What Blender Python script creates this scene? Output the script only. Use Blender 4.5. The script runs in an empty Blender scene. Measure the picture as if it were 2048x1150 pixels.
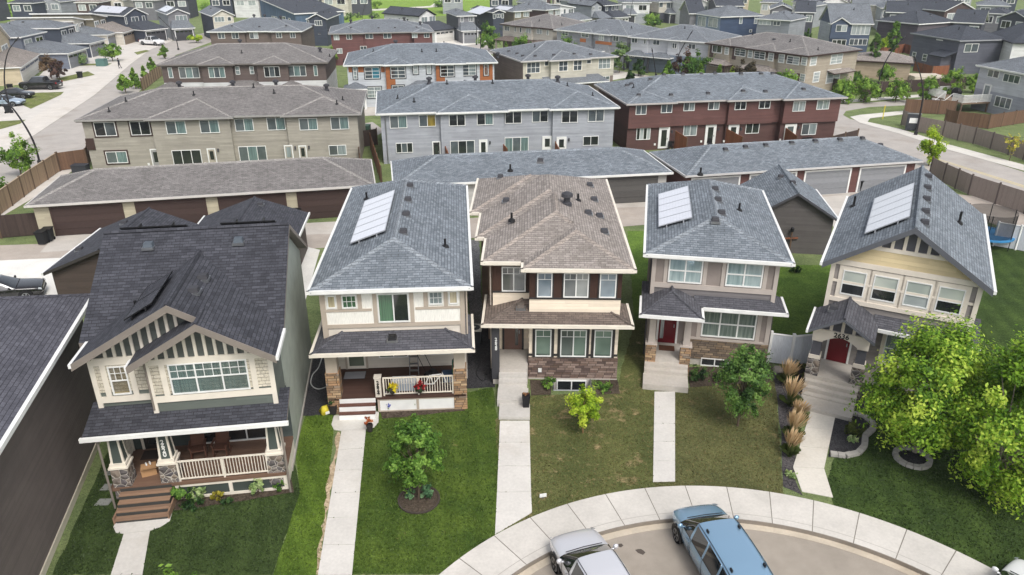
import bpy, bmesh, math, random
from mathutils import Vector, Matrix
rad = math.radians
C = bpy.context.scene.collection
# ---------------------------------------------------------------- camera model (drone, 20 m up, looking along +Y, 24.5 deg down)
FPX, PITCH, CAMH = 1500.0, rad(24.5), 20.0
_F = Vector((0, math.cos(PITCH), -math.sin(PITCH))); _U = Vector((0, math.sin(PITCH), math.cos(PITCH))); _O = Vector((0, 0, CAMH))
def ray(u, v): return _F + Vector((1, 0, 0)) * ((u - 1024) / FPX) - _U * ((v - 575) / FPX)
def G(u, v, z=0.0):
    d = ray(u, v); return _O + d * ((z - CAMH) / d.z)
def hgt(bu, bv, tu, tv, z0=0.0):            # height of a vertical thing from its foot and top in the photograph
    g = G(bu, bv, z0); r = math.hypot(g.x, g.y); d = ray(tu, tv)
    return CAMH + d.z * r / math.hypot(d.x, d.y) - z0
# ---------------------------------------------------------------- materials
def lin(c):
    return tuple((x / 12.92 if x <= .04045 else ((x + .055) / 1.055) ** 2.4) for x in (k / 255 for k in c)) + (1,)
class NT:
    def __init__(s, name):
        s.m = bpy.data.materials.new(name); s.m.use_nodes = True; s.t = s.m.node_tree; s.b = s.t.nodes['Principled BSDF']
    def n(s, ty, **k):
        o = s.t.nodes.new(ty)
        for a, x in k.items():
            if a in ('op', 'bt', 'dt', 'fe'):
                setattr(o, {'op': 'operation', 'bt': 'blend_type', 'dt': 'data_type', 'fe': 'feature'}[a], x)
            else:
                sk = o.inputs[int(a[1:])] if a[0] == 'i' and a[1:].isdigit() else o.inputs[a]
                if isinstance(x, bpy.types.NodeSocket): s.t.links.new(x, sk)
                else: sk.default_value = x
        return o
    def uv(s, sx=1, sy=1, sz=1, src='UV'):
        tc = s.n('ShaderNodeTexCoord'); mp = s.n('ShaderNodeMapping', Vector=tc.outputs[src], Scale=(sx, sy, sz)); return mp.outputs[0]
    def noise(s, vec, scale, detail=4, rough=.6):
        return s.n('ShaderNodeTexNoise', Vector=vec, Scale=scale, Detail=detail, Roughness=rough).outputs[0]
    def ramp(s, fac, stops):
        r = s.n('ShaderNodeValToRGB', Fac=fac); e = r.color_ramp.elements
        while len(e) < len(stops): e.new(.5)
        for i, (p, c) in enumerate(stops): e[i].position = p; e[i].color = c if len(c) == 4 else lin(c)
        return r.outputs[0]
    def mix(s, f, a, b, bt='MIX'):
        o = s.n('ShaderNodeMix'); o.data_type = 'RGBA'; o.blend_type = bt
        for k, x in ((0, f), (6, a), (7, b)):
            if isinstance(x, bpy.types.NodeSocket): s.t.links.new(x, o.inputs[k])
            else: o.inputs[k].default_value = x
        return o.outputs[2]
    def mth(s, op, a, b=0.0):
        o = s.n('ShaderNodeMath', i0=a, i1=b, op=op); return o.outputs[0]
    def var(s, col, vec, scale=.6, lo=.82, hi=1.12, detail=5):        # weathering: multiply by soft noise
        f = s.noise(vec, scale, detail)
        r = s.ramp(f, [(.3, (lo, lo, lo, 1)), (.7, (hi, hi, hi, 1))])
        return s.mix(1.0, col, r, 'MULTIPLY')
    def bump(s, h, st=.3, d=.02):
        b = s.n('ShaderNodeBump', Strength=st, Distance=d, Height=h); s.t.links.new(b.outputs[0], s.b.inputs['Normal'])
    def done(s, col, rough=.8, spec=.3, metal=0):
        if isinstance(col, bpy.types.NodeSocket): s.t.links.new(col, s.b.inputs['Base Color'])
        else: s.b.inputs['Base Color'].default_value = col
        if isinstance(rough, bpy.types.NodeSocket): s.t.links.new(rough, s.b.inputs['Roughness'])
        else: s.b.inputs['Roughness'].default_value = rough
        s.b.inputs['Specular IOR Level'].default_value = spec; s.b.inputs['Metallic'].default_value = metal
        return s.m
_cache = {}
def memo(fn):
    def w(*a, **k):
        key = (fn.__name__, a, tuple(sorted(k.items())))
        if key not in _cache: _cache[key] = fn(*a, **k)
        return _cache[key]
    return w
@memo
def plain(c, rough=.6, spec=.3, metal=0, lo=.9, hi=1.06):
    t = NT('paint_%d_%d_%d' % c); o = t.uv(src='Object'); return t.done(t.var(lin(c), o, 1.3, lo, hi), rough, spec, metal)
@memo
def siding(c, lap=.15):
    t = NT('lap_siding_%d_%d_%d' % c); u = t.uv(); sp = t.n('ShaderNodeSeparateXYZ', Vector=u)
    q = t.mth('DIVIDE', sp.outputs[1], lap); fr = t.mth('FRACT', q); fl = t.mth('FLOOR', q)
    w = t.n('ShaderNodeTexWhiteNoise', Vector=t.n('ShaderNodeCombineXYZ', X=t.mth('FLOOR', t.mth('ADD', t.mth('DIVIDE', sp.outputs[0], 3.1), t.mth('MULTIPLY', fl, .37))), Y=fl).outputs[0])
    col = t.mix(1.0, lin(c), t.ramp(w.outputs[0], [(0, (.9, .9, .9, 1)), (1, (1.07, 1.07, 1.07, 1))]), 'MULTIPLY')
    col = t.var(col, u, .5, .86, 1.08)
    t.bump(t.mth('SUBTRACT', 1.0, fr), .85, .03); return t.done(col, .6, .25)
@memo
def boards(c, w=.4, horiz=False, c2=None):      # vertical board cladding / fence boards
    t = NT('boards_%d_%d_%d' % c); u = t.uv(); sp = t.n('ShaderNodeSeparateXYZ', Vector=u)
    q = t.mth('DIVIDE', sp.outputs[1 if horiz else 0], w); fr = t.mth('FRACT', q); fl = t.mth('FLOOR', q)
    wn = t.n('ShaderNodeTexWhiteNoise', Vector=t.n('ShaderNodeCombineXYZ', X=fl).outputs[0])
    col = t.mix(wn.outputs[0], lin(c), lin(c2 or tuple(int(k * .86) for k in c)))
    gr = t.noise(t.uv(1.2 if horiz else 14, 14 if horiz else 1.2), 2.5, 6)
    col = t.mix(1.0, col, t.ramp(gr, [(.3, (.82, .82, .82, 1)), (.7, (1.1, 1.1, 1.1, 1))]), 'MULTIPLY')
    edge = t.mth('LESS_THAN', t.mth('ABSOLUTE', t.mth('SUBTRACT', fr, .5)), .44)
    t.bump(edge, .7, .02); return t.done(col, .75, .2)
@memo
def shingle(c1, c2, c3=None):
    t = NT('shingle_%d_%d_%d' % c1); u = t.uv()
    def br(w, h, a, b, off):
        o = t.n('ShaderNodeTexBrick', Vector=u, Color1=a, Color2=b, Mortar=tuple(x * .48 for x in a[:3]) + (1,), Scale=1.0)
        o.inputs['Mortar Size'].default_value = .012; o.inputs['Brick Width'].default_value = w; o.inputs['Row Height'].default_value = h
        o.offset = off; o.offset_frequency = 2; o.squash = 1; return o
    a = br(.33, .15, lin(c1), lin(c2), .37); b = br(.71, .15, lin(c3 or c1), lin(c2), .61)
    col = t.mix(.3, a.outputs[0], b.outputs[0]); 
    col = t.var(col, u, .35, .86, 1.12); col = t.var(col, u, 3.2, .84, 1.16, 4); col = t.var(col, u, 22, .76, 1.26, 3)
    sp = t.n('ShaderNodeSeparateXYZ', Vector=u); fr = t.mth('FRACT', t.mth('DIVIDE', sp.outputs[1], .15))
    t.bump(t.mth('ADD', t.mth('SUBTRACT', 1.0, fr), t.mth('MULTIPLY', a.outputs[1], -.6)), .6, .02)
    return t.done(col, .85, .35)
@memo
def ledge(cols, w=.42, h=.13, mortar=(70, 62, 56)):     # stacked ledge stone
    t = NT('ledge_stone_%d_%d_%d' % cols[0]); u = t.uv(); sp = t.n('ShaderNodeSeparateXYZ', Vector=u)
    row = t.mth('FLOOR', t.mth('DIVIDE', sp.outputs[1], h))
    wr = t.n('ShaderNodeTexWhiteNoise', Vector=t.n('ShaderNodeCombineXYZ', X=row).outputs[0]).outputs[0]
    q = t.mth('ADD', t.mth('DIVIDE', sp.outputs[0], w), t.mth('MULTIPLY', wr, 7.3)); cell = t.mth('FLOOR', q); fx = t.mth('FRACT', q)
    fy = t.mth('FRACT', t.mth('DIVIDE', sp.outputs[1], h))
    wn = t.n('ShaderNodeTexWhiteNoise', Vector=t.n('ShaderNodeCombineXYZ', X=cell, Y=row).outputs[0]).outputs[0]
    n = len(cols); col = t.ramp(wn, [(i / (n - 1), c) for i, c in enumerate(cols)])
    col = t.var(col, u, 6, .8, 1.2)
    e = t.mth('MULTIPLY', t.mth('LESS_THAN', t.mth('ABSOLUTE', t.mth('SUBTRACT', fx, .5)), .47), t.mth('LESS_THAN', t.mth('ABSOLUTE', t.mth('SUBTRACT', fy, .5)), .44))
    col = t.mix(e, lin(mortar), col); t.bump(t.mth('MULTIPLY', e, t.mth('ADD', .5, wn)), .9, .05); return t.done(col, .85, .2)
@memo
def fieldstone():
    t = NT('field_stone'); u = t.uv(); d = t.n('ShaderNodeTexVoronoi', Vector=u, Scale=4.2, fe='DISTANCE_TO_EDGE'); v = t.n('ShaderNodeTexVoronoi', Vector=u, Scale=4.2)
    sp = t.n('ShaderNodeSeparateXYZ', Vector=v.outputs['Color'])
    col = t.ramp(sp.outputs[0], [(0, (70, 68, 70)), (.35, (112, 106, 104)), (.6, (134, 122, 110)), (1, (88, 84, 88))]); col = t.var(col, u, 5, .75, 1.25)
    e = t.mth('GREATER_THAN', d.outputs[0], .035); col = t.mix(e, lin((176, 170, 160)), col); t.bump(d.outputs[0], .9, .15); return t.done(col, .85, .2)
@memo
def concrete(c=(205, 200, 192), joint=0, lo=.88):
    t = NT('concrete_%d_%d_%d' % c); u = t.uv(src='Object'); col = t.var(lin(c), u, .55, lo, 1.05); col = t.var(col, u, 9, .93, 1.06, 8)
    st = t.ramp(t.noise(u, .23, 6, .7), [(.52, (1, 1, 1, 1)), (.72, (.86, .83, .79, 1))]); col = t.mix(1.0, col, st, 'MULTIPLY')
    t.bump(t.noise(u, 40, 3), .15, .01); return t.done(col, .85, .25)
@memo
def asphalt(c=(154, 145, 134)):
    t = NT('asphalt_%d_%d_%d' % c); u = t.uv(src='Object'); col = t.var(lin(c), u, .25, .86, 1.1, 6); col = t.var(col, u, 60, .82, 1.18, 2); col = t.var(col, u, 2.2, .93, 1.07, 6)
    st = t.ramp(t.noise(u, .5, 3, .5), [(.66, (1, 1, 1, 1)), (.7, (.72, .7, .68, 1))]); col = t.mix(1.0, col, st, 'MULTIPLY'); t.bump(t.noise(u, 70, 2), .3, .01); return t.done(col, .9, .25)
@memo
def grass(base, light, dry, dryamt=.6, stripe=0.0, sc=1.0):
    t = NT('grass_%d_%d_%d' % base); u = t.uv(src='Object')
    f = t.noise(u, .55 * sc, 6, .65); col = t.ramp(f, [(.35, base), (.68, light)])
    f2 = t.noise(u, .9, 7, .7); k = .5 + .22 * (1 - dryamt); col = t.mix(t.ramp(f2, [(k, (0, 0, 0, 1)), (k + .12, (1, 1, 1, 1))]), col, lin(dry))
    if stripe:
        sp = t.n('ShaderNodeSeparateXYZ', Vector=u); w = t.mth('SINE', t.mth('ADD', t.mth('MULTIPLY', sp.outputs[0], 5.6), t.mth('MULTIPLY', sp.outputs[1], stripe)))
        col = t.mix(1.0, col, t.ramp(t.mth('ADD', t.mth('MULTIPLY', w, .5), .5), [(.2, (.9, .92, .88, 1)), (.8, (1.1, 1.1, 1.06, 1))]), 'MULTIPLY')
    col = t.var(col, u, 7, .78, 1.25, 4); col = t.var(col, t.uv(1, .45, 1, src='Object'), 34, .6, 1.42, 3)
    t.bump(t.noise(t.uv(1, .5, 1, src='Object'), 30, 4, .7), .9, .06); return t.done(col, .95, .1)
@memo
def mulch(c1=(52, 50, 52), c2=(96, 92, 92), sc=22):
    t = NT('gravel_%d_%d_%d' % c1); u = t.uv(src='Object'); v = t.n('ShaderNodeTexVoronoi', Vector=u, Scale=sc); sp = t.n('ShaderNodeSeparateXYZ', Vector=v.outputs['Color'])
    col = t.var(t.ramp(sp.outputs[0], [(0, c1), (1, c2)]), u, .8, .8, 1.2); t.bump(v.outputs[0], .8, .04); return t.done(col, .95, .1)
@memo
def glass(c=(70, 84, 88), c2=None, rough=.06, vert=0):     # pane with whatever hangs behind it
    t = NT('pane_%d_%d_%d' % c); u = t.uv(); c2 = c2 or tuple(int(k * .75) for k in c)
    if vert: f = t.noise(t.uv(vert, .25), 1.6, 3)
    else: f = t.noise(u, .6, 2)
    col = t.ramp(f, [(.35, c2), (.65, c)]); m = t.done(col, rough, .9); t.b.inputs['Coat Weight'].default_value = .4; t.b.inputs['Coat Roughness'].default_value = .02; return m
@memo
def leaf(dark, mid, light, trans=.35):
    t = NT('leaf_%d_%d_%d' % mid); u = t.uv(); sp = t.n('ShaderNodeSeparateXYZ', Vector=u)
    col = t.ramp(t.mth('ADD', t.mth('MULTIPLY', sp.outputs[0], .6), t.mth('MULTIPLY', sp.outputs[1], .4)), [(.12, dark), (.5, mid), (.88, light)])
    m = t.done(col, .55, .25)
    tr = t.n('ShaderNodeBsdfTranslucent', Color=t.mix(1.0, col, (1.25, 1.2, .6, 1), 'MULTIPLY')); ms = t.n('ShaderNodeMixShader', i0=trans, i1=t.b.outputs[0], i2=tr.outputs[0])
    t.t.links.new(ms.outputs[0], t.t.nodes['Material Output'].inputs[0]); return m
@memo
def solar(c=(222, 222, 228), metal=.15, rough=.3):  # default pale colour is sky glare painted into the dark panel glass
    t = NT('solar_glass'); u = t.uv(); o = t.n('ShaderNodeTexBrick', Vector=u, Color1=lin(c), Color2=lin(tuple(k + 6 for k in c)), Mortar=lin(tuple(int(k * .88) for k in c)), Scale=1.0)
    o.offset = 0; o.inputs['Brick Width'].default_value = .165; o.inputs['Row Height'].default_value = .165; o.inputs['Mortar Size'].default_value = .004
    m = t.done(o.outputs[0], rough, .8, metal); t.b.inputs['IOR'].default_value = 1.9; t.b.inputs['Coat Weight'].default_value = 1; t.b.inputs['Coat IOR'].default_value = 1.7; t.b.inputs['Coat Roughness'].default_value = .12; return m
@memo
def carpaint(c, metal=.5):
    t = NT('car_paint_%d_%d_%d' % c); m = t.done(lin(c), .26, .5, metal); t.b.inputs['Coat Weight'].default_value = 1; t.b.inputs['Coat Roughness'].default_value = .03; return m
@memo
def bark(c=(96, 84, 72)):
    t = NT('bark_%d_%d_%d' % c); u = t.uv(3, .6, 1); col = t.var(lin(c), u, 7, .6, 1.3); t.bump(t.noise(u, 12, 4), .6, .03); return t.done(col, .9, .1)
WHITE = plain((226, 226, 223), .45); CREAM = plain((222, 214, 200), .5); TAUPE = plain((168, 158, 148), .6); BLACK = plain((28, 28, 30), .5); CHAR = plain((62, 62, 66), .6)
CONC = concrete(); CONC2 = concrete((176, 171, 164)); STEEL = plain((150, 152, 155), .35, .5, .8); RUBBER = plain((26, 26, 27), .85, .1)
PD = glass((44, 48, 50)); PT = glass((118, 140, 138), (80, 98, 98), .06, 7); PG = glass((92, 100, 104), (62, 70, 74)); PB = glass((176, 182, 182), (150, 158, 158), .1); PL = glass((150, 160, 160), (104, 114, 116), .07, 5); PGR = glass((70, 104, 78), (44, 70, 52), .07, 8)
# ---------------------------------------------------------------- mesh builder
class MB:
    def __init__(s): s.v = []; s.f = []; s.m = []; s.M = None; s.uvs = None; s.brk = []
    def add(s, vs, fs, m=0):
        o = len(s.v); s.brk.append((len(s.v), len(s.f)))
        for p in vs:
            p = Vector(p); s.v.append(s.M @ p if s.M else p)
        for f in fs: s.f.append(tuple(i + o for i in f)); s.m.append(m)
        return s
    def box(s, x0, x1, y0, y1, z0, z1, m=0):
        return s.add([(x, y, z) for z in (z0, z1) for y in (y0, y1) for x in (x0, x1)], [(0, 2, 3, 1), (4, 5, 7, 6), (0, 1, 5, 4), (2, 6, 7, 3), (0, 4, 6, 2), (1, 3, 7, 5)], m)
    def frustum(s, cx, cy, a, b, z0, z1, a2, b2, m=0):
        return s.add([(cx + i * a, cy + j * b, z0) for j in (-1, 1) for i in (-1, 1)] + [(cx + i * a2, cy + j * b2, z1) for j in (-1, 1) for i in (-1, 1)], [(0, 2, 3, 1), (4, 5, 7, 6), (0, 1, 5, 4), (2, 6, 7, 3), (0, 4, 6, 2), (1, 3, 7, 5)], m)
    def poly(s, pts, m=0): return s.add(pts, [tuple(range(len(pts)))], m)
    def slab(s, pts, th=.16, m=0, ms=None):
        n = len(pts); ms = m if ms is None else ms
        lo = [(p[0], p[1], p[2] - th) for p in pts]
        s.add(list(pts), [tuple(range(n))], m)
        s.add(list(pts) + lo, [(i, i + n, (i + 1) % n + n, (i + 1) % n) for i in range(n)] + [tuple(range(2 * n - 1, n - 1, -1))], ms); return s
    def prism(s, pts, z0, z1, m=0, ms=None): return s.slab([(p[0], p[1], z1) for p in pts], z1 - z0, m, ms)
    def extr(s, pts, axis, a, b, m=0):     # closed profile pts extruded along an axis from a to b
        def P(p, t): return {'x': (t, p[0], p[1]), 'y': (p[0], t, p[1])}[axis]
        n = len(pts); return s.add([P(p, a) for p in pts] + [P(p, b) for p in pts], [tuple(range(n)), tuple(range(2 * n - 1, n - 1, -1))] + [(i, (i + 1) % n, (i + 1) % n + n, i + n) for i in range(n)], m)
    def tube(s, pts, r, n=6, m=0):
        pts = [Vector(p) for p in pts]; rr = r if isinstance(r, (list, tuple)) else [r] * len(pts); vs = []; up = None
        for i, p in enumerate(pts):
            d = (pts[min(i + 1, len(pts) - 1)] - pts[max(i - 1, 0)]).normalized()
            if up is None: up = Vector((0, 0, 1)) if abs(d.z) < .9 else Vector((1, 0, 0))
            a = d.cross(up).normalized(); b = a.cross(d).normalized(); up = b
            for k in range(n):
                t = 2 * math.pi * k / n; vs.append(p + (a * math.cos(t) + b * math.sin(t)) * rr[i])
        L = len(pts); fs = [(i * n + k, i * n + (k + 1) % n, (i + 1) * n + (k + 1) % n, (i + 1) * n + k) for i in range(L - 1) for k in range(n)]
        fs += [tuple(range(n - 1, -1, -1)), tuple(range((L - 1) * n, L * n))]; return s.add(vs, fs, m)
    def lathe(s, cx, cy, prof, n=16, m=0):
        vs = [(cx + r * math.cos(2 * math.pi * k / n), cy + r * math.sin(2 * math.pi * k / n), z) for r, z in prof for k in range(n)]; L = len(prof)
        return s.add(vs, [(i * n + k, i * n + (k + 1) % n, (i + 1) * n + (k + 1) % n, (i + 1) * n + k) for i in range(L - 1) for k in range(n)] + [tuple(range(n - 1, -1, -1)), tuple(range((L - 1) * n, L * n))], m)
    def build(s, name, mats, parent=None, smooth=False):
        cuts = getattr(s, 'runs', None) if name == 'gutter' else s.brk if name in ('downspout', 'gable_batten', 'belt_board') else None
        if cuts and len(cuts) > 1:                      # each run is a part of its own
            ends = cuts[1:] + [(len(s.v), len(s.f))]; o = None
            for (v0, f0), (v1, f1) in zip(cuts, ends):
                q = MB(); q.v = s.v[v0:v1]; q.f = [tuple(i - v0 for i in f) for f in s.f[f0:f1]]; q.m = s.m[f0:f1]; o = q.build(name, mats, parent, smooth)
            return o
        me = bpy.data.meshes.new(name); me.from_pydata(s.v, [], s.f); mats = mats if isinstance(mats, (list, tuple)) else [mats]
        for x in mats: me.materials.append(x)
        me.polygons.foreach_set('material_index', s.m)
        uvl = me.uv_layers.new(name='UVMap'); co = [0.0] * (2 * len(me.loops)); vs = me.vertices
        if s.uvs:
            for p in me.polygons:
                q = s.uvs[p.index]
                for li in p.loop_indices: co[2 * li] = q[0]; co[2 * li + 1] = q[1]
        else:
            for p in me.polygons:
                n = p.normal
                if abs(n.z) > .999: t, b = Vector((1, 0, 0)), Vector((0, 1, 0))
                else:
                    t = Vector((-n.y, n.x, 0)).normalized(); b = n.cross(t)
                    if b.z < 0: b = -b
                for li in p.loop_indices:
                    c = vs[me.loops[li].vertex_index].co; co[2 * li] = c.dot(t); co[2 * li + 1] = c.dot(b)
        uvl.data.foreach_set('uv', co)
        if smooth: me.polygons.foreach_set('use_smooth', [True] * len(me.polygons))
        o = bpy.data.objects.new(name, me); C.objects.link(o)
        if parent: o.parent = parent
        return o
def tag(o, label=None, cat=None, group=None, kind=None):
    for k, x in (('label', label), ('category', cat), ('group', group), ('kind', kind)):
        if x: o[k] = x
    return o
def empty(name, loc, rz=0, label=None, cat=None, group=None):
    o = bpy.data.objects.new(name, None); C.objects.link(o); o.location = loc; o.rotation_euler = (0, 0, rz); o.empty_display_size = .3
    return tag(o, label, cat, group)
def copy_tree(o, parent=None, loc=None, rz=None, sc=None, label=None):
    c = o.copy(); C.objects.link(c)
    if parent: c.parent = parent
    if loc is not None: c.location = loc
    if rz is not None: c.rotation_euler = (0, 0, rz)
    if sc is not None: c.scale = (sc, sc, sc) if not isinstance(sc, tuple) else sc
    if label: c['label'] = label
    for ch in list(o.children): copy_tree(ch, c)
    return c
def struct(name, mb, m): return tag(mb.build(name, m), kind='structure')
def P2(px, z=0): return [G(u, v, z) for u, v in px]
def rough_edge(pts, step=.35, amp=.04, seed=1):
    r = random.Random(seed); out = []
    for i, a in enumerate(pts):
        b = pts[(i + 1) % len(pts)]; n = max(1, int((b - a).length / step)); d = (b - a); nr = Vector((-d.y, d.x, 0)).normalized()
        for k in range(n): out.append(a + d * (k / n) + (nr * r.uniform(-amp, amp) if k else Vector()))
    return out
# ---------------------------------------------------------------- buildings
class Bd:
    def __init__(s, name, label, cat, fl, fr, z, group=None, rot=None, base=0.0):
        a, b = G(*fl, z), G(*fr, z); s.w = (b - a).xy.length; s.rot = math.atan2(b.y - a.y, b.x - a.x) if rot is None else rad(rot)
        s.o = Vector((a.x, a.y, 0)); s.ez = z; s.init(name, label, cat, group)
    @classmethod
    def at(cls, name, label, cat, x, y, rot, group=None):
        s = cls.__new__(cls); s.o = Vector((x, y, 0)); s.rot = rot; s.init(name, label, cat, group); return s
    def init(s, name, label, cat, group):
        s.root = empty(name, s.o, s.rot, label, cat, group); s.iM = (Matrix.Translation(s.o) @ Matrix.Rotation(s.rot, 4, 'Z')).inverted(); s.lo = s.iM @ _O; s.R3 = s.iM.to_3x3()
    def pl(s, u, v, z): return s.iM @ G(u, v, z)
    def pf(s, u, v, y): d = s.R3 @ ray(u, v); p = s.lo + d * ((y - s.lo.y) / d.y); return p.x, p.z
    def ps(s, u, v, x): d = s.R3 @ ray(u, v); p = s.lo + d * ((x - s.lo.x) / d.x); return p.y, p.z
    def part(s, name, mb, mats, parent=None, smooth=False): return mb.build(name, mats, parent or s.root, smooth)
    def fm(s, face, at):     # wall-plane matrix: (along, outward, up)
        if face == 'F': return Matrix(((1, 0, 0, 0), (0, -1, 0, at), (0, 0, 1, 0), (0, 0, 0, 1)))
        if face == 'B': return Matrix(((1, 0, 0, 0), (0, 1, 0, at), (0, 0, 1, 0), (0, 0, 0, 1)))
        if face == 'R': return Matrix(((0, 1, 0, at), (1, 0, 0, 0), (0, 0, 1, 0), (0, 0, 0, 1)))
        return Matrix(((0, -1, 0, at), (1, 0, 0, 0), (0, 0, 1, 0), (0, 0, 0, 1)))
    def win(s, face, at, x0, z0, x1, z1, cols=2, rows=1, pane=None, trim=None, tw=.1, frame=None, fw=.055, grid=None, name='window', split=None, parent=None, sill=False):
        if x0 > x1: x0, x1 = x1, x0
        if z0 > z1: z0, z1 = z1, z0
        M = s.fm(face, at); m = MB(); m.M = M; d = .07
        for a in ((x0, x1, 0, d, z0, z0 + fw), (x0, x1, 0, d, z1 - fw, z1), (x0, x0 + fw, 0, d, z0 + fw, z1 - fw), (x1 - fw, x1, 0, d, z0 + fw, z1 - fw)): m.box(*a)
        for i in range(1, cols): x = x0 + (x1 - x0) * i / cols; m.box(x - fw * .5, x + fw * .5, 0, d - .004, z0 + fw, z1 - fw)
        rs = split or [i / rows for i in range(1, rows)]
        for q in rs: z = z0 + (z1 - z0) * q; m.box(x0 + fw, x1 - fw, 0, d - .008, z - fw * .45, z + fw * .45)
        if grid:        # (columns, rows, from, to) light muntins
            gc, gr, g0, g1 = grid; za, zb = z0 + (z1 - z0) * g0, z0 + (z1 - z0) * g1
            for i in range(1, gc): x = x0 + (x1 - x0) * i / gc; m.box(x - .011, x + .011, 0, .05, za, zb)
            if g0 > 0: m.box(x0 + fw, x1 - fw, 0, .048, za - .012, za + .012)
            for i in range(1, gr): z = za + (zb - za) * i / gr; m.box(x0 + fw, x1 - fw, 0, .046, z - .011, z + .011)
        w = m.build(name, frame or WHITE, parent or s.root)
        pn = pane if isinstance(pane, (list, tuple)) else [pane or PG]
        if len(pn) == 1: p = MB(); p.M = M; p.box(x0 + fw, x1 - fw, 0, .03, z0 + fw, z1 - fw); p.build('pane', pn[0], w)
        else:
            for i in range(cols): p = MB(); p.M = M; a = x0 + (x1 - x0) * i / cols; b = x0 + (x1 - x0) * (i + 1) / cols; p.box(a + fw * .5, b - fw * .5, 0, .03, z0 + fw, z1 - fw); p.build('pane', pn[i % len(pn)], w)
        if trim:
            t = MB(); t.M = M; e = .045
            for a in ((x0 - tw, x1 + tw, 0, e, z0 - tw, z0), (x0 - tw, x1 + tw, 0, e, z1, z1 + tw), (x0 - tw, x0, 0, e, z0, z1), (x1, x1 + tw, 0, e, z0, z1)): t.box(*a)
            t.build('window_trim', trim, w)
        return w
    def wp(s, u0, v0, u1, v1, y, **k):      # window from the photograph, on the front wall plane y
        a, b = s.pf(u0, v0, y), s.pf(u1, v1, y); return s.win('F', y, a[0], b[1], b[0], a[1], **k)
    def door(s, face, at, x0, z0, x1, z1, mat, trim=None, lite=None, handle=True, name='door'):
        if x0 > x1: x0, x1 = x1, x0
        if z0 > z1: z0, z1 = z1, z0
        M = s.fm(face, at); m = MB(); m.M = M; m.box(x0, x1, 0, .05, z0, z1)
        o = m.build(name, mat, s.root)
        if trim:
            t = MB(); t.M = M; w = .1
            for a in ((x0 - w, x0, 0, .08, z0, z1 + w), (x1, x1 + w, 0, .08, z0, z1 + w), (x0, x1, 0, .08, z1, z1 + w)): t.box(*a)
            t.build('door_frame', trim, o)
        if lite:
            l = MB(); l.M = M; a, b, c, d, mt = lite; l.box(x0 + (x1 - x0) * a, x0 + (x1 - x0) * b, .05, .062, z0 + (z1 - z0) * c, z0 + (z1 - z0) * d); l.build('door_glass', mt, o)
        if handle:
            h = MB(); h.M = M; xh = x1 - .12; h.box(xh - .025, xh + .025, .05, .11, z0 + .95, z0 + 1.12); h.build('handle', STEEL, o)
        return o
    def garage_door(s, face, at, x0, x1, z1, mat, trim=None, lites=False, z0=0.02, rows=4):
        M = s.fm(face, at); m = MB(); m.M = M; h = (z1 - z0) / rows
        for i in range(rows):
            m.box(x0, x1, 0, .05, z0 + i * h, z0 + (i + 1) * h - .02)
        m.box(x0, x1, 0, .035, z0, z1); o = m.build('garage_door', mat, s.root)
        if trim:
            t = MB(); t.M = M; w = .14
            for a in ((x0 - w, x0, 0, .08, z0, z1 + w), (x1, x1 + w, 0, .08, z0, z1 + w), (x0, x1, 0, .08, z1, z1 + w)): t.box(*a)
            t.build('door_frame', trim, o)
        if lites:
            l = MB(); l.M = M; n = 4; w = (x1 - x0) / n
            for i in range(n): l.box(x0 + i * w + .15, x0 + (i + 1) * w - .15, .05, .06, z1 - h + .1, z1 - .12)
            l.build('door_window', PD, o)
        return o
    def vents(s, pts, rz, mat=None):
        for x, y in pts:
            z = rz(x, y); m = MB(); m.box(x - .24, x + .24, y - .26, y + .26, z - .08, z + .03, 1); m.frustum(x, y, .2, .2, z, z + .2, .16, .15, 0); s.part('roof_vent', m, [mat or CHAR, STEEL])
    def pipes(s, pts, rz, h=.4):
        for x, y in pts:
            z = rz(x, y); m = MB(); m.lathe(x, y, [(.2, z - .08), (.16, z + .05), (.06, z + .1), (.06, z + h), (.05, z + h)], 8); s.part('vent_pipe', m, BLACK)
    def pots(s, pts, rz):
        for x, y in pts:
            z = rz(x, y); m = MB(); m.lathe(x, y, [(.28, z - .1), (.26, z + .1), (.17, z + .15), (.17, z + .4), (.32, z + .45), (.3, z + .62), (.1, z + .72)], 12); s.part('roof_vent', m, CHAR)
    def solar(s, x0, x1, y0, y1, n, rz, tilt='L', m2=None):
        f = BLACK if m2 else plain((190, 192, 196), .4, .5, .6)
        for i in range(n):
            a = y0 + (y1 - y0) * i / n + .012; b = y0 + (y1 - y0) * (i + 1) / n - .012; m = MB()
            P = [(x0, a), (x1, a), (x1, b), (x0, b)]; m.slab([(x, y, rz(x, y) + .2) for x, y in P], .05, 0, 1)
            e = .035; m.add([(x, y, rz(x, y) + .203) for x, y in ((x0, a), (x1, a), (x1, b), (x0, b), (x0 + e, a + e), (x1 - e, a + e), (x1 - e, b - e), (x0 + e, b - e))], [(0, 1, 5, 4), (1, 2, 6, 5), (2, 3, 7, 6), (3, 0, 4, 7)], 1)
            for q in (.25, .75):
                x = x0 + (x1 - x0) * q; m.box(x - .03, x + .03, a, b, rz(x, a) + .0, rz(x, a) + .15, 1)
            s.part('solar_panel', m, [m2 or solar(), f])
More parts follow.
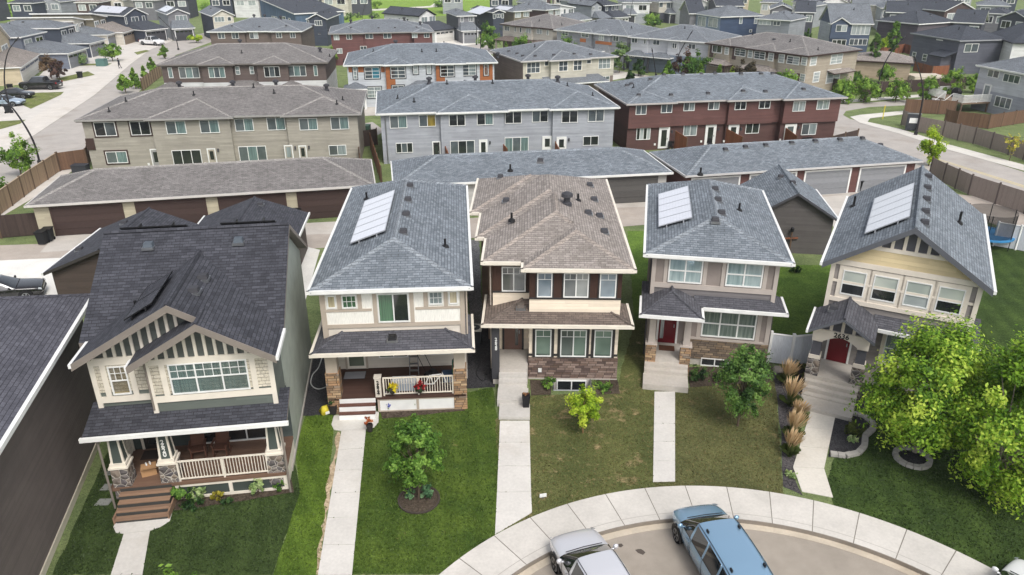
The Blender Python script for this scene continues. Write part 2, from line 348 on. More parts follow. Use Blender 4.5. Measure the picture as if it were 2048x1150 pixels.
    def text(s, body, x, y, z, size, mat, parent=None, tilt=0.0, lead=.85, name='house_number', face='F'):
        cu = bpy.data.curves.new(name, 'FONT'); cu.body = body; cu.size = size; cu.extrude = .012; cu.align_x = 'CENTER'; cu.align_y = 'CENTER'; cu.space_line = lead; cu.materials.append(mat); cu.offset = size * .018
        o = bpy.data.objects.new(name, cu); C.objects.link(o); o.parent = parent or s.root; o.location = (x, y, z); o.rotation_euler = (rad(90), tilt, 0)
        dg = bpy.context.evaluated_depsgraph_get(); me = bpy.data.meshes.new_from_object(o.evaluated_get(dg)); me.name = name; q = bpy.data.objects.new(name, me); C.objects.link(q); q.parent = o.parent; q.location = o.location; q.rotation_euler = o.rotation_euler; bpy.data.objects.remove(o); q.name = name; return q
def hipr(mb, x0, x1, y0, y1, z, p, d=None, th=.2, caps=True):
    W, D = x1 - x0, y1 - y0
    if W <= D:
        h = W / 2 * p; dd = d or W / 2; xm = (x0 + x1) / 2; dd = min(dd, D / 2 - .01); r0, r1 = (xm, y0 + dd, z + h), (xm, y1 - dd, z + h)
        A, B_, Cc, E = (x0, y0, z), (x1, y0, z), (x1, y1, z), (x0, y1, z)
        for q in ((A, B_, r0), (B_, Cc, r1, r0), (Cc, E, r1), (E, A, r0, r1)): mb.slab(list(q), th, 0, 1)
        cp = ((A, r0), (B_, r0), (Cc, r1), (E, r1), (r0, r1))
    else:
        h = D / 2 * p; dd = d or D / 2; ym = (y0 + y1) / 2; dd = min(dd, W / 2 - .01); r0, r1 = (x0 + dd, ym, z + h), (x1 - dd, ym, z + h)
        A, B_, Cc, E = (x0, y0, z), (x1, y0, z), (x1, y1, z), (x0, y1, z)
        for q in ((A, B_, r1, r0), (B_, Cc, r1), (Cc, E, r0, r1), (E, A, r0)): mb.slab(list(q), th, 0, 1)
        cp = ((A, r0), (E, r0), (B_, r1), (Cc, r1), (r0, r1))
    if caps:
        for a, b in cp: mb.tube([a, b], .055, 6, 0)
    mb.capl = getattr(mb, 'capl', []) + list(cp)
    return r0, r1
def gutter(mb, pts, s=.06, closed=False):
    n = len(pts); mb.runs = getattr(mb, 'runs', []) + [(len(mb.v), len(mb.f))]
    for i in range(n if closed else n - 1):
        a, b = Vector(pts[i]), Vector(pts[(i + 1) % n]); d = (b - a).normalized(); q = Vector((-d.y, d.x, 0)).normalized() * s; e = d * s * .99; dz = Vector((0, 0, .13)); up = Vector((0, 0, .03))
        mb.add([a - q - e - dz, b - q + e - dz, b + q + e - dz, a + q - e - dz, a - q - e + up, b - q + e + up, b + q + e + up, a + q - e + up], [(0, 3, 2, 1), (4, 5, 6, 7), (0, 1, 5, 4), (1, 2, 6, 5), (2, 3, 7, 6), (3, 0, 4, 7)])
def ridge(mb, r, roof):      # lighter row of cap shingles along hips and ridges
    c = {'SH': 0}; m = MB()
    for a, b in mb.capl:
        a, b = Vector(a), Vector(b); d = (b - a).normalized(); q = Vector((-d.y, d.x, 0)).normalized() * .16; u = Vector((0, 0, .035)); e = Vector((0, 0, -.05)); m.add([a - q + e, a + u * 2, b + u * 2, b - q + e, a + q + e, b + q + e], [(0, 1, 2, 3), (1, 4, 5, 2)])
    m.build('ridge_cap', CAPM.get(roof.name, list(CAPM.values())[0]), r)
def rectg(x0, x1, y0, y1, z): return [(x0, y0, z), (x1, y0, z), (x1, y1, z), (x0, y1, z)]
def railing(s, pts, z, h, mat, step=.115, r=.014, posts=True, name='railing'):
    m = MB()
    for (a, b) in zip(pts, pts[1:]):
        a, b = Vector((*a, z)), Vector((*b, z)); L = (b - a).length; n = max(2, int(L / step)); d = (b - a) / L; q = Vector((-d.y, d.x, 0))
        def bar(p0, p1, w, t):
            e = q * w; f = Vector((0, 0, t)); m.add([p0 - e - f, p1 - e - f, p1 + e - f, p0 + e - f, p0 - e + f, p1 - e + f, p1 + e + f, p0 + e + f], [(0, 3, 2, 1), (4, 5, 6, 7), (0, 1, 5, 4), (1, 2, 6, 5), (2, 3, 7, 6), (3, 0, 4, 7)])
        Z = Vector((0, 0, 1)); bar(a + Z * h, b + Z * h, .035, .025); bar(a + Z * .1, b + Z * .1, .028, .022)
        for i in range(1, n): c = a + d * (L * i / n); m.box(c.x - r, c.x + r, c.y - r, c.y + r, z + .12, z + h - .02)
        if posts:
            for c in (a, (a + b) / 2, b): m.box(c.x - .035, c.x + .035, c.y - .035, c.y + .035, z, z + h + .02)
    return m.build(name, mat, s.root if hasattr(s, 'root') else s)
BL1, BL2, BL3 = (91, 98, 105), (130, 137, 144), (110, 117, 124)       # blue grey shingles
DK1, DK2, DK3 = (45, 46, 52), (74, 75, 82), (59, 60, 67)             # charcoal
BR1, BR2, BR3 = (118, 111, 105), (156, 148, 142), (137, 129, 123)    # brown
CAPM = {}
SH_BL, SH_DK, SH_BR = shingle(BL1, BL2, BL3), shingle(DK1, DK2, DK3), shingle(BR1, BR2, BR3)
SH_PO = shingle((66, 66, 72), (92, 92, 98), (78, 78, 84)); SH_PB = shingle((92, 82, 76), (120, 108, 100), (104, 94, 88)); SH_TAN = shingle((100, 97, 95), (132, 128, 126), (114, 111, 109)); SH_GR = shingle((94, 99, 104), (124, 129, 135), (108, 113, 119))
CAPM.update({SH_BL.name: shingle((112, 119, 126), (146, 152, 158)), SH_GR.name: shingle((126, 130, 134), (150, 154, 158)), SH_TAN.name: shingle((132, 128, 125), (156, 152, 148)), SH_BR.name: shingle((140, 131, 124), (160, 150, 142))})
LEDGE_TAN = ledge(((150, 116, 84), (186, 160, 128), (120, 100, 82), (176, 140, 106), (140, 128, 116)))
LEDGE_BR = ledge(((92, 76, 68), (124, 104, 94), (150, 132, 122), (104, 88, 82), (84, 72, 68)))
LEDGE_MIX = ledge(((116, 98, 80), (150, 132, 110), (98, 88, 80), (128, 112, 94), (86, 78, 72)))
FIELD = fieldstone()
DECK = boards((124, 98, 82), .14, True); DECKD = boards((84, 62, 54), .14, True)
STEP = concrete((186, 180, 172))

def house_2620():
    b = Bd('gabled_house', 'sage and cream house with charcoal roof, twin battened front gables and field stone porch columns', 'house', (138, 733), (555, 703), 6.2)
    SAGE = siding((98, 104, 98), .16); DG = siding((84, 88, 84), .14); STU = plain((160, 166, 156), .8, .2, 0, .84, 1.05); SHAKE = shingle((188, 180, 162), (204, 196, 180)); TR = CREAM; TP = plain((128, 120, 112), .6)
    zr = lambda x, y: 6.2 + .585 * min(y - 1.8, 11.2 - y)
    zc = lambda x, y: 6.2 + .585 * (x if x < 3.68 else 7.29 - x)
    m = MB()     # main body, gable ends left and right
    m.extr([(2.3, -.1), (2.3, 3.4), (2.2, 3.4), (2.2, 6.05), (6.5, 8.78), (10.75, 6.05), (10.75, -.1)], 'x', .28, 6.98)
    b.part('side_wall', m, STU)
    m = MB(); m.box(.3, 2.6, .8, 2.4, 3.42, 6.02); m.box(2.4, 6.96, .35, 2.4, 3.40, 6.0); b.part('upper_wall', m, SAGE)
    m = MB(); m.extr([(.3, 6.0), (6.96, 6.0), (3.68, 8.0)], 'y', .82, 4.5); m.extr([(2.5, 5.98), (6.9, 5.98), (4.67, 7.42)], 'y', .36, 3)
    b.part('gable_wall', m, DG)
    for (xa, xb, z0, z1, yy, nm) in ((.3, 2.4, 4.55, 5.95, .8, 0), (2.4, 6.96, 4.55, 5.98, .35, 1)):
        m = MB(); m.box(xa + .05, xb - .05, yy - .03, yy, z0, z1); b.part('shake_panel', m, SHAKE)
    m = MB()      # cream boards
    for x, yy in ((.3, .8), (2.4, .35), (6.82, .35)): m.box(x - .02, x + .16, yy - .06, yy, 3.45, 5.98)
    m.box(2.56, 6.8, .29, .35, 4.2, 4.46); m.box(2.56, 6.8, .29, .35, 5.82, 6.06); m.box(.46, 2.38, .74, .8, 4.1, 4.36); m.box(.46, 2.38, .74, .8, 5.72, 6.04)
    m.box(2.9, 3.1, .295, .35, 4.46, 5.82); m.box(6.14, 6.34, .295, .35, 4.46, 5.82); m.box(.66, .86, .745, .8, 4.36, 5.72); m.box(1.64, 1.84, .745, .8, 4.36, 5.72)
    b.part('trim_board', m, TR)
    m = MB()
    for i in range(9):
        x = .95 + i * .34; zt = 6.2 + .585 * (x if x < 3.68 else 7.29 - x) - .3
        if zt > 6.2 and x < 4.4: m.box(x - .055, x + .055, .76, .82, 6.04, zt)
    for i in range(11):
        x = 2.88 + i * .355; zt = 6.2 + .585 * ((x - 2.05) if x < 4.67 else 7.29 - x) - .3
        if zt > 6.15: m.box(x - .055, x + .055, .30, .362, 6.06, zt)
    b.part('gable_batten', m, TR)
    m = MB(); y0, y1, zt = 1.8, 6.5, zr(0, 6.5)
    m.slab([(-.3, y0, 6.2), (7.3, y0, 6.2), (7.3, y1, zt), (-.3, y1, zt)], .2, 0, 1); m.slab([(7.3, 11.2, 6.2), (-.3, 11.2, 6.2), (-.3, y1, zt), (7.3, y1, zt)], .2, 0, 1)
    m.tube([(-.3, y1, zt), (7.3, y1, zt)], .09, 6)
    rz1 = zc(3.68, 0); yb = 1.8 + (rz1 - 6.2) / .585
    m.slab([(0, .1, 6.203), (3.68, .1, rz1 + .003), (3.68, yb, rz1 + .003), (0, 1.8, 6.203)], .2, 0, 1)
    m.slab([(7.29, .1, 6.203), (7.29, 1.8, 6.203), (3.68, yb, rz1 + .003), (3.68, .1, rz1 + .003)], .2, 0, 1)
    m.tube([(3.68, .1, rz1), (3.68, yb, rz1)], .09, 6)
    rz2 = 6.2 + .585 * 2.62
    m.slab([(2.05, -.4, 6.2), (4.67, -.4, rz2), (4.67, 1.2, rz2), (2.05, 1.2, 6.2)], .2, 0, 1); m.slab([(7.29, -.4, 6.2), (7.29, .1, 6.2), (4.67, .1, rz2), (4.67, -.4, rz2)], .2, 0, 1)
    m.tube([(4.67, -.4, rz2), (4.67, .9, rz2)], .085, 6)
    r = b.part('roof', m, [SH_DK, TP])
    m = MB()
    for x0, z0, x1, z1, y in ((0, 6.2, 3.68, rz1, .1), (4.67, rz2, 3.68, rz1, .1), (2.05, 6.2, 4.67, rz2, -.4), (7.29, 6.2, 4.67, rz2, -.4)):
        m.add([(x0, y - .04, z0 + .02), (x1, y - .04, z1 + .02), (x1, y - .04, z1 - .26), (x0, y - .04, z0 - .26), (x0, y + .0, z0 + .02), (x1, y, z1 + .02), (x1, y, z1 - .26), (x0, y, z0 - .26)], [(0, 1, 2, 3), (0, 4, 5, 1), (3, 2, 6, 7), (0, 3, 7, 4), (1, 5, 6, 2)])
    m.build('barge_board', TP, r)
    m = MB(); gutter(m, [(7.32, -.4, 6.2), (7.32, 1.8, 6.2)], .05); gutter(m, [(-.02, .1, 6.2), (-.02, 1.8, 6.2)], .05); gutter(m, [(2.03, -.4, 6.2), (2.03, .1, 6.2)], .04); m.build('gutter', WHITE, r)
    b.vents([(1.62, 5.75), (5.25, 5.75)], zr, plain((84, 92, 100), .45)); b.pipes([(1.6, 3.0)], zr); b.vents([(4.25, 3.2), (4.2, 1.9)], zc)
    b.solar(1.85, 2.95, .9, 3.9, 2, zc, m2=solar((38, 38, 44), 0, .25)); b.solar(.3, 3.0, 6.62, 8.0, 2, lambda x, y: zr(x, y) - .06 + .06 * (8.2 - y), m2=solar((38, 38, 44), 0, .25)); b.solar(4.4, 6.7, 6.62, 8.0, 2, lambda x, y: zr(x, y) - .06 + .06 * (8.2 - y), m2=solar((38, 38, 44), 0, .25))
    b.win('F', .35, 3.2, 4.5, 6.04, 5.82, 3, 1, PT, split=[.52], grid=(9, 2, .52, 1)); b.win('F', .8, .92, 4.42, 1.58, 5.66, 1, 1, glass((158, 146, 112), (120, 110, 84)), split=[.5], grid=(3, 2, .5, 1))
    # porch
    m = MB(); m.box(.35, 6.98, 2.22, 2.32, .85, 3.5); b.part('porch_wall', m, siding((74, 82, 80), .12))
    b.wp(388, 846, 545, 874, 2.22, cols=3, pane=PD, trim=TR, tw=.12); b.door('F', 2.22, 1.0, .87, 1.95, 2.95, plain((50, 46, 44), .4), TR, (.16, .84, .1, .9, PD))
    m = MB(); m.slab([(.0, -.6, 3.46), (7.35, -.6, 3.46), (7.35, 1.05, 4.0), (.0, 1.05, 4.0)], .16, 0, 1); r = b.part('porch_roof', m, [SH_DK, TP]); m = MB(); gutter(m, [(0, -.62, 3.46), (7.36, -.62, 3.46)], .06); m.build('gutter', WHITE, r)
    m = MB(); m.box(.5, 6.95, -.2, .12, 3.0, 3.27); b.part('porch_beam', m, TP)
    m = MB(); m.box(.35, 6.98, -.28, 2.22, .72, .85); b.part('porch_floor', m, DECK)
    m = MB(); m.box(2.75, 6.95, -.2, -.12, 0, .7, 1)
    for a in ((2.72, 2.86), (4.72, 4.86), (6.84, 6.98)): m.box(*a, -.26, -.2, 0, .715)
    m.box(2.86, 6.84, -.255, -.2, .6, .715); m.box(2.86, 6.84, -.255, -.2, 0, .12); m.box(6.9, 6.98, -.12, 2.2, 0, .7); b.part('porch_skirt', m, [TR, plain((66, 74, 70), .6)])
    for x in (.82, 2.58, 6.62):
        c = MB(); c.box(x - .17, x + .17, -.07, .27, 1.95, 3.0); c.frustum(x, .1, .24, .24, 1.85, 2.9, .17, .17); c = c.build('column', plain((72, 80, 76), .6), b.root)
        t = MB()
        for sx in (-1, 1):
            for sy in (-1, 1): t.frustum(x + sx * .21, .1 + sy * .21, .04, .04, 1.9, 2.95, .04, .04); t.v[-8:] = [Vector((x + (p.x - x) * (1 if p.z < 2 else .8), .1 + (p.y - .1) * (1 if p.z < 2 else .8), p.z)) for p in t.v[-8:]]
        t.box(x - .3, x + .3, -.2, .4, 1.78, 1.92); t.box(x - .36, x + .36, -.26, .46, 1.7, 1.78); t.build('column_trim', TR, c)
        s2 = MB(); s2.frustum(x, .1, .34, .34, .3 if x != 2.58 else .855, 1.7, .31, .31); s2.build('stone_base', FIELD, c)
        if x == 2.58: b.text('2\n6\n2\n0', x, -.16, 2.42, .27, plain((226, 226, 222), .4), c, lead=.72)
    railing(b, [(2.95, -.18), (6.3, -.18)], .85, .92, CREAM); railing(b, [(.55, .42), (.55, 2.15)], .85, .92, CREAM)
    m = MB()
    for i in range(4):
        z1 = .85 - .17 * (i + 1); ya = -.28 - .27 * i; m.box(.72, 2.62, ya - .27, ya, z1 - .04, z1, 0); m.box(.72, 2.62, ya - .02, ya - .004, z1, z1 + .13, 1); m.box(.75, 2.6, ya - .25, ya - .02, 0, z1 - .04, 1)
    m.box(.66, .72, -1.36, -.28, 0, .3, 0); m.box(2.62, 2.68, -1.36, -.28, 0, .3, 0); b.part('step', m, [boards((150, 122, 100), .14, True), plain((62, 62, 60), .7)])
    m = MB(); m.tube([(.42, -.4, 0), (.42, -.4, 3.35)], .045, 8); m.tube([(7.08, -.45, 0), (7.08, -.45, 3.35)], .045, 8); m.tube([(2.42, .28, 3.9), (2.42, .28, 6.0)], .04, 8); b.part('downspout', m, TP)
    m = MB(); m.box(6.985, 7.03, .9, 10.6, -.05, .18); b.part('foundation', m, CONC2)
    return b
def house_2624():
    b = Bd('hip_roof_house', 'cream and taupe house with blue grey hip roof and a cluttered white railed porch', 'house', (617, 583), (943, 572), 6.2, rot=4.0)
    W = b.w; WH = boards((232, 230, 222), .6, False, (228, 226, 218)); BG = siding((206, 198, 186), .14); TP = plain((176, 164, 150), .6); xm = W / 2
    zr = lambda x, y: 6.2 + min(min(x, W - x) * .365, y * .44)
    m = MB(); m.box(.36, 6.8, .45, 15, 3.3, 6.06); b.part('upper_wall', m, siding((206, 198, 186), .14))
    m = MB(); m.box(.36, 6.8, 2.35, 15, -.1, 3.4); b.part('lower_wall', m, BG)
    m = MB(); m.box(.5, 6.66, .42, .45, 4.28, 6.0); b.part('white_panel', m, WH)
    m = MB()
    for x0, x1 in ((.34, .58), (6.6, 6.82)): m.box(x0, x1, .38, .44, 3.45, 6.05)
    m.box(.58, 6.6, .385, .43, 4.14, 4.32); m.box(.58, 2.62, .385, .43, 4.96, 5.08); m.box(4.58, 6.6, .385, .43, 4.96, 5.08)
    for x0, x1 in ((1.1, 1.3), (2.02, 2.2), (2.68, 2.86), (4.34, 4.52), (4.96, 5.16), (5.88, 6.06)): m.box(x0, x1, .39, .43, 4.33 if x0 in (2.68, 4.34) else 5.09, 6.0)
    b.part('trim_board', m, TP)
    m = MB(); hipr(m, 0, W, 0, 15.5, 6.2, .365, 2.95); r = b.part('roof', m, [SH_BL, WHITE]); ridge(m, r, SH_BL); m = MB(); gutter(m, rectg(-.03, W + .03, -.03, 15.5, 6.2), .06, True); m.build('gutter', WHITE, r)
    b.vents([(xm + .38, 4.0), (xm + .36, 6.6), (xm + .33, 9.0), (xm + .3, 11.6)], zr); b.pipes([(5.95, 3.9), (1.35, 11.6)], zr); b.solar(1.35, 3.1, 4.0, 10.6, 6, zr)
    CW = glass((196, 186, 158), (150, 140, 112), .1, 8)
    b.win('F', .42, .66, 5.16, 1.06, 5.8, 1, 1, CW); b.win('F', .42, 1.32, 5.14, 1.98, 5.8, 1, 1, PGR, grid=(3, 2, 0, 1)); b.win('F', .42, 2.9, 4.38, 4.3, 5.82, 2, 1, [glass((66, 112, 78), (40, 76, 52), .07, 8), PD]); b.win('F', .42, 5.2, 5.2, 5.84, 5.86, 1, 1, PL, grid=(3, 2, 0, 1)); b.win('F', .42, 6.1, 5.2, 6.52, 5.86, 1, 1, CW)
    z0, s = 3.5, .34
    m = MB(); yl = -.85; yw = .42; d = yw - yl
    m.slab([(-.05, yl, z0), (W, yl, z0), (W - d, yw, z0 + s * d), (-.05 + d, yw, z0 + s * d)], .16, 0, 1)
    m.slab([(-.05, 2.6, z0), (-.05, yl, z0), (-.05 + d, yw, z0 + s * d), (.36, yw, z0 + s * .41), (.36, 2.6, z0 + s * .41)], .16, 0, 1)
    m.slab([(W, yl, z0), (W, 2.6, z0), (6.8, 2.6, z0 + s * .34), (6.8, yw, z0 + s * .34), (W - d, yw, z0 + s * d)], .16, 0, 1)
    m.tube([(-.05, yl, z0), (-.05 + d, yw, z0 + s * d)], .07, 6); m.tube([(W, yl, z0), (W - d, yw, z0 + s * d)], .07, 6)
    r = b.part('porch_roof', m, [SH_PO, CREAM]); m = MB(); gutter(m, [(-.07, 2.6, z0), (-.07, yl - .02, z0), (W + .02, yl - .02, z0), (W + .02, 2.6, z0)], .06); m.build('gutter', CREAM, r)
    b.vents([(3.5, -.1)], lambda x, y: z0 + s * (y - yl), BLACK)
    m = MB(); m.box(.4, 6.75, -.28, .05, 3.02, 3.34); m.box(.36, 6.8, -.28, 2.35, 3.26, 3.34); b.part('porch_beam', m, TP)
    b.wp(757, 699, 817, 713, 2.35, cols=2, pane=[PGR, PD]); b.wp(840, 694, 901, 707, 2.35, cols=2, pane=PD)
    b.door('F', 2.35, .95, .87, 1.85, 2.95, plain((222, 216, 204), .5), TP, (.1, .9, .08, .92, glass((104, 112, 96), (76, 84, 70))))
    m = MB(); m.box(.4, 6.75, -.36, 2.35, .72, .85); b.part('porch_floor', m, DECKD)
    m = MB(); m.box(2.66, 6.3, -.31, -.24, .02, .7, 1); m.box(2.66, 6.3, -.33, -.31, .64, .715); m.box(2.66, 6.3, -.33, -.31, .0, .08); m.box(2.62, 2.72, -.34, -.3, 0, .715); m.box(4.42, 4.54, -.335, -.31, .08, .64); b.part('porch_skirt', m, [TP, WHITE])
    for x in (.66, 6.5):
        m = MB(); m.box(x - .26, x + .26, -.3, .22, 2.2, 3.05); o = b.part('column', m, TP); m = MB(); m.box(x - .31, x + .31, -.36, .28, 0, 2.2); m.build('stone_base', LEDGE_TAN, o)
    m = MB(); m.box(2.56, 2.84, -.36, -.08, .85, 1.85); m.box(2.53, 2.87, -.39, -.05, 1.85, 1.92); o = b.part('porch_post', m, plain((206, 198, 186), .5)); b.text('2\n6\n2\n4', 2.7, -.385, 1.36, .26, BLACK, o, lead=.72)
    railing(b, [(2.95, -.24), (6.15, -.24)], .85, .95, CREAM)
    m = MB()
    for i in range(3):
        zt = .85 - .28 * (i + 1) + .02; ya = -.36 - .26 * i
        m.box(.88, 2.54, ya - .02, ya - .002, zt, .85 - .28 * i - .03, 0); 
        if i < 2: m.box(.88, 2.54, ya - .26, ya, zt - .045, zt, 1); m.box(.9, 2.52, ya - .24, ya, 0, zt - .045, 0)
    b.part('step', m, [WHITE, plain((92, 62, 52), .7)])
    m = MB(); m.tube([(6.9, .3, 3.7), (6.9, .3, 6.1)], .04, 8); b.part('downspout', m, TP)
    m = MB(); m.box(.3, 6.86, 2.4, 15.05, -.1, .3); b.part('foundation', m, CONC2)
    return b
def house_2628():
    b = Bd('brown_roof_house', 'house with stepped brown hip roof and dark wood panels around its upper windows', 'house', (1048, 538), (1270, 540), 6.2, rot=-1.32)
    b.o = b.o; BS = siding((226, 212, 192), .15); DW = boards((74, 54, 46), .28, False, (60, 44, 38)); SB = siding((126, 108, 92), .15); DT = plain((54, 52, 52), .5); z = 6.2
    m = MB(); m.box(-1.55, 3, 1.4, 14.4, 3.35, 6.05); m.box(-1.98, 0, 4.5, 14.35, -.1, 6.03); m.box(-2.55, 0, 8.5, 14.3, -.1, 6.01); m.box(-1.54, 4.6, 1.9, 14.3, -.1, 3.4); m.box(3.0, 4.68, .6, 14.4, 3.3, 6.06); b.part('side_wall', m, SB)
    m = MB(); m.box(.27, 4.68, .45, 3, 1.18, 3.42); m.box(.27, 4.68, .45, 3, 3.42, 4.44); m.box(-1.55, .4, 1.39, 2.2, 3.36, 4.34); m.box(-1.5, .27, 1.88, 2.0, .85, 3.4); b.part('front_wall', m, BS)
    m = MB(); m.box(.26, 4.69, .44, 3, 4.52, 6.05); m.box(-1.56, .26, 1.38, 3, 4.42, 6.05); b.part('wood_panel', m, DW)
    m = MB(); m.box(.25, 4.7, .41, .5, 4.44, 4.53); m.box(-1.57, .25, 1.35, 1.5, 4.34, 4.43); m.box(.25, 4.7, .42, .46, 1.3, 1.42); b.part('belt_board', m, DT)
    m = MB(); m.box(.25, 4.72, .37, 3, .02, 1.22); b.part('stone_wall', m, LEDGE_BR)
    m = MB(); m.box(.24, 4.73, .33, 3, -.9, .05); m.box(-1.55, .2, 1.9, 14, -.2, .3); b.part('foundation', m, CONC2)
    m = MB(); p = .37
    for i, (a0, a1, c0, c1) in enumerate(((-.06, 5.19, 0, 9), (-2.0, 5.19, .83, 14.9), (-2.5, 5.19, 4.1, 14.9), (-3.1, 5.19, 8.1, 14.9))):
        k = .004 * i; hipr(m, a0 + k * .5, a1 - k * .5, c0 + k * .5, c1 - k * .5, z + k, p, None, .2, False)
    m.capl = []
    def cp(a, e): m.capl.append((a, e))
    hz = lambda q: z + p * q + .012
    cp((-.06, 0, z), (2.565, 2.625, hz(2.625))); cp((5.19, 0, z), (2.565, 2.625, hz(2.625))); cp((-2, .83, z), (1.595, 4.425, hz(3.595))); cp((1.595, 4.425, hz(3.595)), (2.4, 3.62, hz(2.79))); cp((-2.5, 4.1, z), (1.345, 7.945, hz(3.845))); cp((-3.1, 8.1, z), (.28, 11.48, hz(3.38))); cp((1.595, 4.425, hz(3.595)), (1.595, 7.7, hz(3.595)))
    r = b.part('roof', m, [SH_BR, CREAM]); ridge(m, r, SH_BR); m = MB()
    gutter(m, [(5.22, 14.9, z), (5.22, -.03, z), (-.09, -.03, z), (-.09, .8, z), (-2.03, .8, z), (-2.03, 4.07, z), (-2.53, 4.07, z), (-2.53, 8.07, z), (-3.13, 8.07, z), (-3.13, 14.9, z)], .06); m.build('gutter', CREAM, r)
    zr = lambda x, y: z + p * (5.19 - x) if x > 1.6 else z + p * (x + (2.0 if y < 5 else 2.5 if y < 9 else 3.1))
    b.vents([(3.9, 11.9), (3.95, 9.1), (4.03, 6.3), (4.08, 3.9), (-1.6, 13.3), (-1.1, 8.6), (.9, 13.8)], zr); b.pipes([(2.95, 7.9), (-.7, 5.0), (-1.0, 14.2)], zr); b.pots([(2.25, 6.4)], zr); b.vents([(3.4, 6.1)], zr)
    L = glass((112, 116, 116), (84, 90, 92), .07); kw = dict(trim=DT, tw=.07)
    for x0, x1, c, pn in ((.63, 1.36, 1, glass((140, 152, 160), (96, 110, 120))), (1.9, 3.1, 2, [L, glass((150, 154, 152), (120, 126, 126))]), (3.62, 4.42, 1, glass((150, 164, 172), (112, 124, 132)))): b.win('F', .44, x0, 4.56, x1, 5.86, c, 1, pn, grid=(2 * c, 1, .72, 1), **kw)
    b.win('F', 1.38, -1.1, 4.42, .08, 5.74, 2, 1, [glass((100, 100, 98), (76, 78, 78)), L], grid=(4, 1, .72, 1))
    GR = glass((124, 142, 130), (92, 110, 102), .07)
    for x0, x1, c in ((.58, 1.38, 1), (1.83, 3.12, 2), (3.5, 4.38, 1)): b.win('F', .45, x0, 1.28, x1, 2.8, c, 1, [glass((104, 112, 108), (84, 92, 88)), GR] if c == 2 else GR, grid=(2 * c, 1, .74, 1), trim=DT, tw=.14)
    b.win('F', .33, 1.7, -.72, 3.2, -.02, 2, 1, PD)
    yl, z0, s = -.5, 3.5, .27
    m = MB(); m.slab([(-1.95, yl, z0), (5.19, yl, z0), (4.24, .44, 3.754), (.26, .44, 3.754), (.26, 1.38, 4.008), (-.07, 1.38, 4.008)], .15, 0, 1)
    m.slab([(-1.95, 2.8, z0), (-1.95, yl, z0), (-.07, 1.38, 4.008), (-1.55, 1.38, z0 + s * .4), (-1.55, 2.8, z0 + s * .4)], .15, 0, 1); m.slab([(5.19, yl, z0), (5.19, 1.9, z0), (4.68, 1.9, z0 + s * .51), (4.68, .44, z0 + s * .51), (4.24, .44, 3.754)], .15, 0, 1)
    m.tube([(-1.95, yl, z0), (-.07, 1.38, 4.008)], .07, 6); m.tube([(5.19, yl, z0), (4.24, .44, 3.754)], .07, 6)
    r = b.part('porch_roof', m, [SH_PB, CREAM]); m = MB(); gutter(m, [(-1.98, 2.8, z0), (-1.98, yl - .03, z0), (5.22, yl - .03, z0), (5.22, 1.9, z0)], .06); m.build('gutter', CREAM, r); b.vents([(-.15, .75)], lambda x, y: z0 + s * (y - yl), plain((96, 88, 82), .5))
    b.door('F', 1.88, -1.0, .87, -.1, 2.95, plain((112, 86, 76), .45), plain((46, 46, 48), .5), (.62, .8, .12, .92, PD)); 
    m = MB(); m.box(-1.56, -1.18, -.22, .1, .3, 3.3); o = b.part('porch_pillar', m, CHAR); b.text('2\n6\n2\n8', -1.34, -.24, 2.3, .23, WHITE, o, lead=.75)
    m = MB(); m.box(-1.5, .22, -.2, 1.88, 0, .87); b.part('porch_slab', m, STEP)
    m = MB()
    for i in range(3): m.box(-1.2, .2, -.2 - .3 * (i + 1), -.2 - .3 * i, 0, .87 - .17 * (i + 1))
    m.box(-1.22, .26, -2.2, -1.1, 0, .36); m.box(-1.1, .34, -3.3, -2.2, 0, .18); b.part('step', m, concrete((190, 186, 180)))
    m = MB(); m.tube([(-1.66, 1.3, 3.7), (-1.66, 1.3, 6.1)], .04, 8); m.tube([(-1.66, 1.2, .1), (-1.66, 1.2, 3.4)], .04, 8); b.part('downspout', m, TAUPE)
    m = MB(); m.box(.75, .92, .31, .37, .42, .62); b.part('meter_box', m, WHITE)
    return b
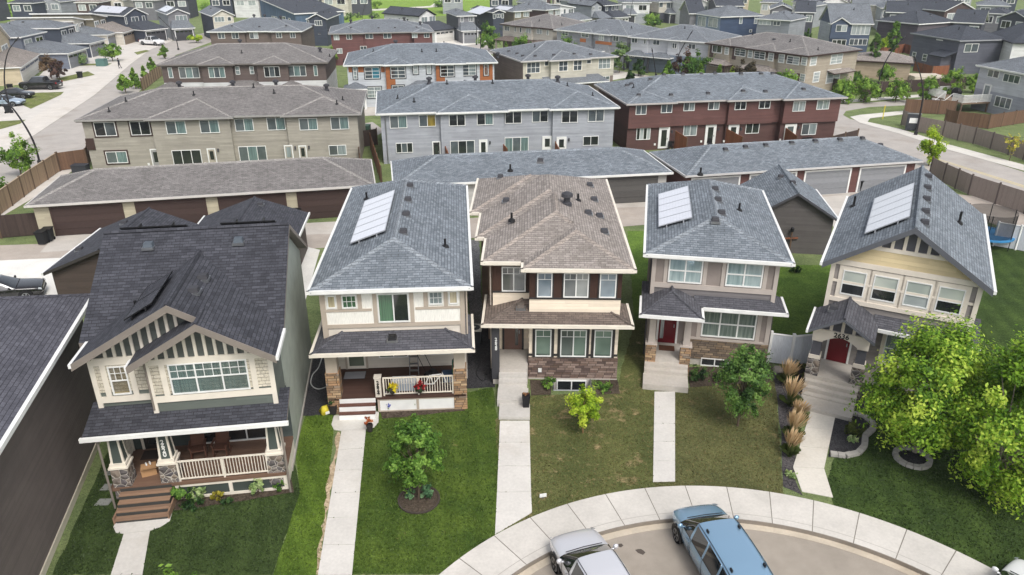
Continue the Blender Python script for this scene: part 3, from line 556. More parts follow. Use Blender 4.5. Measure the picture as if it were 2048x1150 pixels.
def house_2632():
    b = Bd('grey_hip_house', 'taupe house with steel blue hip roof and two four pane upper windows', 'house', (1290, 508), (1587, 527), 6.2)
    W = b.w; ST = plain((142, 132, 126), .8, .2); SD = siding((112, 108, 108), .14); TR = plain((180, 170, 162), .6); zr = lambda x, y: 6.2 + min(min(x, W - x) * .36, y * .47)
    m = MB(); m.box(.42, 6.48, .45, 11.5, 3.4, 6.05); b.part('upper_wall', m, ST); m = MB(); m.box(.43, 6.49, .43, 11.45, 3.5, 4.3); b.part('siding_band', m, SD); m = MB(); m.box(2.6, 6.5, .45, 11.5, 1.5, 3.5); m.box(.42, 3, 1.0, 11.5, .3, 3.5); b.part('lower_wall', m, ST)
    m = MB()
    for x in (.4, 6.3): m.box(x, x + .2, .38, .5, 3.6, 6.05)
    for x in (1.0, 2.92, 3.8, 5.8): m.box(x, x + .18, .41, .46, 4.55, 6.05)
    m.box(.6, 6.3, .385, .45, 4.3, 4.56); m.box(6.3, 6.52, .4, .5, 1.6, 3.5); m.box(2.92, 3.12, .41, .46, 1.6, 3.4); m.box(5.84, 6.04, .41, .46, 1.6, 3.4); m.box(2.6, 6.52, .4, .46, 1.48, 1.62); b.part('trim_board', m, TR)
    m = MB(); m.box(2.55, 6.54, .36, 3, .4, 1.5); m.box(6.4, 6.55, .5, 3, .4, 1.5); m.box(2.45, 2.6, .7, 1.1, .8, 1.5); b.part('stone_wall', m, LEDGE_MIX); m = MB(); m.box(.45, 6.5, .42, 11.4, -.3, .45); b.part('foundation', m, CONC2)
    m = MB(); hipr(m, 0, W, 0, 11.9, 6.2, .36, 2.7); r = b.part('roof', m, [SH_BL, WHITE]); ridge(m, r, SH_BL); m = MB(); gutter(m, rectg(-.03, W + .03, -.03, 11.9, 6.2), .06, True); m.build('gutter', WHITE, r)
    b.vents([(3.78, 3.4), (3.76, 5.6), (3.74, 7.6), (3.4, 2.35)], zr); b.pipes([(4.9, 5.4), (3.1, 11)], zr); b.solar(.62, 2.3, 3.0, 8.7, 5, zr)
    CU = glass((160, 176, 176), (124, 144, 146), .06, 4)
    for x0, x1 in ((1.22, 2.88), (4.02, 5.76)): b.win('F', .45, x0, 4.62, x1, 5.92, 2, 1, CU, split=[.5], fw=.07)
    b.win('F', .45, 3.14, 1.72, 5.8, 3.2, 3, 1, glass((130, 142, 134), (84, 96, 92), .06, 6), split=[.52], fw=.07); b.win('F', .42, 3.3, .0, 4.7, .48, 2, 1, PD)
    m = MB(); hipr(m, 0, 2.95, -1.7, 2.4, 3.7, .46, 1.5, .16, False)
    for a, e in (((0, -1.7, 3.7), (1.475, -.2, 4.385)), ((2.95, -1.7, 3.7), (1.475, -.2, 4.385)), ((1.475, -.2, 4.385), (1.475, .45, 4.385))): m.tube([a, e], .07, 6)
    m.slab([(2.6, -.4, 3.7), (7.0, -.4, 3.7), (6.2, .44, 3.99), (2.6, .44, 3.99)], .15, 0, 1); m.slab([(7.0, -.4, 3.7), (7.0, 1.5, 3.7), (6.48, 1.5, 3.88), (6.48, .44, 3.88), (6.2, .44, 3.99)], .15, 0, 1)
    r = b.part('porch_roof', m, [SH_PO, WHITE]); m = MB(); gutter(m, [(-.03, .4, 3.7), (-.03, -1.73, 3.7), (2.98, -1.73, 3.7), (2.98, -.43, 3.7), (7.03, -.43, 3.7), (7.03, 1.5, 3.7)], .055); m.build('gutter', WHITE, r)
    m = MB(); m.box(.4, 2.7, -.85, -.62, 3.1, 3.5); m.box(.4, .62, -.62, 1, 3.1, 3.5); m.box(2.46, 2.68, -.62, .5, 3.1, 3.5); b.part('porch_beam', m, TR)
    for x in (.66, 2.38):
        m = MB(); m.frustum(x, -.62, .17, .17, 1.7, 3.1, .15, .15); o = b.part('column', m, TR); m = MB(); m.box(x - .26, x + .26, -.88, -.36, 0, 1.66); m.build('stone_base', LEDGE_TAN, o); m = MB(); m.box(x - .3, x + .3, -.92, -.32, 1.66, 1.72); m.build('cap_stone', TR, o)
    b.door('F', 1.0, 1.02, .87, 1.92, 2.95, plain((96, 20, 28), .35), WHITE, (.1, .3, .12, .92, PL))
    m = MB(); m.box(.4, 2.55, -.85, 1.0, 0, .85); b.part('porch_slab', m, STEP); m = MB(); m.box(.4, 2.55, -1.15, -.85, 0, .68); m.box(.4, 2.55, -1.45, -1.15, 0, .5); m.box(.36, 2.56, -2.5, -1.45, 0, .32); b.part('step', m, STEP)
    m = MB(); m.box(1.1, 1.9, .1, .65, .852, .87); b.part('door_mat', m, plain((104, 70, 52), .9))
    m = MB(); m.tube([(.35, .5, 3.9), (.35, .5, 6.1)], .04, 8); m.tube([(.35, .9, .1), (.35, .9, 3.6)], .04, 8); m.tube([(6.55, .6, .1), (6.55, .6, 3.7)], .035, 8); b.part('downspout', m, CHAR)
    return b
def house_2636():
    b = Bd('front_gable_house', 'grey and cream house with one steep front gable and an arched porch', 'house', (1645, 525), (1988, 583), 6.2)
    SD = siding((138, 132, 128), .16); DG = plain((84, 84, 90), .7); CRM = siding((208, 190, 152), .2); TR = plain((222, 212, 198), .55); FA = plain((92, 94, 100), .6); W = b.w; xm = 3.55; p = .66; zr = lambda x, y: 6.2 + p * min(x, W - x)
    m = MB(); m.box(.4, 6.7, .45, 11.2, 3.4, 6.2); b.part('upper_wall', m, SD); m = MB(); m.box(.42, 6.68, .57, 11.1, -.1, 3.5); b.part('lower_wall', m, SD)
    m = MB(); m.extr([(.42, 6.2), (6.68, 6.2), (6.68, 6.2 + .1), (xm, 8.2), (.42, 6.3)], 'y', .46, 11.15); b.part('gable_wall', m, DG)
    m = MB(); m.extr([(.75, 6.36), (6.35, 6.36), (5.2, 7.12), (1.9, 7.12)], 'y', .41, .46); b.part('shake_panel', m, CRM)
    m = MB()
    for x in (.38, 6.54): m.box(x, x + .2, .36, .5, 3.6, 6.25)
    m.box(.58, 6.54, .37, .45, 6.12, 6.38); m.extr([(1.55, 7.1), (5.55, 7.1), (5.3, 7.28), (1.8, 7.28)], 'y', .38, .46); m.box(.58, 6.54, .395, .45, 5.2, 5.32); m.box(.58, 6.54, .37, .45, 4.2, 4.42)
    b.part('trim_board', m, TR)
    m = MB()
    for i in range(-3, 4):
        x = xm + i * .5 + .25; zt = zr(x, 0) - .3
        if zt > 7.35: m.box(x - .07, x + .07, .39, .47, 7.28, zt)
    b.part('gable_batten', m, TR)
    rz = 6.2 + p * xm; m = MB(); m.slab([(0, 0, 6.2), (xm, 0, rz), (xm, 11.7, rz), (0, 11.7, 6.2)], .22, 0, 1); m.slab([(W, 11.7, 6.2), (xm, 11.7, rz), (xm, 0, rz), (W, 0, 6.2)], .22, 0, 1); m.tube([(xm, 0, rz), (xm, 11.7, rz)], .09, 6)
    r = b.part('roof', m, [SH_BL, FA]); m = MB()
    for x0 in (0, W): m.add([(x0, -.05, 6.22), (xm, -.05, rz + .02), (xm, -.05, rz - .25), (x0, -.05, 5.95), (x0, 0, 6.22), (xm, 0, rz + .02), (xm, 0, rz - .25), (x0, 0, 5.95)], [(0, 1, 2, 3), (0, 4, 5, 1), (3, 2, 6, 7), (0, 3, 7, 4)])
    m.build('barge_board', FA, r); m = MB(); gutter(m, [(-.05, 0, 6.2), (-.05, 11.7, 6.2)], .06); gutter(m, [(W + .05, 0, 6.2), (W + .05, 11.7, 6.2)], .06); m.build('gutter', WHITE, r)
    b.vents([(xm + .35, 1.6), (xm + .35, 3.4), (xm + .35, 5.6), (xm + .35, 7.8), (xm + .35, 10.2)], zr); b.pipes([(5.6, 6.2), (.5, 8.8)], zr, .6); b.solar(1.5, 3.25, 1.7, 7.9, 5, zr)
    BLD = glass((166, 172, 160), (60, 62, 62), .08)
    for x0, x1, pn in ((.98, 2.02, PD), (2.34, 3.4, PD), (3.72, 4.78, PB), (5.06, 6.12, PD)):
        w = b.win('F', .45, x0, 4.62, x1, 5.88, 1, 1, pn, split=[.45], trim=TR, tw=.2)
        m = MB(); m.box(x0 + .06, x1 - .06, .415, .42, 4.62 + 1.26 * .48, 5.82); m.build('window_blind', glass((190, 196, 186), (164, 172, 166), .12), w)
    b.win('F', .57, 3.4, 1.4, 4.7, 3.0, 2, 1, PL, split=[.5], trim=TR, tw=.16)
    m = MB(); ez = 3.6; rx = 1.5; r2 = ez + 1.45 * .62; yf = -2.2
    m.slab([(.05, yf, ez), (rx, yf, r2), (rx, .45, r2), (.05, .45, ez)], .15, 0, 1); m.slab([(2.95, .45, ez), (rx, .45, r2), (rx, yf, r2), (2.95, yf, ez)], .15, 0, 1); m.tube([(rx, yf, r2), (rx, .45, r2)], .07, 6)
    m.slab([(2.7, -.5, 3.55), (7.1, -.5, 3.55), (7.1, 1.4, 4.21), (6.7, 1.4, 4.21), (6.7, .44, 3.88), (2.7, .44, 3.88)], .15, 0, 1)
    r = b.part('porch_roof', m, [SH_PO, FA]); m = MB(); gutter(m, [(.02, yf, ez), (.02, .45, ez)], .05); gutter(m, [(2.97, -.53, 3.55), (7.12, -.53, 3.55)], .05); m.build('gutter', WHITE, r); b.vents([(.9, -.5)], lambda x, y: ez + .62 * (x - .05))
    m = MB(); m.extr([(.3, 3.35), (2.7, 3.35), (rx, 4.2)], 'y', -1.3, -1.2); b.part('gable_wall', m, DG); m = MB()
    for x in (1.0, 1.5, 2.0): m.box(x - .07, x + .07, -1.37, -1.3, 3.4, ez + .62 * (1.45 - abs(x - rx)) - .17)
    b.part('gable_batten', m, TR)
    m = MB(); pts = [(.25, 3.4), (.25, 2.75)] + [(.75 + 1.5 * t, 2.8 + .32 * math.sin(math.pi * t)) for t in [i / 10 for i in range(11)]] + [(2.75, 2.75), (2.75, 3.4)]
    m.extr(pts, 'y', -1.4, -1.28); o = b.part('porch_arch', m, TR); b.text('2636', 1.5, -1.42, 3.23, .34, BLACK, o)
    for x in (.5, 2.5):
        m = MB(); m.frustum(x, -1.1, .22, .22, 1.95, 2.8, .19, .19); o = b.part('column', m, DG); m = MB(); m.box(x - .27, x + .27, -1.37, -.83, 1.75, 1.95); m.build('cap_stone', TR, o); m = MB(); m.box(x - .24, x + .24, -1.34, -.86, 2.7, 2.8); m.build('column_trim', TR, o); m = MB(); m.frustum(x, -1.1, .31, .31, .0, 1.75, .28, .28); m.build('stone_base', FIELD, o)
    b.door('F', .57, .95, .87, 1.9, 2.95, plain((104, 18, 26), .3), WHITE)
    m = MB(); m.box(.25, 2.75, -1.4, .57, 0, .85); b.part('porch_slab', m, STEP); m = MB()
    for i in range(3): m.box(.3, 2.7, -1.4 - .32 * (i + 1), -1.4 - .32 * i, 0, .85 - .19 * (i + 1))
    m.box(.32, 2.68, -3.4, -2.36, 0, .2); b.part('step', m, STEP); m = MB(); m.box(.4, 6.7, .6, 11.1, -.2, .3); b.part('foundation', m, CONC2)
    return b
HS = [house_2620(), house_2624(), house_2628(), house_2632(), house_2636()]
# ---------------------------------------------------------------- row houses, garages and houses further back
def px(z, ox, oy, *r): return tuple(v / z + (oy if i % 2 else ox) for i, v in enumerate(r))
def rowhouse(name, label, fl, fr, ez, D, up, lo, zs, roof, fasc, bumps=(), wins=(), doors=(), group=None, p=.36, vents=(), pots=(), pipes=(), frame=None, cat='townhouse', rot=None, sidewins=True, band=None, gut=None, ov=.4, jetty=0):
    b = Bd(name, label, cat, fl, fr, ez, group, rot); W = b.w; b.D = D; b.bumps = bumps; b.ov = ov
    def yat(x):
        for x0, x1, dy in bumps:
            if x0 + .3 <= x <= x1 - .3: return ov - dy
        return ov
    b.yat = yat; b.jetty = jetty
    m = MB(); m.box(ov, W - ov, ov, D - ov, zs, ez - .12)
    for x0, x1, dy in bumps: m.box(x0 + ov, x1 - ov, ov - dy, ov + .2, zs, ez - .125)
    b.part('upper_wall', m, up)
    m = MB(); m.box(ov + .01, W - ov - .01, ov + .01 + jetty, D - ov - .01, -.1, zs)
    for x0, x1, dy in bumps: m.box(x0 + ov + .01, x1 - ov - .01, ov - dy + .01 + jetty, ov + .2 + jetty, -.1, zs)
    b.part('lower_wall', m, lo)
    if band: m = MB(); m.box(ov - .02, W - ov + .02, ov - .03, D - ov, zs - .12, zs + .1); b.part('belt_board', m, band)
    m = MB(); hipr(m, 0, W, 0, D, ez, p)
    for i, (x0, x1, dy) in enumerate(bumps):
        k = .004 * (i + 1); hw = (x1 - x0) / 2; hipr(m, x0 + k, x1 - k, -dy + k, max(D * .5, x1 - x0 + 1 - dy), ez + k, p, None, .2, False); a = ((x0 + x1) / 2, hw - dy, ez + hw * p + k)
        m.capl = m.capl[:-5] + [((x0, -dy, ez), a), ((x1, -dy, ez), a)]
    r = b.part('roof', m, [roof, fasc]); ridge(m, r, roof); m = MB(); pts = [(0, D, ez), (0, 0, ez)]
    bs = sorted(bumps); cur = 0
    pts = [(-.03, D, ez)]; x = -.03; y = -.03
    edges = []
    for x0, x1, dy in bs: edges.append((x0, x1, dy))
    if not edges or edges[0][0] > .1: pts.append((-.03, -.03, ez))
    for x0, x1, dy in edges:
        pts += [(x0 - .02, -.03, ez)] if x0 > .1 else []
        pts += [(x0 - .03, -dy - .03, ez), (x1 + .03, -dy - .03, ez)]
        if x1 < W - .1: pts.append((x1 + .03, -.03, ez))
    if not edges or edges[-1][1] < W - .1: pts.append((W + .03, -.03, ez))
    pts.append((W + .03, D, ez)); gutter(m, pts, .05); m.build('gutter', gut or fasc, r)
    for w in wins:
        u0, v0, u1, v1 = w[:4]; k = dict(w[5]) if len(w) > 5 else {}
        x = b.pf((u0 + u1) / 2, v0, ov)[0]; y = k.pop('y', yat(x)); 
        zc_ = b.pf(u0, (v0 + v1) / 2, y)[1]
        if jetty and zc_ < zs: y += jetty
        k.setdefault('cols', w[4] if len(w) > 4 else 2); k.setdefault('frame', frame); b.wp(u0, v0, u1, v1, y, **k)
    for d in doors:
        u0, v0, u1, v1, mt = d[:5]; x = b.pf((u0 + u1) / 2, v0, ov)[0]; y = yat(x) + jetty; a = b.pf(u0, v0, y); e = b.pf(u1, v1, y); zt = max(a[1], 2.0); zt = min(zt, zs - .15)
        b.door('F', y, a[0], min(.15, zt - 2.0), e[0], zt, mt, WHITE, d[5] if len(d) > 5 else (.2, .8, .15, .9, PD))
        m = MB(); xl = e[0] + .35; m.box(xl - .07, xl + .07, y - .16, y, 1.75, 2.05); b.part('wall_light', m, CHAR); m = MB(); xl = a[0] - .45; m.box(xl - .1, xl + .1, y - .06, y, .5, .72); b.part('wall_vent', m, WHITE)
    zr = lambda x, y: ez + p * min(x, W - x, y, D - y) + .0
    def top(x, y):
        z = zr(x, y)
        for x0, x1, dy in bumps:
            if x0 < x < x1: z = max(z, ez + p * min(x - x0, x1 - x, y + dy))
        return z
    b.top = top
    if vents: b.vents(vents, top)
    if pots: b.pots(pots, top)
    if pipes: b.pipes(pipes, top)
    return b
def Z1(*r): return px(2.874, 0, 0, *r)
def Z2(*r): return px(2.874, 600, 0, *r)
def Z3(*r): return px(2.566, 1250, 0, *r)
def Z4(*r): return px(6.02, 960, 0, *r)
def Z5(*r): return px(6.02, 1280, 0, *r)
def Z6(*r): return px(9.14, 1600, 0, *r)
def Z7(*r): return px(8.21, 1800, 0, *r)
TAN = siding((152, 147, 136), .14); GREYS = siding((152, 155, 161), .14); REDS = siding((96, 66, 62), .14); REDL = siding((84, 60, 56), .14); BRT = plain((64, 48, 44), .6)
TRIMD = (('trim', BRT), ('tw', .14)); tea = [glass((96, 104, 106), (76, 84, 86)), PT]; tea2 = [glass((88, 94, 96)), PL]
def w(Z, l): return [tuple(Z(*r[:4])) + tuple(r[4:]) for r in l]
def build_rows():
    R = {}
    W_ = lambda fl, fr, z: (G(*fl, z) - G(*fr, z)).xy.length
    e = 5.1
    # tan row
    fl, fr = (150, 241), (722, 226); b0 = Bd('probe', None, None, fl, fr, e); X = lambda u, v: b0.pl(u, v, e).x
    bm_ = [(X(292, 237), X(468, 231), .5), (X(563, 230), b0.w, .45)]; bpy.data.objects.remove(b0.root)
    R['tan'] = rowhouse('townhouse', 'tan sided townhouse row with brown roof and dark trimmed windows at its left end', fl, fr, e, 12.5, TAN, TAN, 2.5, SH_TAN, BRT, bm_,
        w(Z1, [(535, 703, 675, 780, 2, TRIMD + (('pane', [PD, PG]),)), (742, 698, 872, 774, 2, TRIMD + (('pane', PD),)), (948, 696, 1076, 768, 2, (('pane', tea),)), (1143, 690, 1266, 762, 2, (('pane', tea),)), (1345, 682, 1462, 752, 2, (('pane', tea),)), (1530, 676, 1644, 746, 2, (('pane', tea),)), (1716, 680, 1829, 746, 2, (('pane', tea),)), (1897, 672, 2008, 742, 2, (('pane', tea),)),
        (605, 872, 740, 935, 2, TRIMD + (('pane', tea),)), (985, 864, 1167, 945, 3, (('pane', PD),)), (1368, 842, 1540, 930, 3, (('pane', tea),)), (1888, 835, 1994, 890, 2, (('pane', tea2),))]),
        w(Z1, [(868, 865, 935, 965, plain((150, 150, 148), .5), (.2, .8, .4, .9, PD)), (1195, 862, 1250, 965, plain((168, 160, 146), .5), (.2, .8, .5, .92, PD)), (1638, 840, 1688, 942, plain((160, 154, 142), .5), (.15, .85, .45, .95, PL)), (1722, 850, 1766, 938, plain((160, 154, 142), .5), (.2, .8, .5, .92, PD))]),
        None, .285, pots=[(8, 6.6), (13.2, 6.9), (17.5, 6.9), (22.6, 6.8)], pipes=[(2.6, 1.6), (3.6, 3.6), (9.8, 4.6), (15.4, 6.0), (17.6, 4.6), (24.4, 4.0), (24, 1.7)], gut=plain((150, 148, 144), .5))
    b = R['tan']; m = MB(); m.box(.36, 1.1, .3, .45, 2.2, 3.3); b.part('corner_panel', m, BRT)
    m = MB(); 
    for u, v in ((905, 690), (1312, 680)): x = b.pf(*Z1(u, v), .4)[0]; m.tube([(x, b.yat(x) - .1 if 1 else 0, 5.0), (x, .25, 4.6), (x, .25, .1)], .05, 6)
    b.part('downspout', m, BRT)
    # grey row
    fl, fr = (752, 228), (1237, 213); b0 = Bd('probe', None, None, fl, fr, e); X = lambda u, v: b0.pl(u, v, e).x; bm_ = [(X(872, 224), X(1015, 219), .45), (X(1098, 217), b0.w, .4)]; bpy.data.objects.remove(b0.root)
    R['grey'] = rowhouse('townhouse', 'light grey sided townhouse row with blue grey roof behind the long blue grey garage', fl, fr, e, 12.5, GREYS, GREYS, 2.5, SH_BL, WHITE, bm_,
        w(Z2, [(513, 666, 617, 735, 2, (('pane', tea),)), (682, 660, 781, 726, 2, (('pane', [PG, glass((150, 132, 60), (110, 96, 50), .08, 8)]),)), (855, 658, 951, 722, 2, (('pane', PD),)), (1016, 652, 1111, 716, 2, (('pane', [PD, PT]),)), (1178, 642, 1273, 708, 2, (('pane', PD),)), (1334, 637, 1425, 700, 2, (('pane', [PG, PD]),)), (1504, 637, 1595, 703, 2, (('pane', PD),)), (1656, 630, 1746, 697, 2, (('pane', PG),)),
        (550, 822, 650, 876, 3, (('pane', [PD, PG]),)), (862, 810, 1005, 890, 3, (('pane', [PG, PD]),)), (1176, 791, 1313, 872, 3, (('pane', [PT, PG]),)), (1627, 783, 1714, 834, 2, (('pane', PD),))]),
        w(Z2, [(765, 818, 805, 920, plain((50, 48, 48), .5)), (1034, 808, 1073, 912, WHITE, (.15, .85, .1, .92, PD)), (1398, 788, 1443, 890, WHITE, (.2, .8, .5, .92, PD)), (1480, 792, 1523, 890, WHITE, (.2, .8, .5, .92, PD))]),
        None, .3, pots=[(5.6, 6.6), (10.5, 6.9), (16.2, 6.9), (19.4, 6.6)], pipes=[(2.2, 4.2), (3.8, 2.2), (7.4, 5.8), (12.2, 5.7), (20.2, 5.4), (22.4, 3.0)])
    b = R['grey']; m = MB()
    for u, v in ((1145, 640), (488, 655)): x = b.pf(*Z2(u, v), .4)[0]; m.tube([(x, .3, 5.0), (x, .3, .1)], .05, 6)
    b.part('downspout', m, STEEL)
    # dark red row
    fl, fr = (1252, 207), (1686, 192); b0 = Bd('probe', None, None, fl, fr, e); X = lambda u, v: b0.pl(u, v, e).x; bm_ = [(0, X(1350, 203), .4), (X(1453, 200), X(1556, 196), .4), (X(1560, 196), b0.w, .8)]; bpy.data.objects.remove(b0.root)
    R['red'] = rowhouse('townhouse', 'dark red townhouse row with grey roof and timber privacy screens at its back doors', fl, fr, e, 12.0, REDS, REDL, 2.45, SH_BL, plain((70, 60, 58), .5), bm_,
        w(Z3, [(57, 537, 108, 587, 2, (('pane', PG),)), (187, 528, 240, 578, 2, (('pane', PG),)), (303, 520, 355, 568, 2, (('pane', tea2),)), (430, 513, 481, 562, 2, (('pane', tea2),)), (567, 513, 618, 562, 2, (('pane', PD),)), (691, 508, 742, 556, 2, (('pane', PD),)), (865, 520, 920, 570, 2, (('pane', PL),)), (988, 513, 1043, 560, 2, (('pane', PL),)), (60, 657, 127, 715, 4, (('pane', [PD, PB]),)), (302, 640, 365, 695, 2, (('pane', PL),)), (622, 628, 684, 683, 2, (('pane', PD),)), (910, 635, 976, 690, 2, (('pane', tea2),))]),
        w(Z3, [(180, 655, 217, 752, WHITE, (.2, .8, .1, .92, PD)), (420, 635, 455, 735, WHITE, (.2, .8, .1, .92, PD)), (537, 636, 570, 735, WHITE, (.2, .8, .1, .92, PD)), (826, 642, 862, 735, WHITE, (.2, .8, .1, .92, PG))]), None, .30,
        vents=[(1.8, 1.4), (5.4, 1.4), (9.6, 1.5), (13.6, 1.5), (16.2, 1.5), (20.5, 1.2), (4.6, 5.8), (6.2, 6.0), (8.4, 6), (10.6, 6.1), (12.2, 6.0), (15.2, 5.7), (17.6, 5.6), (19.0, 5.6), (2.2, 6.6), (2.7, 6.6)], pipes=[(2.4, 5.0)], jetty=.25, gut=plain((176, 170, 166), .5))
    # second row of fronts
    BRW = siding((94, 82, 78), .14); WHS = siding((196, 196, 196), .14)
    fl, fr = (313, 130), (655, 125); e3 = 5.6
    def bmp(fl, fr, e, l):
        b0 = Bd('probe', None, None, fl, fr, e); o = [(b0.pl(u0, v0, e).x if u0 > fl[0] + 3 else 0, b0.pl(u1, v1, e).x if u1 < fr[0] - 3 else b0.w, dy) for u0, v0, u1, v1, dy in l]; bpy.data.objects.remove(b0.root); return o
    bm_ = bmp(fl, fr, e3, [(393, 130, 468, 129, .5), (504, 129, 580, 127, .5)])
    b = R['brownwhite'] = rowhouse('townhouse', 'townhouse row with brown upper and pale grey lower walls behind the tan row', fl, fr, e3, 13, BRW, WHS, 3.2, SH_TAN, plain((112, 106, 102), .5), bm_,
        w(Z1, [(962, 388, 998, 448, 1, (('pane', PT),)), (1024, 386, 1151, 448, 3, (('pane', tea),)), (1195, 386, 1298, 446, 3, (('pane', [PT, PG]),)), (1350, 382, 1382, 428, 1, (('pane', PL), ('split', (.5,)))), (1433, 382, 1463, 425, 1, (('pane', PL), ('split', (.5,)))), (1515, 383, 1612, 442, 3, (('pane', [PD, PG]),)), (1652, 378, 1762, 437, 3, (('pane', tea),)), (1800, 376, 1828, 436, 1, (('pane', PT),))]), (), None, .29, pots=[(9.5, 7.2), (20.5, 7.0), (25.5, 6.9)], pipes=[(10.4, 3.4), (22, 5.2), (24, 4.4)])
    def porches(b, l, roof, fas, col=WHITE):
        for u0, u1, v, dy in l:
            x0, x1 = b.pf(u0, v, .4)[0], b.pf(u1, v, .4)[0]; m = MB(); hipr(m, x0, x1, -1.4 - dy, 1.6, 2.75, .4, None, .15); b.part('porch_roof', m, [roof, fas])
            m = MB(); m.box(x0 + .25, x0 + .5, -1.2 - dy, -.95 - dy, 0, 2.6); b.part('column', m, col); m = MB(); m.box(x1 - .5, x1 - .25, -1.2 - dy, -.95 - dy, 0, 2.6); b.part('column', m, col)
    porches(b, [(318, 366, 165, 0), (454, 530, 165, .2), (563, 604, 165, 0)], SH_TAN, BRT)
    fl, fr = (687, 131), (995, 124.5); ORG = siding((150, 92, 54), .16); WHB = siding((182, 186, 190), .2); DKT = plain((52, 56, 62), .5); T2 = (('trim', DKT), ('tw', .12))
    bm_ = bmp(fl, fr, e3, [(766, 129, 826, 128, .4), (870, 127, 932, 126, .4)])
    b = R['whiteorange'] = rowhouse('townhouse', 'white townhouse row with orange wood panels and black trimmed windows', fl, fr, e3, 13, WHB, WHB, 2.7, SH_BL, WHITE, bm_,
        w(Z2, [(303, 387, 330, 455, 1, T2 + (('pane', PL), ('rows', 3))), (370, 388, 460, 450, 2, T2 + (('pane', [PG, glass((70, 130, 146), (50, 100, 120))]), ('rows', 3))), (520, 385, 607, 448, 2, T2 + (('pane', PG), ('rows', 3))), (650, 378, 680, 425, 1, T2 + (('pane', PB), ('rows', 2))), (727, 377, 755, 423, 1, T2 + (('pane', PB),)), (806, 377, 887, 438, 2, T2 + (('pane', [PD, PG]), ('rows', 3))), (927, 372, 1012, 432, 2, T2 + (('pane', [PG, PL]), ('rows', 3))), (1057, 370, 1083, 433, 1, T2 + (('pane', PB),)), (385, 500, 470, 560, 2, T2 + (('pane', PL), ('rows', 3))), (528, 492, 600, 530, 2, T2 + (('pane', PG),))]), (), None, .29, pots=[(7, 7.4), (21.5, 7.2)], pipes=[(3.9, 4.6), (10.5, 3.8), (12.5, 3.8), (13.8, 7.2)])
    for u0, v0, u1, v1 in (Z2(490, 385, 552, 515), Z2(780, 375, 835, 475), Z2(1033, 367, 1108, 465), Z2(278, 385, 300, 415), Z2(333, 385, 366, 415), Z2(464, 385, 488, 415)):
        x = b.pf((u0 + u1) / 2, v0, .4)[0]; y = b.yat(x); a, c = b.pf(u0, v0, y), b.pf(u1, v1, y); m = MB(); m.box(a[0], c[0], y - .03, y, c[1], min(a[1], e3 - .15)); b.part('wood_panel', m, ORG)
    porches(b, [(687, 735, 170, 0), (812, 876, 165, .2), (908, 950, 165, 0)], SH_GR, WHITE)
    fl, fr = (1043, 123), (1236, 112.5); CRM = siding((186, 182, 168), .2); BGY = siding((124, 110, 102), .15); TRC = plain((214, 206, 188), .5); T3 = (('trim', TRC), ('tw', .1))
    bm_ = bmp(fl, fr, e3, [(1095, 120, 1178, 116, .7)])
    b = R['beige'] = rowhouse('townhouse', 'cream and taupe duplex with grid windows and grey roof beside the white and orange row', fl, fr, e3, 13, CRM, BGY, 2.9, SH_GR, plain((196, 192, 188), .5), bm_,
        w(Z2, [(1303, 360, 1378, 417, 3, T3 + (('pane', PG), ('rows', 2))), (1405, 352, 1428, 378, 1, T3), (1488, 352, 1537, 407, 2, T3 + (('pane', PG), ('rows', 2))), (1572, 347, 1618, 403, 2, T3 + (('pane', PG), ('rows', 2))), (1648, 338, 1672, 365, 1, T3), (1716, 338, 1782, 392, 3, T3 + (('pane', PL), ('rows', 2))), (1556, 450, 1620, 492, 3, (('pane', PG), ('rows', 2))), (1710, 440, 1778, 475, 3, (('pane', PG), ('rows', 2)))]), (), None, .27, vents=[(2.6, 1.4), (5.4, 1.3), (8.4, 1.0), (11.0, 1.0), (15.5, 1.3), (1.2, 8), (1.3, 5), (1.2, 2.6)], pipes=[(4.2, 5.4)])
    m = MB(); m.box(-.0 + .38, .41, .41, 12.6, 2.6, 5.47); b.part('side_wall', m, BGY)
    x0, x1 = b.pf(1076, 155, .4)[0], b.pf(1204, 150, .4)[0]; m = MB(); m.slab([(x0, -2, 2.6), (x1, -2, 2.6), (x1 - .6, .4, 3.3), (x0 + .6, .4, 3.3)], .15, 0, 1); b.part('porch_roof', m, [SH_GR, WHITE])
    # rows behind
    fl, fr = (415, 63), (605, 62)
    R['farbrown'] = rowhouse('townhouse', 'brown townhouse block with grey hip roof directly behind the brown and pale row', fl, fr, e3, 13, siding((106, 94, 88), .15), siding((106, 94, 88), .15), 2.7, SH_GR, WHITE, bmp(fl, fr, e3, [(415, 63, 492, 63, .5), (536, 63, 605, 62, .5)]), w(Z1, [(1250, 187, 1295, 222, 2), (1330, 187, 1375, 222, 2), (1432, 185, 1487, 222, 2, (('pane', [PG, PB]),)), (1585, 187, 1622, 218, 2), (1666, 187, 1700, 218, 2)]), (), None, .28, vents=[(4, 2), (9, 2), (14, 2), (20, 2)], pots=[(7, 6.8), (9, 6.8), (12, 6.8), (18, 6.8), (21, 6.8)])
    fl, fr = (657, 67), (868, 63)
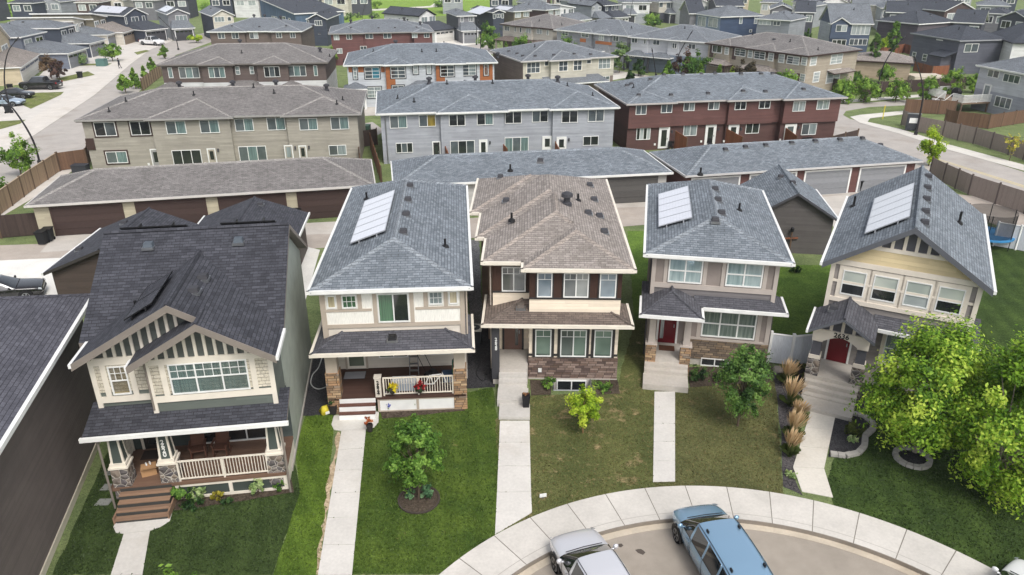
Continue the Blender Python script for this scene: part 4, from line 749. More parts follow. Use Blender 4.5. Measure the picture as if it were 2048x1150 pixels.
    R['farred'] = rowhouse('townhouse', 'dark red townhouse block with grey hip roof in front of the white house', fl, fr, e3, 13, siding((104, 70, 68), .15), siding((104, 70, 68), .15), 2.7, SH_GR, plain((150, 146, 144), .5), bmp(fl, fr, e3, [(657, 67, 730, 65, .5), (823, 64, 868, 63, 1.0)]), w(Z2, [(192, 198, 227, 230, 2, (('pane', PB),)), (265, 194, 300, 226, 2), (374, 187, 421, 222, 2), (478, 184, 526, 220, 2), (643, 187, 676, 217, 2, (('pane', PB),)), (712, 186, 744, 216, 2), (210, 278, 245, 308, 2, (('pane', PB),)), (345, 265, 385, 285, 2)]), (), None, .27, vents=[(4, 2), (9, 2), (12, 2), (16, 2), (21, 2)], pots=[(4, 6.8), (8, 6.8), (14, 6.8), (17, 6.8)])
    # long rows at the right
    LBG = siding((186, 180, 170), .15); BNL = siding((118, 104, 96), .15)
    fl, fr = (1000, 48), (1106, 58)
    b = rowhouse('townhouse', 'beige over brown townhouse row with brown roof behind the street trees', fl, fr, e3, 13, LBG, BNL, 3.2, SH_TAN, BRT, bmp(fl, fr, e3, [(1025, 50, 1069, 54, .4)]), w(Z4, [(298, 310, 355, 375, 3), (415, 320, 435, 385, 1), (480, 328, 503, 393, 1), (555, 335, 615, 402, 2, (('pane', PB),)), (685, 343, 748, 412, 2, (('pane', PB),)), (805, 358, 828, 425, 1, (('pane', PB),))]), (), None, .29, pipes=[(8, 3), (13, 4)])
    porches(b, [(1002, 1060, 78, .3), (1070, 1104, 82, 0)], SH_PB, BRT, TAUPE)
    fl, fr = (1108, 59), (1256, 72); OR2 = siding((160, 100, 62), .16); PGR2 = siding((146, 148, 152), .2)
    b = rowhouse('townhouse', 'pale grey townhouse row with orange corner panels joined to the beige and brown row', fl, fr, e3, 13, PGR2, PGR2, 2.7, SH_GR, WHITE, bmp(fl, fr, e3, [(1160, 63, 1186, 66, .3), (1188, 66, 1225, 69, .5)]), w(Z4, [(990, 362, 1062, 432, 2, (('rows', 2),)), (1225, 385, 1310, 452, 2, (('rows', 2),)), (1435, 420, 1490, 490, 2, (('rows', 2), ('pane', PB))), (1605, 425, 1670, 500, 2)]), (), None, .29, pipes=[(6, 5), (14, 5)])
    for u0, v0, u1, v1 in (Z4(950, 350, 985, 380), Z4(1150, 370, 1215, 400), Z4(1205, 460, 1275, 510), Z4(1390, 490, 1585, 545)):
        x = b.pf((u0 + u1) / 2, v0, .4)[0]; y = b.yat(x); a, c = b.pf(u0, v0, y), b.pf(u1, v1, y); m = MB(); m.box(a[0], c[0], y - .03, y, c[1], min(a[1], e3 - .15)); b.part('wood_panel', m, OR2)
    porches(b, [(1168, 1192, 86, .2), (1190, 1214, 90, .3)], SH_GR, WHITE, CHAR)
    fl, fr = (1258, 73), (1420, 85.5); BLG = siding((122, 132, 146), .15); WH2 = siding((180, 182, 186), .3)
    b = rowhouse('townhouse', 'white over blue grey townhouse row with stone porch columns and grey roof', fl, fr, e3, 13, WH2, BLG, 3.1, SH_GR, WHITE, bmp(fl, fr, e3, [(1258, 73, 1302, 76, .4), (1335, 78, 1364, 81, .3)]), w(Z5, [(50, 470, 70, 530, 1), (160, 478, 235, 545, 2), (392, 515, 442, 585, 2), (585, 525, 665, 595, 2)]) + w(Z4, [(1830, 448, 1895, 520, 2), (1795, 615, 1860, 695, 3)]), (), None, .29, pipes=[(8, 5), (16, 3)])
    porches(b, [(1256, 1302, 98, .2), (1302, 1350, 104, .1)], SH_GR, WHITE, CHAR)
    fl, fr = (1413, 85.5), (1618, 112); BE = siding((164, 154, 138), .15); T4 = (('trim', WHITE), ('tw', .08)); bm_ = bmp(fl, fr, e3, [(1413, 85, 1463, 92, .3), (1492, 96, 1553, 104, .4), (1553, 104, 1618, 112, .2)])
    b = rowhouse('townhouse', 'beige townhouse row with dark brown panels and brown roof beside the dark fence', fl, fr, e3, 13, BE, BE, 2.7, SH_TAN, BRT, bm_, w(Z5, [(880, 540, 980, 640, 2, T4 + (('pane', [PG, PD]),)), (1030, 562, 1062, 655, 1, T4 + (('rows', 3), ('pane', PB))), (1150, 578, 1265, 680, 2, T4 + (('rows', 3),)), (1310, 598, 1350, 695, 1, T4 + (('rows', 3), ('pane', PB))), (1385, 612, 1500, 718, 2, T4 + (('rows', 3),)), (1555, 635, 1600, 735, 1, T4 + (('rows', 3), ('pane', PB))), (1680, 652, 1730, 755, 1, T4 + (('rows', 3), ('pane', PB))), (1780, 672, 1910, 780, 2, T4 + (('rows', 3), ('pane', [PG, PB]))), (1955, 688, 2000, 785, 1, T4 + (('rows', 3), ('pane', PB))), (850, 735, 970, 810, 3, (('pane', PD),)), (1345, 815, 1415, 910, 1, (('rows', 3), ('pane', PB))), (1790, 880, 1890, 970, 1, (('rows', 2), ('pane', PL))), (1935, 885, 1980, 985, 1, (('rows', 3), ('pane', PB)))]), (), None, .28, vents=[(10, 4)], pipes=[(5, 5), (13, 4), (18, 4)])
    DBR = siding((84, 66, 60), .15)
    for u0, v0, u1, v1 in (Z5(850, 530, 880, 690), Z5(1120, 570, 1150, 720), Z5(1355, 605, 1385, 640), Z5(1500, 625, 1550, 700), Z5(1600, 640, 1660, 710), Z5(1735, 655, 1775, 720), Z5(1915, 680, 1950, 750), Z5(1890, 880, 1935, 985)):
        x = b.pf((u0 + u1) / 2, v0, .4)[0]; y = b.yat(x); a, c = b.pf(u0, v0, y), b.pf(u1, v1, y); m = MB(); m.box(a[0], c[0], y - .03, y, c[1], min(a[1], e3 - .15)); b.part('wood_panel', m, DBR)
    porches(b, [(1416, 1468, 118, .2), (1488, 1560, 128, .2)], SH_BR, BRT, BRT)
    W = b.w
    for u0, v0, u1, v1 in (Z3(955, 290, 978, 332), Z3(1060, 280, 1110, 322), Z3(1040, 362, 1095, 418), Z3(970, 372, 992, 418)):
        a, c = b.ps(u0, v0, W - .4), b.ps(u1, v1, W - .4); b.win('R', W - .4, a[0], c[1], c[0], a[1], 1 if u1 - u0 < 12 else 2, 3, PB, trim=WHITE, tw=.08)
    m = MB(); m.slab([(W + .9, 5.5, 2.75), (W + .9, 11, 2.75), (W - .4, 11, 3.1), (W - .4, 5.5, 3.1)], .14, 0, 1); b.part('porch_roof', m, [SH_BR, BRT])
    return R
ROWS = build_rows()
def garage_row(name, label, fl, fr, ez, D, wall, roof, fas, doors, dm, trim, group=None, rot=None, p=.36, gut=None, vents=(), piers=None):
    b = Bd(name, label, 'garage', fl, fr, ez, group, rot); W = b.w; o = .35
    m = MB(); m.box(o, W - o, o, D - o, -.05, ez - .12); b.part('wall', m, wall)
    m = MB(); hipr(m, 0, W, 0, D, ez, p, None, .18); r = b.part('roof', m, [roof, fas]); ridge(m, r, roof); m = MB(); gutter(m, rectg(-.03, W + .03, -.03, D + .03, ez), .05, True); m.build('gutter', gut or fas, r)
    for u0, u1, v in doors:
        x0, x1 = b.pf(u0, v, o)[0], b.pf(u1, v, o)[0]; b.garage_door('F', o, max(x0, o + .15), min(x1, W - o - .15), 2.15, dm, trim)
    zr = lambda x, y: ez + p * min(x, W - x, y, D - y)
    if vents: b.vents(vents, zr)
    return b
garage_row('garage_block', 'long tan garage block with four brown doors and brown roof', (50, 412), (750, 370), 2.6, 8.0, siding((172, 164, 142), .14), SH_TAN, BRT, [(103, 243, 420), (273, 409, 408), (439, 569, 398), (597, 700, 390)], boards((72, 58, 54), .5, True), BRT, gut=plain((196, 192, 186), .5))
b = garage_row('garage_block', 'long pale garage block with blue grey roof behind the brown roofed house', (787, 372), (1345, 345), 2.6, 7.6, siding((176, 174, 170), .14), SH_BL, WHITE, [(900, 928, 385), (1010, 1120, 375), (1213, 1312, 365)], boards((92, 90, 88), .5, True), plain((80, 78, 78), .5))
garage_row('garage_block', 'long red garage block with wide grey doors and blue grey roof', (1372, 352), (1845, 322), 2.6, 8.0, REDS, SH_BL, plain((80, 66, 62), .5), [(1386, 1478, 350), (1502, 1590, 350), (1612, 1699, 345), (1722, 1808, 338)], boards((140, 142, 146), .5, True), WHITE, gut=plain((190, 188, 186), .5), vents=[(5, 3.2), (7, 3.4), (9, 3.5), (11.6, 3.6), (14, 3.7), (16.5, 3.7), (18.8, 3.7), (20.6, 3.4)])
garage_row('garage_building', 'low beige garage building with grey brown hip roof behind the dark fence', (1698, 120), (1828, 127), 2.8, 8, siding((166, 150, 130), .15), SH_BR, BRT, [], TAUPE, BRT, p=.3)
def gable_garage(label, o, rot, W, D, ez, p, wall, roof, fas, vents=(), front=None, gut=WHITE, cat='garage'):
    b = Bd.at('detached_garage', label, cat, o[0], o[1], rad(rot)); rz = ez + W / 2 * p; m = MB(); m.extr([(.3, -.05), (W - .3, -.05), (W - .3, ez), (W / 2, rz - .2), (.3, ez)], 'y', .35, D - .35); b.part('wall', m, wall)
    m = MB(); m.slab([(0, 0, ez), (W / 2, 0, rz), (W / 2, D, rz), (0, D, ez)], .18, 0, 1); m.slab([(W, D, ez), (W / 2, D, rz), (W / 2, 0, rz), (W, 0, ez)], .18, 0, 1); m.tube([(W / 2, 0, rz), (W / 2, D, rz)], .08, 6); r = b.part('roof', m, [roof, fas]); m = MB(); gutter(m, [(-.04, 0, ez), (-.04, D, ez)], .05); gutter(m, [(W + .04, 0, ez), (W + .04, D, ez)], .05); m.build('gutter', gut, r)
    b.vents(vents, lambda x, y: ez + p * min(x, W - x)); return b
gable_garage('left dark garage with charcoal gable roof and brown wall behind the sage house', (-27.4, 40.2), 3, 7.0, 7.6, 2.6, .4, siding((74, 64, 58), .14), SH_DK, plain((60, 56, 54), .5), [(2.6, 5.6), (1.0, 2.6)])
gable_garage('right dark garage with a charcoal gable roof behind the sage house', (-20.9, 42.6), 6, 7.2, 7.8, 2.6, .36, siding((74, 64, 58), .14), SH_DK, plain((60, 56, 54), .5), [(4.2, 6.6)])
b = gable_garage('grey sided garage with steel blue gable roof behind the grey lawn', (16.7, 49.9), -8, 6.0, 7.4, 2.7, .62, siding((92, 88, 86), .16), SH_BL, plain((78, 78, 82), .5), [(2.65, 4.6), (3.1, 2.6)])
def neighbour():
    a, c = G(184, 590, 6.1), G(0, 888, 6.1); d = (a - c); rot = math.atan2(d.y, d.x) - rad(90); b = Bd.at('brown_house', 'dark brown sided house cut by the left edge of the photo', 'house', a.x, a.y, rot)
    m = MB(); m.box(-9, -.45, -24, -.5, .28, 6.0); b.part('wall', m, siding((100, 92, 88), .12)); m = MB(); m.box(-9, -.4, -24.1, -.45, -.1, .3); b.part('foundation', m, concrete((196, 188, 170)))
    m = MB(); p = .42; h = 4.2 * p; m.slab([(0, -25, 6.1), (0, 0, 6.1), (-4.2, -3.4, 6.1 + h), (-4.2, -25, 6.1 + h)], .2, 0, 1); m.slab([(0, 0, 6.1), (-8.4, 0, 6.1), (-4.2, -3.4, 6.1 + h)], .2, 0, 1); m.slab([(-8.4, 0, 6.1), (-8.4, -25, 6.1), (-4.2, -25, 6.1 + h), (-4.2, -3.4, 6.1 + h)], .2, 0, 1); m.tube([(0, 0, 6.1), (-4.2, -3.4, 6.1 + h)], .08, 6); r = b.part('roof', m, [shingle((70, 70, 78), (92, 92, 100), (80, 80, 88)), WHITE]); m = MB(); gutter(m, [(.04, -25, 6.1), (.04, .04, 6.1), (-8.4, .04, 6.1)], .07); m.build('gutter', WHITE, r)
neighbour()
# ---------------------------------------------------------------- houses of the streets behind
def fh(label, fl, fr, D, wall, roof=None, rt='hip', ez=5.6, p=.5, low=None, wins=(), swins=(), gar=None, fas=None, solar_=None, side=None, trim=WHITE, name='house', bump=None, auto=True, lab_cat='house', vents=1, zs=2.7):
    roof = roof or SH_GR; fas = fas or WHITE; b = Bd(name, label, lab_cat, fl, fr, ez); W = b.w; o = .35; low = low or wall; rx = random.Random(int(fl[0] * 7 + fl[1]))
    m = MB(); m.box(o, W - o, o, D - o, zs, ez - .1); b.part('upper_wall', m, [wall]); m = MB(); m.box(o + .01, W - o - .01, o + .01, D - o - .01, -.1, zs); b.part('lower_wall', m, low)
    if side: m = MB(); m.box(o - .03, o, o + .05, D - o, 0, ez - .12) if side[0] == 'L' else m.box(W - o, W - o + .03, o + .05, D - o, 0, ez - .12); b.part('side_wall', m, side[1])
    m = MB()
    if rt == 'hip': hipr(m, 0, W, 0, D, ez, p); ap = min(W, D) / 2 * p; zr = lambda x, y: ez + p * min(x, W - x, y, D - y)
    elif rt == 'gf':
        rz = ez + W / 2 * p; m.slab([(0, 0, ez), (W / 2, 0, rz), (W / 2, D, rz), (0, D, ez)], .2, 0, 1); m.slab([(W, D, ez), (W / 2, D, rz), (W / 2, 0, rz), (W, 0, ez)], .2, 0, 1); m.tube([(W / 2, 0, rz), (W / 2, D, rz)], .08, 6); zr = lambda x, y: ez + p * min(x, W - x)
        g = MB(); g.extr([(o, ez - .12), (W - o, ez - .12), (W / 2, rz - o * p - .25)], 'y', o, D - o); b.part('gable_wall', g, wall)
    elif rt == 'gs':
        rz = ez + D / 2 * p; m.slab([(0, 0, ez), (W, 0, ez), (W, D / 2, rz), (0, D / 2, rz)], .2, 0, 1); m.slab([(W, D, ez), (0, D, ez), (0, D / 2, rz), (W, D / 2, rz)], .2, 0, 1); m.tube([(0, D / 2, rz), (W, D / 2, rz)], .08, 6); zr = lambda x, y: ez + p * min(y, D - y)
        g = MB(); g.extr([(o, ez - .12), (D - o, ez - .12), (D / 2, rz - o * p - .25)], 'x', o, W - o); b.part('gable_wall', g, wall)
    else:      # single slope, high at the left
        k = W * p; m.slab([(0, 0, ez + k), (W, 0, ez), (W, D, ez), (0, D, ez + k)], .25, 0, 1); zr = lambda x, y: ez + p * (W - x)
        g = MB(); g.extr([(o, ez - .1), (W - o, ez - .1), (W - o, ez + .02), (o, ez + k - .45)], 'y', o, D - o); b.part('gable_wall', g, wall)
    if bump:      # front gables: (x0 fraction, x1 fraction, forward, lower eave)
        for a, c, dy in bump:
            x0, x1 = W * a, W * c; hw = (x1 - x0) / 2; q = .62; rz = ez + hw * q + .006; xm = (x0 + x1) / 2; yb = min(D / 2, rz - ez if rt == 'gf' else (rz - ez) / p + .3)
            m.slab([(x0, -dy, ez + .006), (xm, -dy, rz), (xm, yb, rz), (x0, yb, ez + .006)], .18, 0, 1); m.slab([(x1, yb, ez + .006), (xm, yb, rz), (xm, -dy, rz), (x1, -dy, ez + .006)], .18, 0, 1)
            g = MB(); g.extr([(x0 + .3, zs - .0), (x1 - .3, zs), (x1 - .3, ez), (xm, rz - .4), (x0 + .3, ez)], 'y', o - dy, o + .3); b.part('front_gable', g, wall)
    r = b.part('roof', m, [roof, fas]); gm = MB()
    gutter(gm, [(-.03, -.03, ez), (W + .03, -.03, ez)] if rt in ('hip', 'gs') else [(-.03, 0, ez), (-.03, D, ez)], .06); gm.build('gutter', fas, r)
    def yat(x):
        for a, c, dy in bump or ():
            if W * a < x < W * c: return o - dy
        return o
    for q in wins:
        u0, v0, u1, v1 = q[:4]; k = dict(q[5]) if len(q) > 5 else {}; k.setdefault('cols', q[4] if len(q) > 4 else 2); x = b.pf((u0 + u1) / 2, v0, o)[0]; b.wp(u0, v0, u1, v1, yat(x), fw=.08, **k)
    if auto and not wins:
        for a, c in ((.14, .42), (.58, .86)): b.win('F', yat(W * .5 * (a + c)), W * a, 3.5, W * c, 4.95, 2, 1, rx.choice([PD, PG, PL, PB]), fw=.08, trim=trim, tw=.1)
    for face, s0, z0, s1, z1, c in swins:
        L_ = D if face in 'LR' else W; b.win(face, (o - (.03 if side else 0)) if face == 'L' else (W - o + (.03 if side else 0)) if face == 'R' else o, L_ * s0, z0, L_ * s1, z1, c, 1, rx.choice([PD, PG, PL]), fw=.08)
    if gar:
        a, c, pr, gm_, dm = gar; gs_ = min(.42, 1.5 / (pr + .75)); x0, x1 = W * a, W * c; m = MB(); m.box(x0 + .3, x1 - .3, -pr, o, -.05, 2.75); b.part('garage_wall', m, gm_)
        m = MB(); m.slab([(x0, -pr - .4, 2.75), (x1, -pr - .4, 2.75), (x1 - .9, o, 2.75 + gs_ * (pr + .75)), (x0 + .9, o, 2.75 + gs_ * (pr + .75))], .18, 0, 1); m.slab([(x0, o, 2.75), (x0, -pr - .4, 2.75), (x0 + .9, o, 2.75 + gs_ * (pr + .75))], .16, 0, 1); m.slab([(x1, -pr - .4, 2.75), (x1, o, 2.75), (x1 - .9, o, 2.75 + gs_ * (pr + .75))], .16, 0, 1); b.part('garage_roof', m, [roof, fas])
        b.garage_door('F', -pr, x0 + .7, x1 - .7, 2.3, dm, WHITE, True)
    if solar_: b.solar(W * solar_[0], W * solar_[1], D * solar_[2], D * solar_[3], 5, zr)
    if vents: b.vents([(W * .7, D * .62), (W * .35, D * .6)], zr); b.pipes([(W * .6, D * .35)], zr)
    return b
S = siding; wt = lambda k: tuple(k)
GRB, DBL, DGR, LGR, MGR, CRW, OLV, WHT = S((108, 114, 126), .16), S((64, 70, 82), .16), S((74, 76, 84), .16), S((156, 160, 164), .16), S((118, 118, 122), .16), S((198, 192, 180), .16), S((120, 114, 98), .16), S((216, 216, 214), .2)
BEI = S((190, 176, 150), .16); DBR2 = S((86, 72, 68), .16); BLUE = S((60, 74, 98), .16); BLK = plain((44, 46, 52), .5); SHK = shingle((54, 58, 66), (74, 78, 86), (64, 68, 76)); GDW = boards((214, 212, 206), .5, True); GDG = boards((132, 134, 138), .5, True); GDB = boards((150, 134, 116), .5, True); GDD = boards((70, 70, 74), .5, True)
def Zr(s, ox): return lambda *r: px(s, ox, 0, *r)
Y1, Y2, Y3 = Zr(6.02, 0), Zr(6.02, 320), Zr(6.02, 640)
def w2(Z, l): return [tuple(Z(*r[:4])) + tuple(r[4:]) for r in l]
def far():
    fh('beige house with twin garage doors at the left edge of the photo', (-22, 98), (22, 76), 11, BEI, SH_BR, 'gf', gar=(0, 1.05, 3.2, BEI, GDW))
    fh('blue grey house with white trimmed bay, second along the left street', (42, 74), (93, 63), 12, GRB, SH_GR, 'hip', gar=(.05, 1.0, 6.5, GRB, GDG), low=GRB, p=.4)
    fh('dark slate house with grey bay fronts beyond the blue grey house', (119, 56), (153, 49), 13, DBL, SH_GR, 'hip', gar=(.0, 1.1, 4.6, DBL, GDG), p=.34)
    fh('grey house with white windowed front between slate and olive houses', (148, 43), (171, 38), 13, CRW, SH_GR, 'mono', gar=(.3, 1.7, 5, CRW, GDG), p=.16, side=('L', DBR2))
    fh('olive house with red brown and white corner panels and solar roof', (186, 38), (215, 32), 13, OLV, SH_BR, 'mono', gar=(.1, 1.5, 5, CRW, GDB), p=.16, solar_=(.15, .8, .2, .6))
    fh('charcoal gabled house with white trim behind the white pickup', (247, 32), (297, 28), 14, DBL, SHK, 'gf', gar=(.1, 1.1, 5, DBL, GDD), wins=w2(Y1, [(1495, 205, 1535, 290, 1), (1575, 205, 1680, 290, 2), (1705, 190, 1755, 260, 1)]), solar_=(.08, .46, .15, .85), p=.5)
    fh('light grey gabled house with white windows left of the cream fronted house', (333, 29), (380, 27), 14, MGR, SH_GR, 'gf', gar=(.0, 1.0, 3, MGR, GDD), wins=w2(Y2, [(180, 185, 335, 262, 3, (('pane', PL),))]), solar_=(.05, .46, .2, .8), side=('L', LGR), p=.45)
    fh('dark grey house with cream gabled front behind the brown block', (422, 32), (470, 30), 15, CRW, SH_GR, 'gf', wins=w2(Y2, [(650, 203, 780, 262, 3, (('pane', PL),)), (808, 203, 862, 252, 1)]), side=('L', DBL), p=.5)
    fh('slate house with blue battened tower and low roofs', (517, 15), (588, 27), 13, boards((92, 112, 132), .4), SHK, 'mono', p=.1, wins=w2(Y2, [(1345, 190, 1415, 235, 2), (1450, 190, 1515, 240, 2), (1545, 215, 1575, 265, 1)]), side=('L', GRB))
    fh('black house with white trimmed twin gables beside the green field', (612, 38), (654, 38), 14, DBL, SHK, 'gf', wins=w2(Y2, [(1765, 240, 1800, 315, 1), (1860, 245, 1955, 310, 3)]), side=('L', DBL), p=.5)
    fh('white house with black gabled roof and white garage door', (838, 32), (873, 29), 13, WHT, SHK, 'gf', wins=w2(Y3, [(1215, 205, 1295, 275, 2, (('pane', PL),)), (1312, 195, 1390, 268, 2, (('pane', PL),))]), gar=(.1, 1.35, 4, WHT, GDW), p=.5, fas=BLK, swins=(('L', .3, 3.5, .36, 4.8, 1), ('L', .52, 3.5, .58, 4.8, 1), ('L', .75, 3.9, .84, 4.6, 1)))
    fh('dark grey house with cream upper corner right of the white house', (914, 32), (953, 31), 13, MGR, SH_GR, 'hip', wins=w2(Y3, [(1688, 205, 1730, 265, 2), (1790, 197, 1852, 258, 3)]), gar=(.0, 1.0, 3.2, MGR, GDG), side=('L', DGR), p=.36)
    fh('slate house with long solar roof behind the street tree', (985, 25), (1012, 24), 14, DBL, SHK, 'gf', wins=w2(Z4, [(155, 168, 185, 225, 1), (200, 168, 245, 210, 2), (258, 163, 285, 220, 1)]), solar_=(-.6, .45, .2, .8), p=.36)
    fh('greige house with wide pale windows behind the beige row', (1027, 23), (1063, 21), 12, OLV, SH_GR, 'hip', wins=w2(Z4, [(420, 150, 490, 210, 2, (('pane', PB),)), (522, 147, 590, 200, 3, (('pane', PL),))]), solar_=(-.05, .3, .2, .7), p=.36)
    fh('dark brown house with white window band behind the beige row', (1092, 20), (1123, 17), 12, DBR2, SH_GR, 'hip', wins=w2(Z4, [(825, 128, 880, 183, 2, (('pane', PB),)), (902, 126, 960, 178, 3, (('pane', PB),))]), p=.4)
    fh('white house with pale grey mono roof behind the long rows', (1121, 17), (1152, 14), 12, WHT, SH_GR, 'mono', wins=w2(Z4, [(1005, 108, 1030, 165, 1), (1065, 108, 1120, 168, 3)]), gar=(.0, 1.4, 3, WHT, GDW), p=.15)
    fh('grey gabled house with gabled garage at the top centre', (1183, 12), (1207, 11), 12, LGR, SH_GR, 'gf', wins=w2(Z4, [(1350, 82, 1380, 122, 2), (1425, 78, 1455, 118, 2)]), gar=(.1, 1.2, 3, CRW, GDW), p=.6, fas=BLK)
    fh('black house with white framed windows right of the grey gabled house', (1210, 11), (1242, 9), 12, DBL, SHK, 'hip', wins=w2(Z4, [(1515, 68, 1537, 132, 1), (1588, 68, 1615, 125, 1), (1636, 66, 1662, 120, 1)]), gar=(.1, 1.1, 3, DBL, GDW), p=.4)
    fh('pale house with long window band at the top of the photo', (1244, 5), (1303, 5), 12, WHT, SH_GR, 'hip', low=LGR, gar=(.0, .5, 2.5, LGR, GDD))
    fh('black and white house with framed garage door near the top', (1318, 4), (1362, 3), 12, CRW, SH_GR, 'hip', wins=w2(Z5, [(232, 28, 275, 88, 1), (318, 32, 418, 98, 2), (456, 28, 490, 88, 1)]), low=DGR, gar=(.3, 1.0, 2, DGR, GDD))
    fh('grey house with dark gable roof left of the navy house', (1378, 27), (1412, 27), 12, MGR, SHK, 'gs', auto=False, wins=w2(Z5, [(652, 290, 745, 330, 2, (('pane', PL),))]), p=.45)
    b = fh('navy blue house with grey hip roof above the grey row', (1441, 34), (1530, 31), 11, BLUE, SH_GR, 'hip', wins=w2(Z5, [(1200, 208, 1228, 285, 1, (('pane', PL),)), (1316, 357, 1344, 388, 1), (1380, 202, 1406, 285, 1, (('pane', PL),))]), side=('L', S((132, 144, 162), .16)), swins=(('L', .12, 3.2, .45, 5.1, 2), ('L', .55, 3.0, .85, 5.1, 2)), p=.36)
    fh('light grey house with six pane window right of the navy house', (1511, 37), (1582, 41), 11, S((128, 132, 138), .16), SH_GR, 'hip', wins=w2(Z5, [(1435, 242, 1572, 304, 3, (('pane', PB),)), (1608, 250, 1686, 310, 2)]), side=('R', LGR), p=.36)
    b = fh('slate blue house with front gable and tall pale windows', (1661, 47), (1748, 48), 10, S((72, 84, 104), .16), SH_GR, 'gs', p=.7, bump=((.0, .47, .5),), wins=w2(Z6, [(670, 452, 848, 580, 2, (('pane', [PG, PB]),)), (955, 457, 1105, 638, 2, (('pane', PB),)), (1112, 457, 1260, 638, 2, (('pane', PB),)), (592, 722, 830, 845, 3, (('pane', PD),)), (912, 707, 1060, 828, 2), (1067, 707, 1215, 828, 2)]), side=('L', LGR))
    fh('charcoal brown house with plain side wall behind the aspens', (1752, 40), (1838, 48), 12, S((92, 86, 92), .16), SHK, 'hip', auto=False, wins=w2(Z6, [(1745, 415, 1778, 470, 1)]), p=.4)
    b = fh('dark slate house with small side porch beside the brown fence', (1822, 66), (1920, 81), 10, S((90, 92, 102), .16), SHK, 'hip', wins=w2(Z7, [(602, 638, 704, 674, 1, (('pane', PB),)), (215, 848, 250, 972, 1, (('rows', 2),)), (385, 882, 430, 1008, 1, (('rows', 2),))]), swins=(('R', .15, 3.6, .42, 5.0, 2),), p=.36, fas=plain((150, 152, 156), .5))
    W = b.w; m = MB(); m.box(W - 4.2, W - 1.4, -1.6, .36, 0, 2.9); b.part('porch_wall', m, S((96, 96, 104), .16)); m = MB(); m.slab([(W - 4.4, -1.9, 2.9), (W - .4, -1.9, 2.9), (W - .4, .3, 3.7), (W - 4.4, .3, 3.7)], .15, 0, 1); b.part('porch_roof', m, [SHK, BLK])
    b = fh('white rendered house with grey flank and big charcoal roof', (1975, 68), (2024, 85), 12, WHT, SHK, 'hip', p=.6, wins=w2(Z7, [(1502, 738, 1648, 858, 2, (('rows', 1), ('pane', [PG, PL])))]), side=('L', MGR), fas=BLK)
    b = fh('grey and white house with white railed deck above the right street', (1953, 130), (2078, 153), 11, S((186, 188, 192), .16), SH_GR, 'hip', wins=w2(lambda *r: px(2.566, 1250, 0, *r), [(1868, 354, 1916, 404, 2), (1948, 374, 2022, 434, 3), (1906, 489, 1975, 563, 3)]), low=S((150, 152, 160), .16), p=.4)
    return b
DECKH = far()
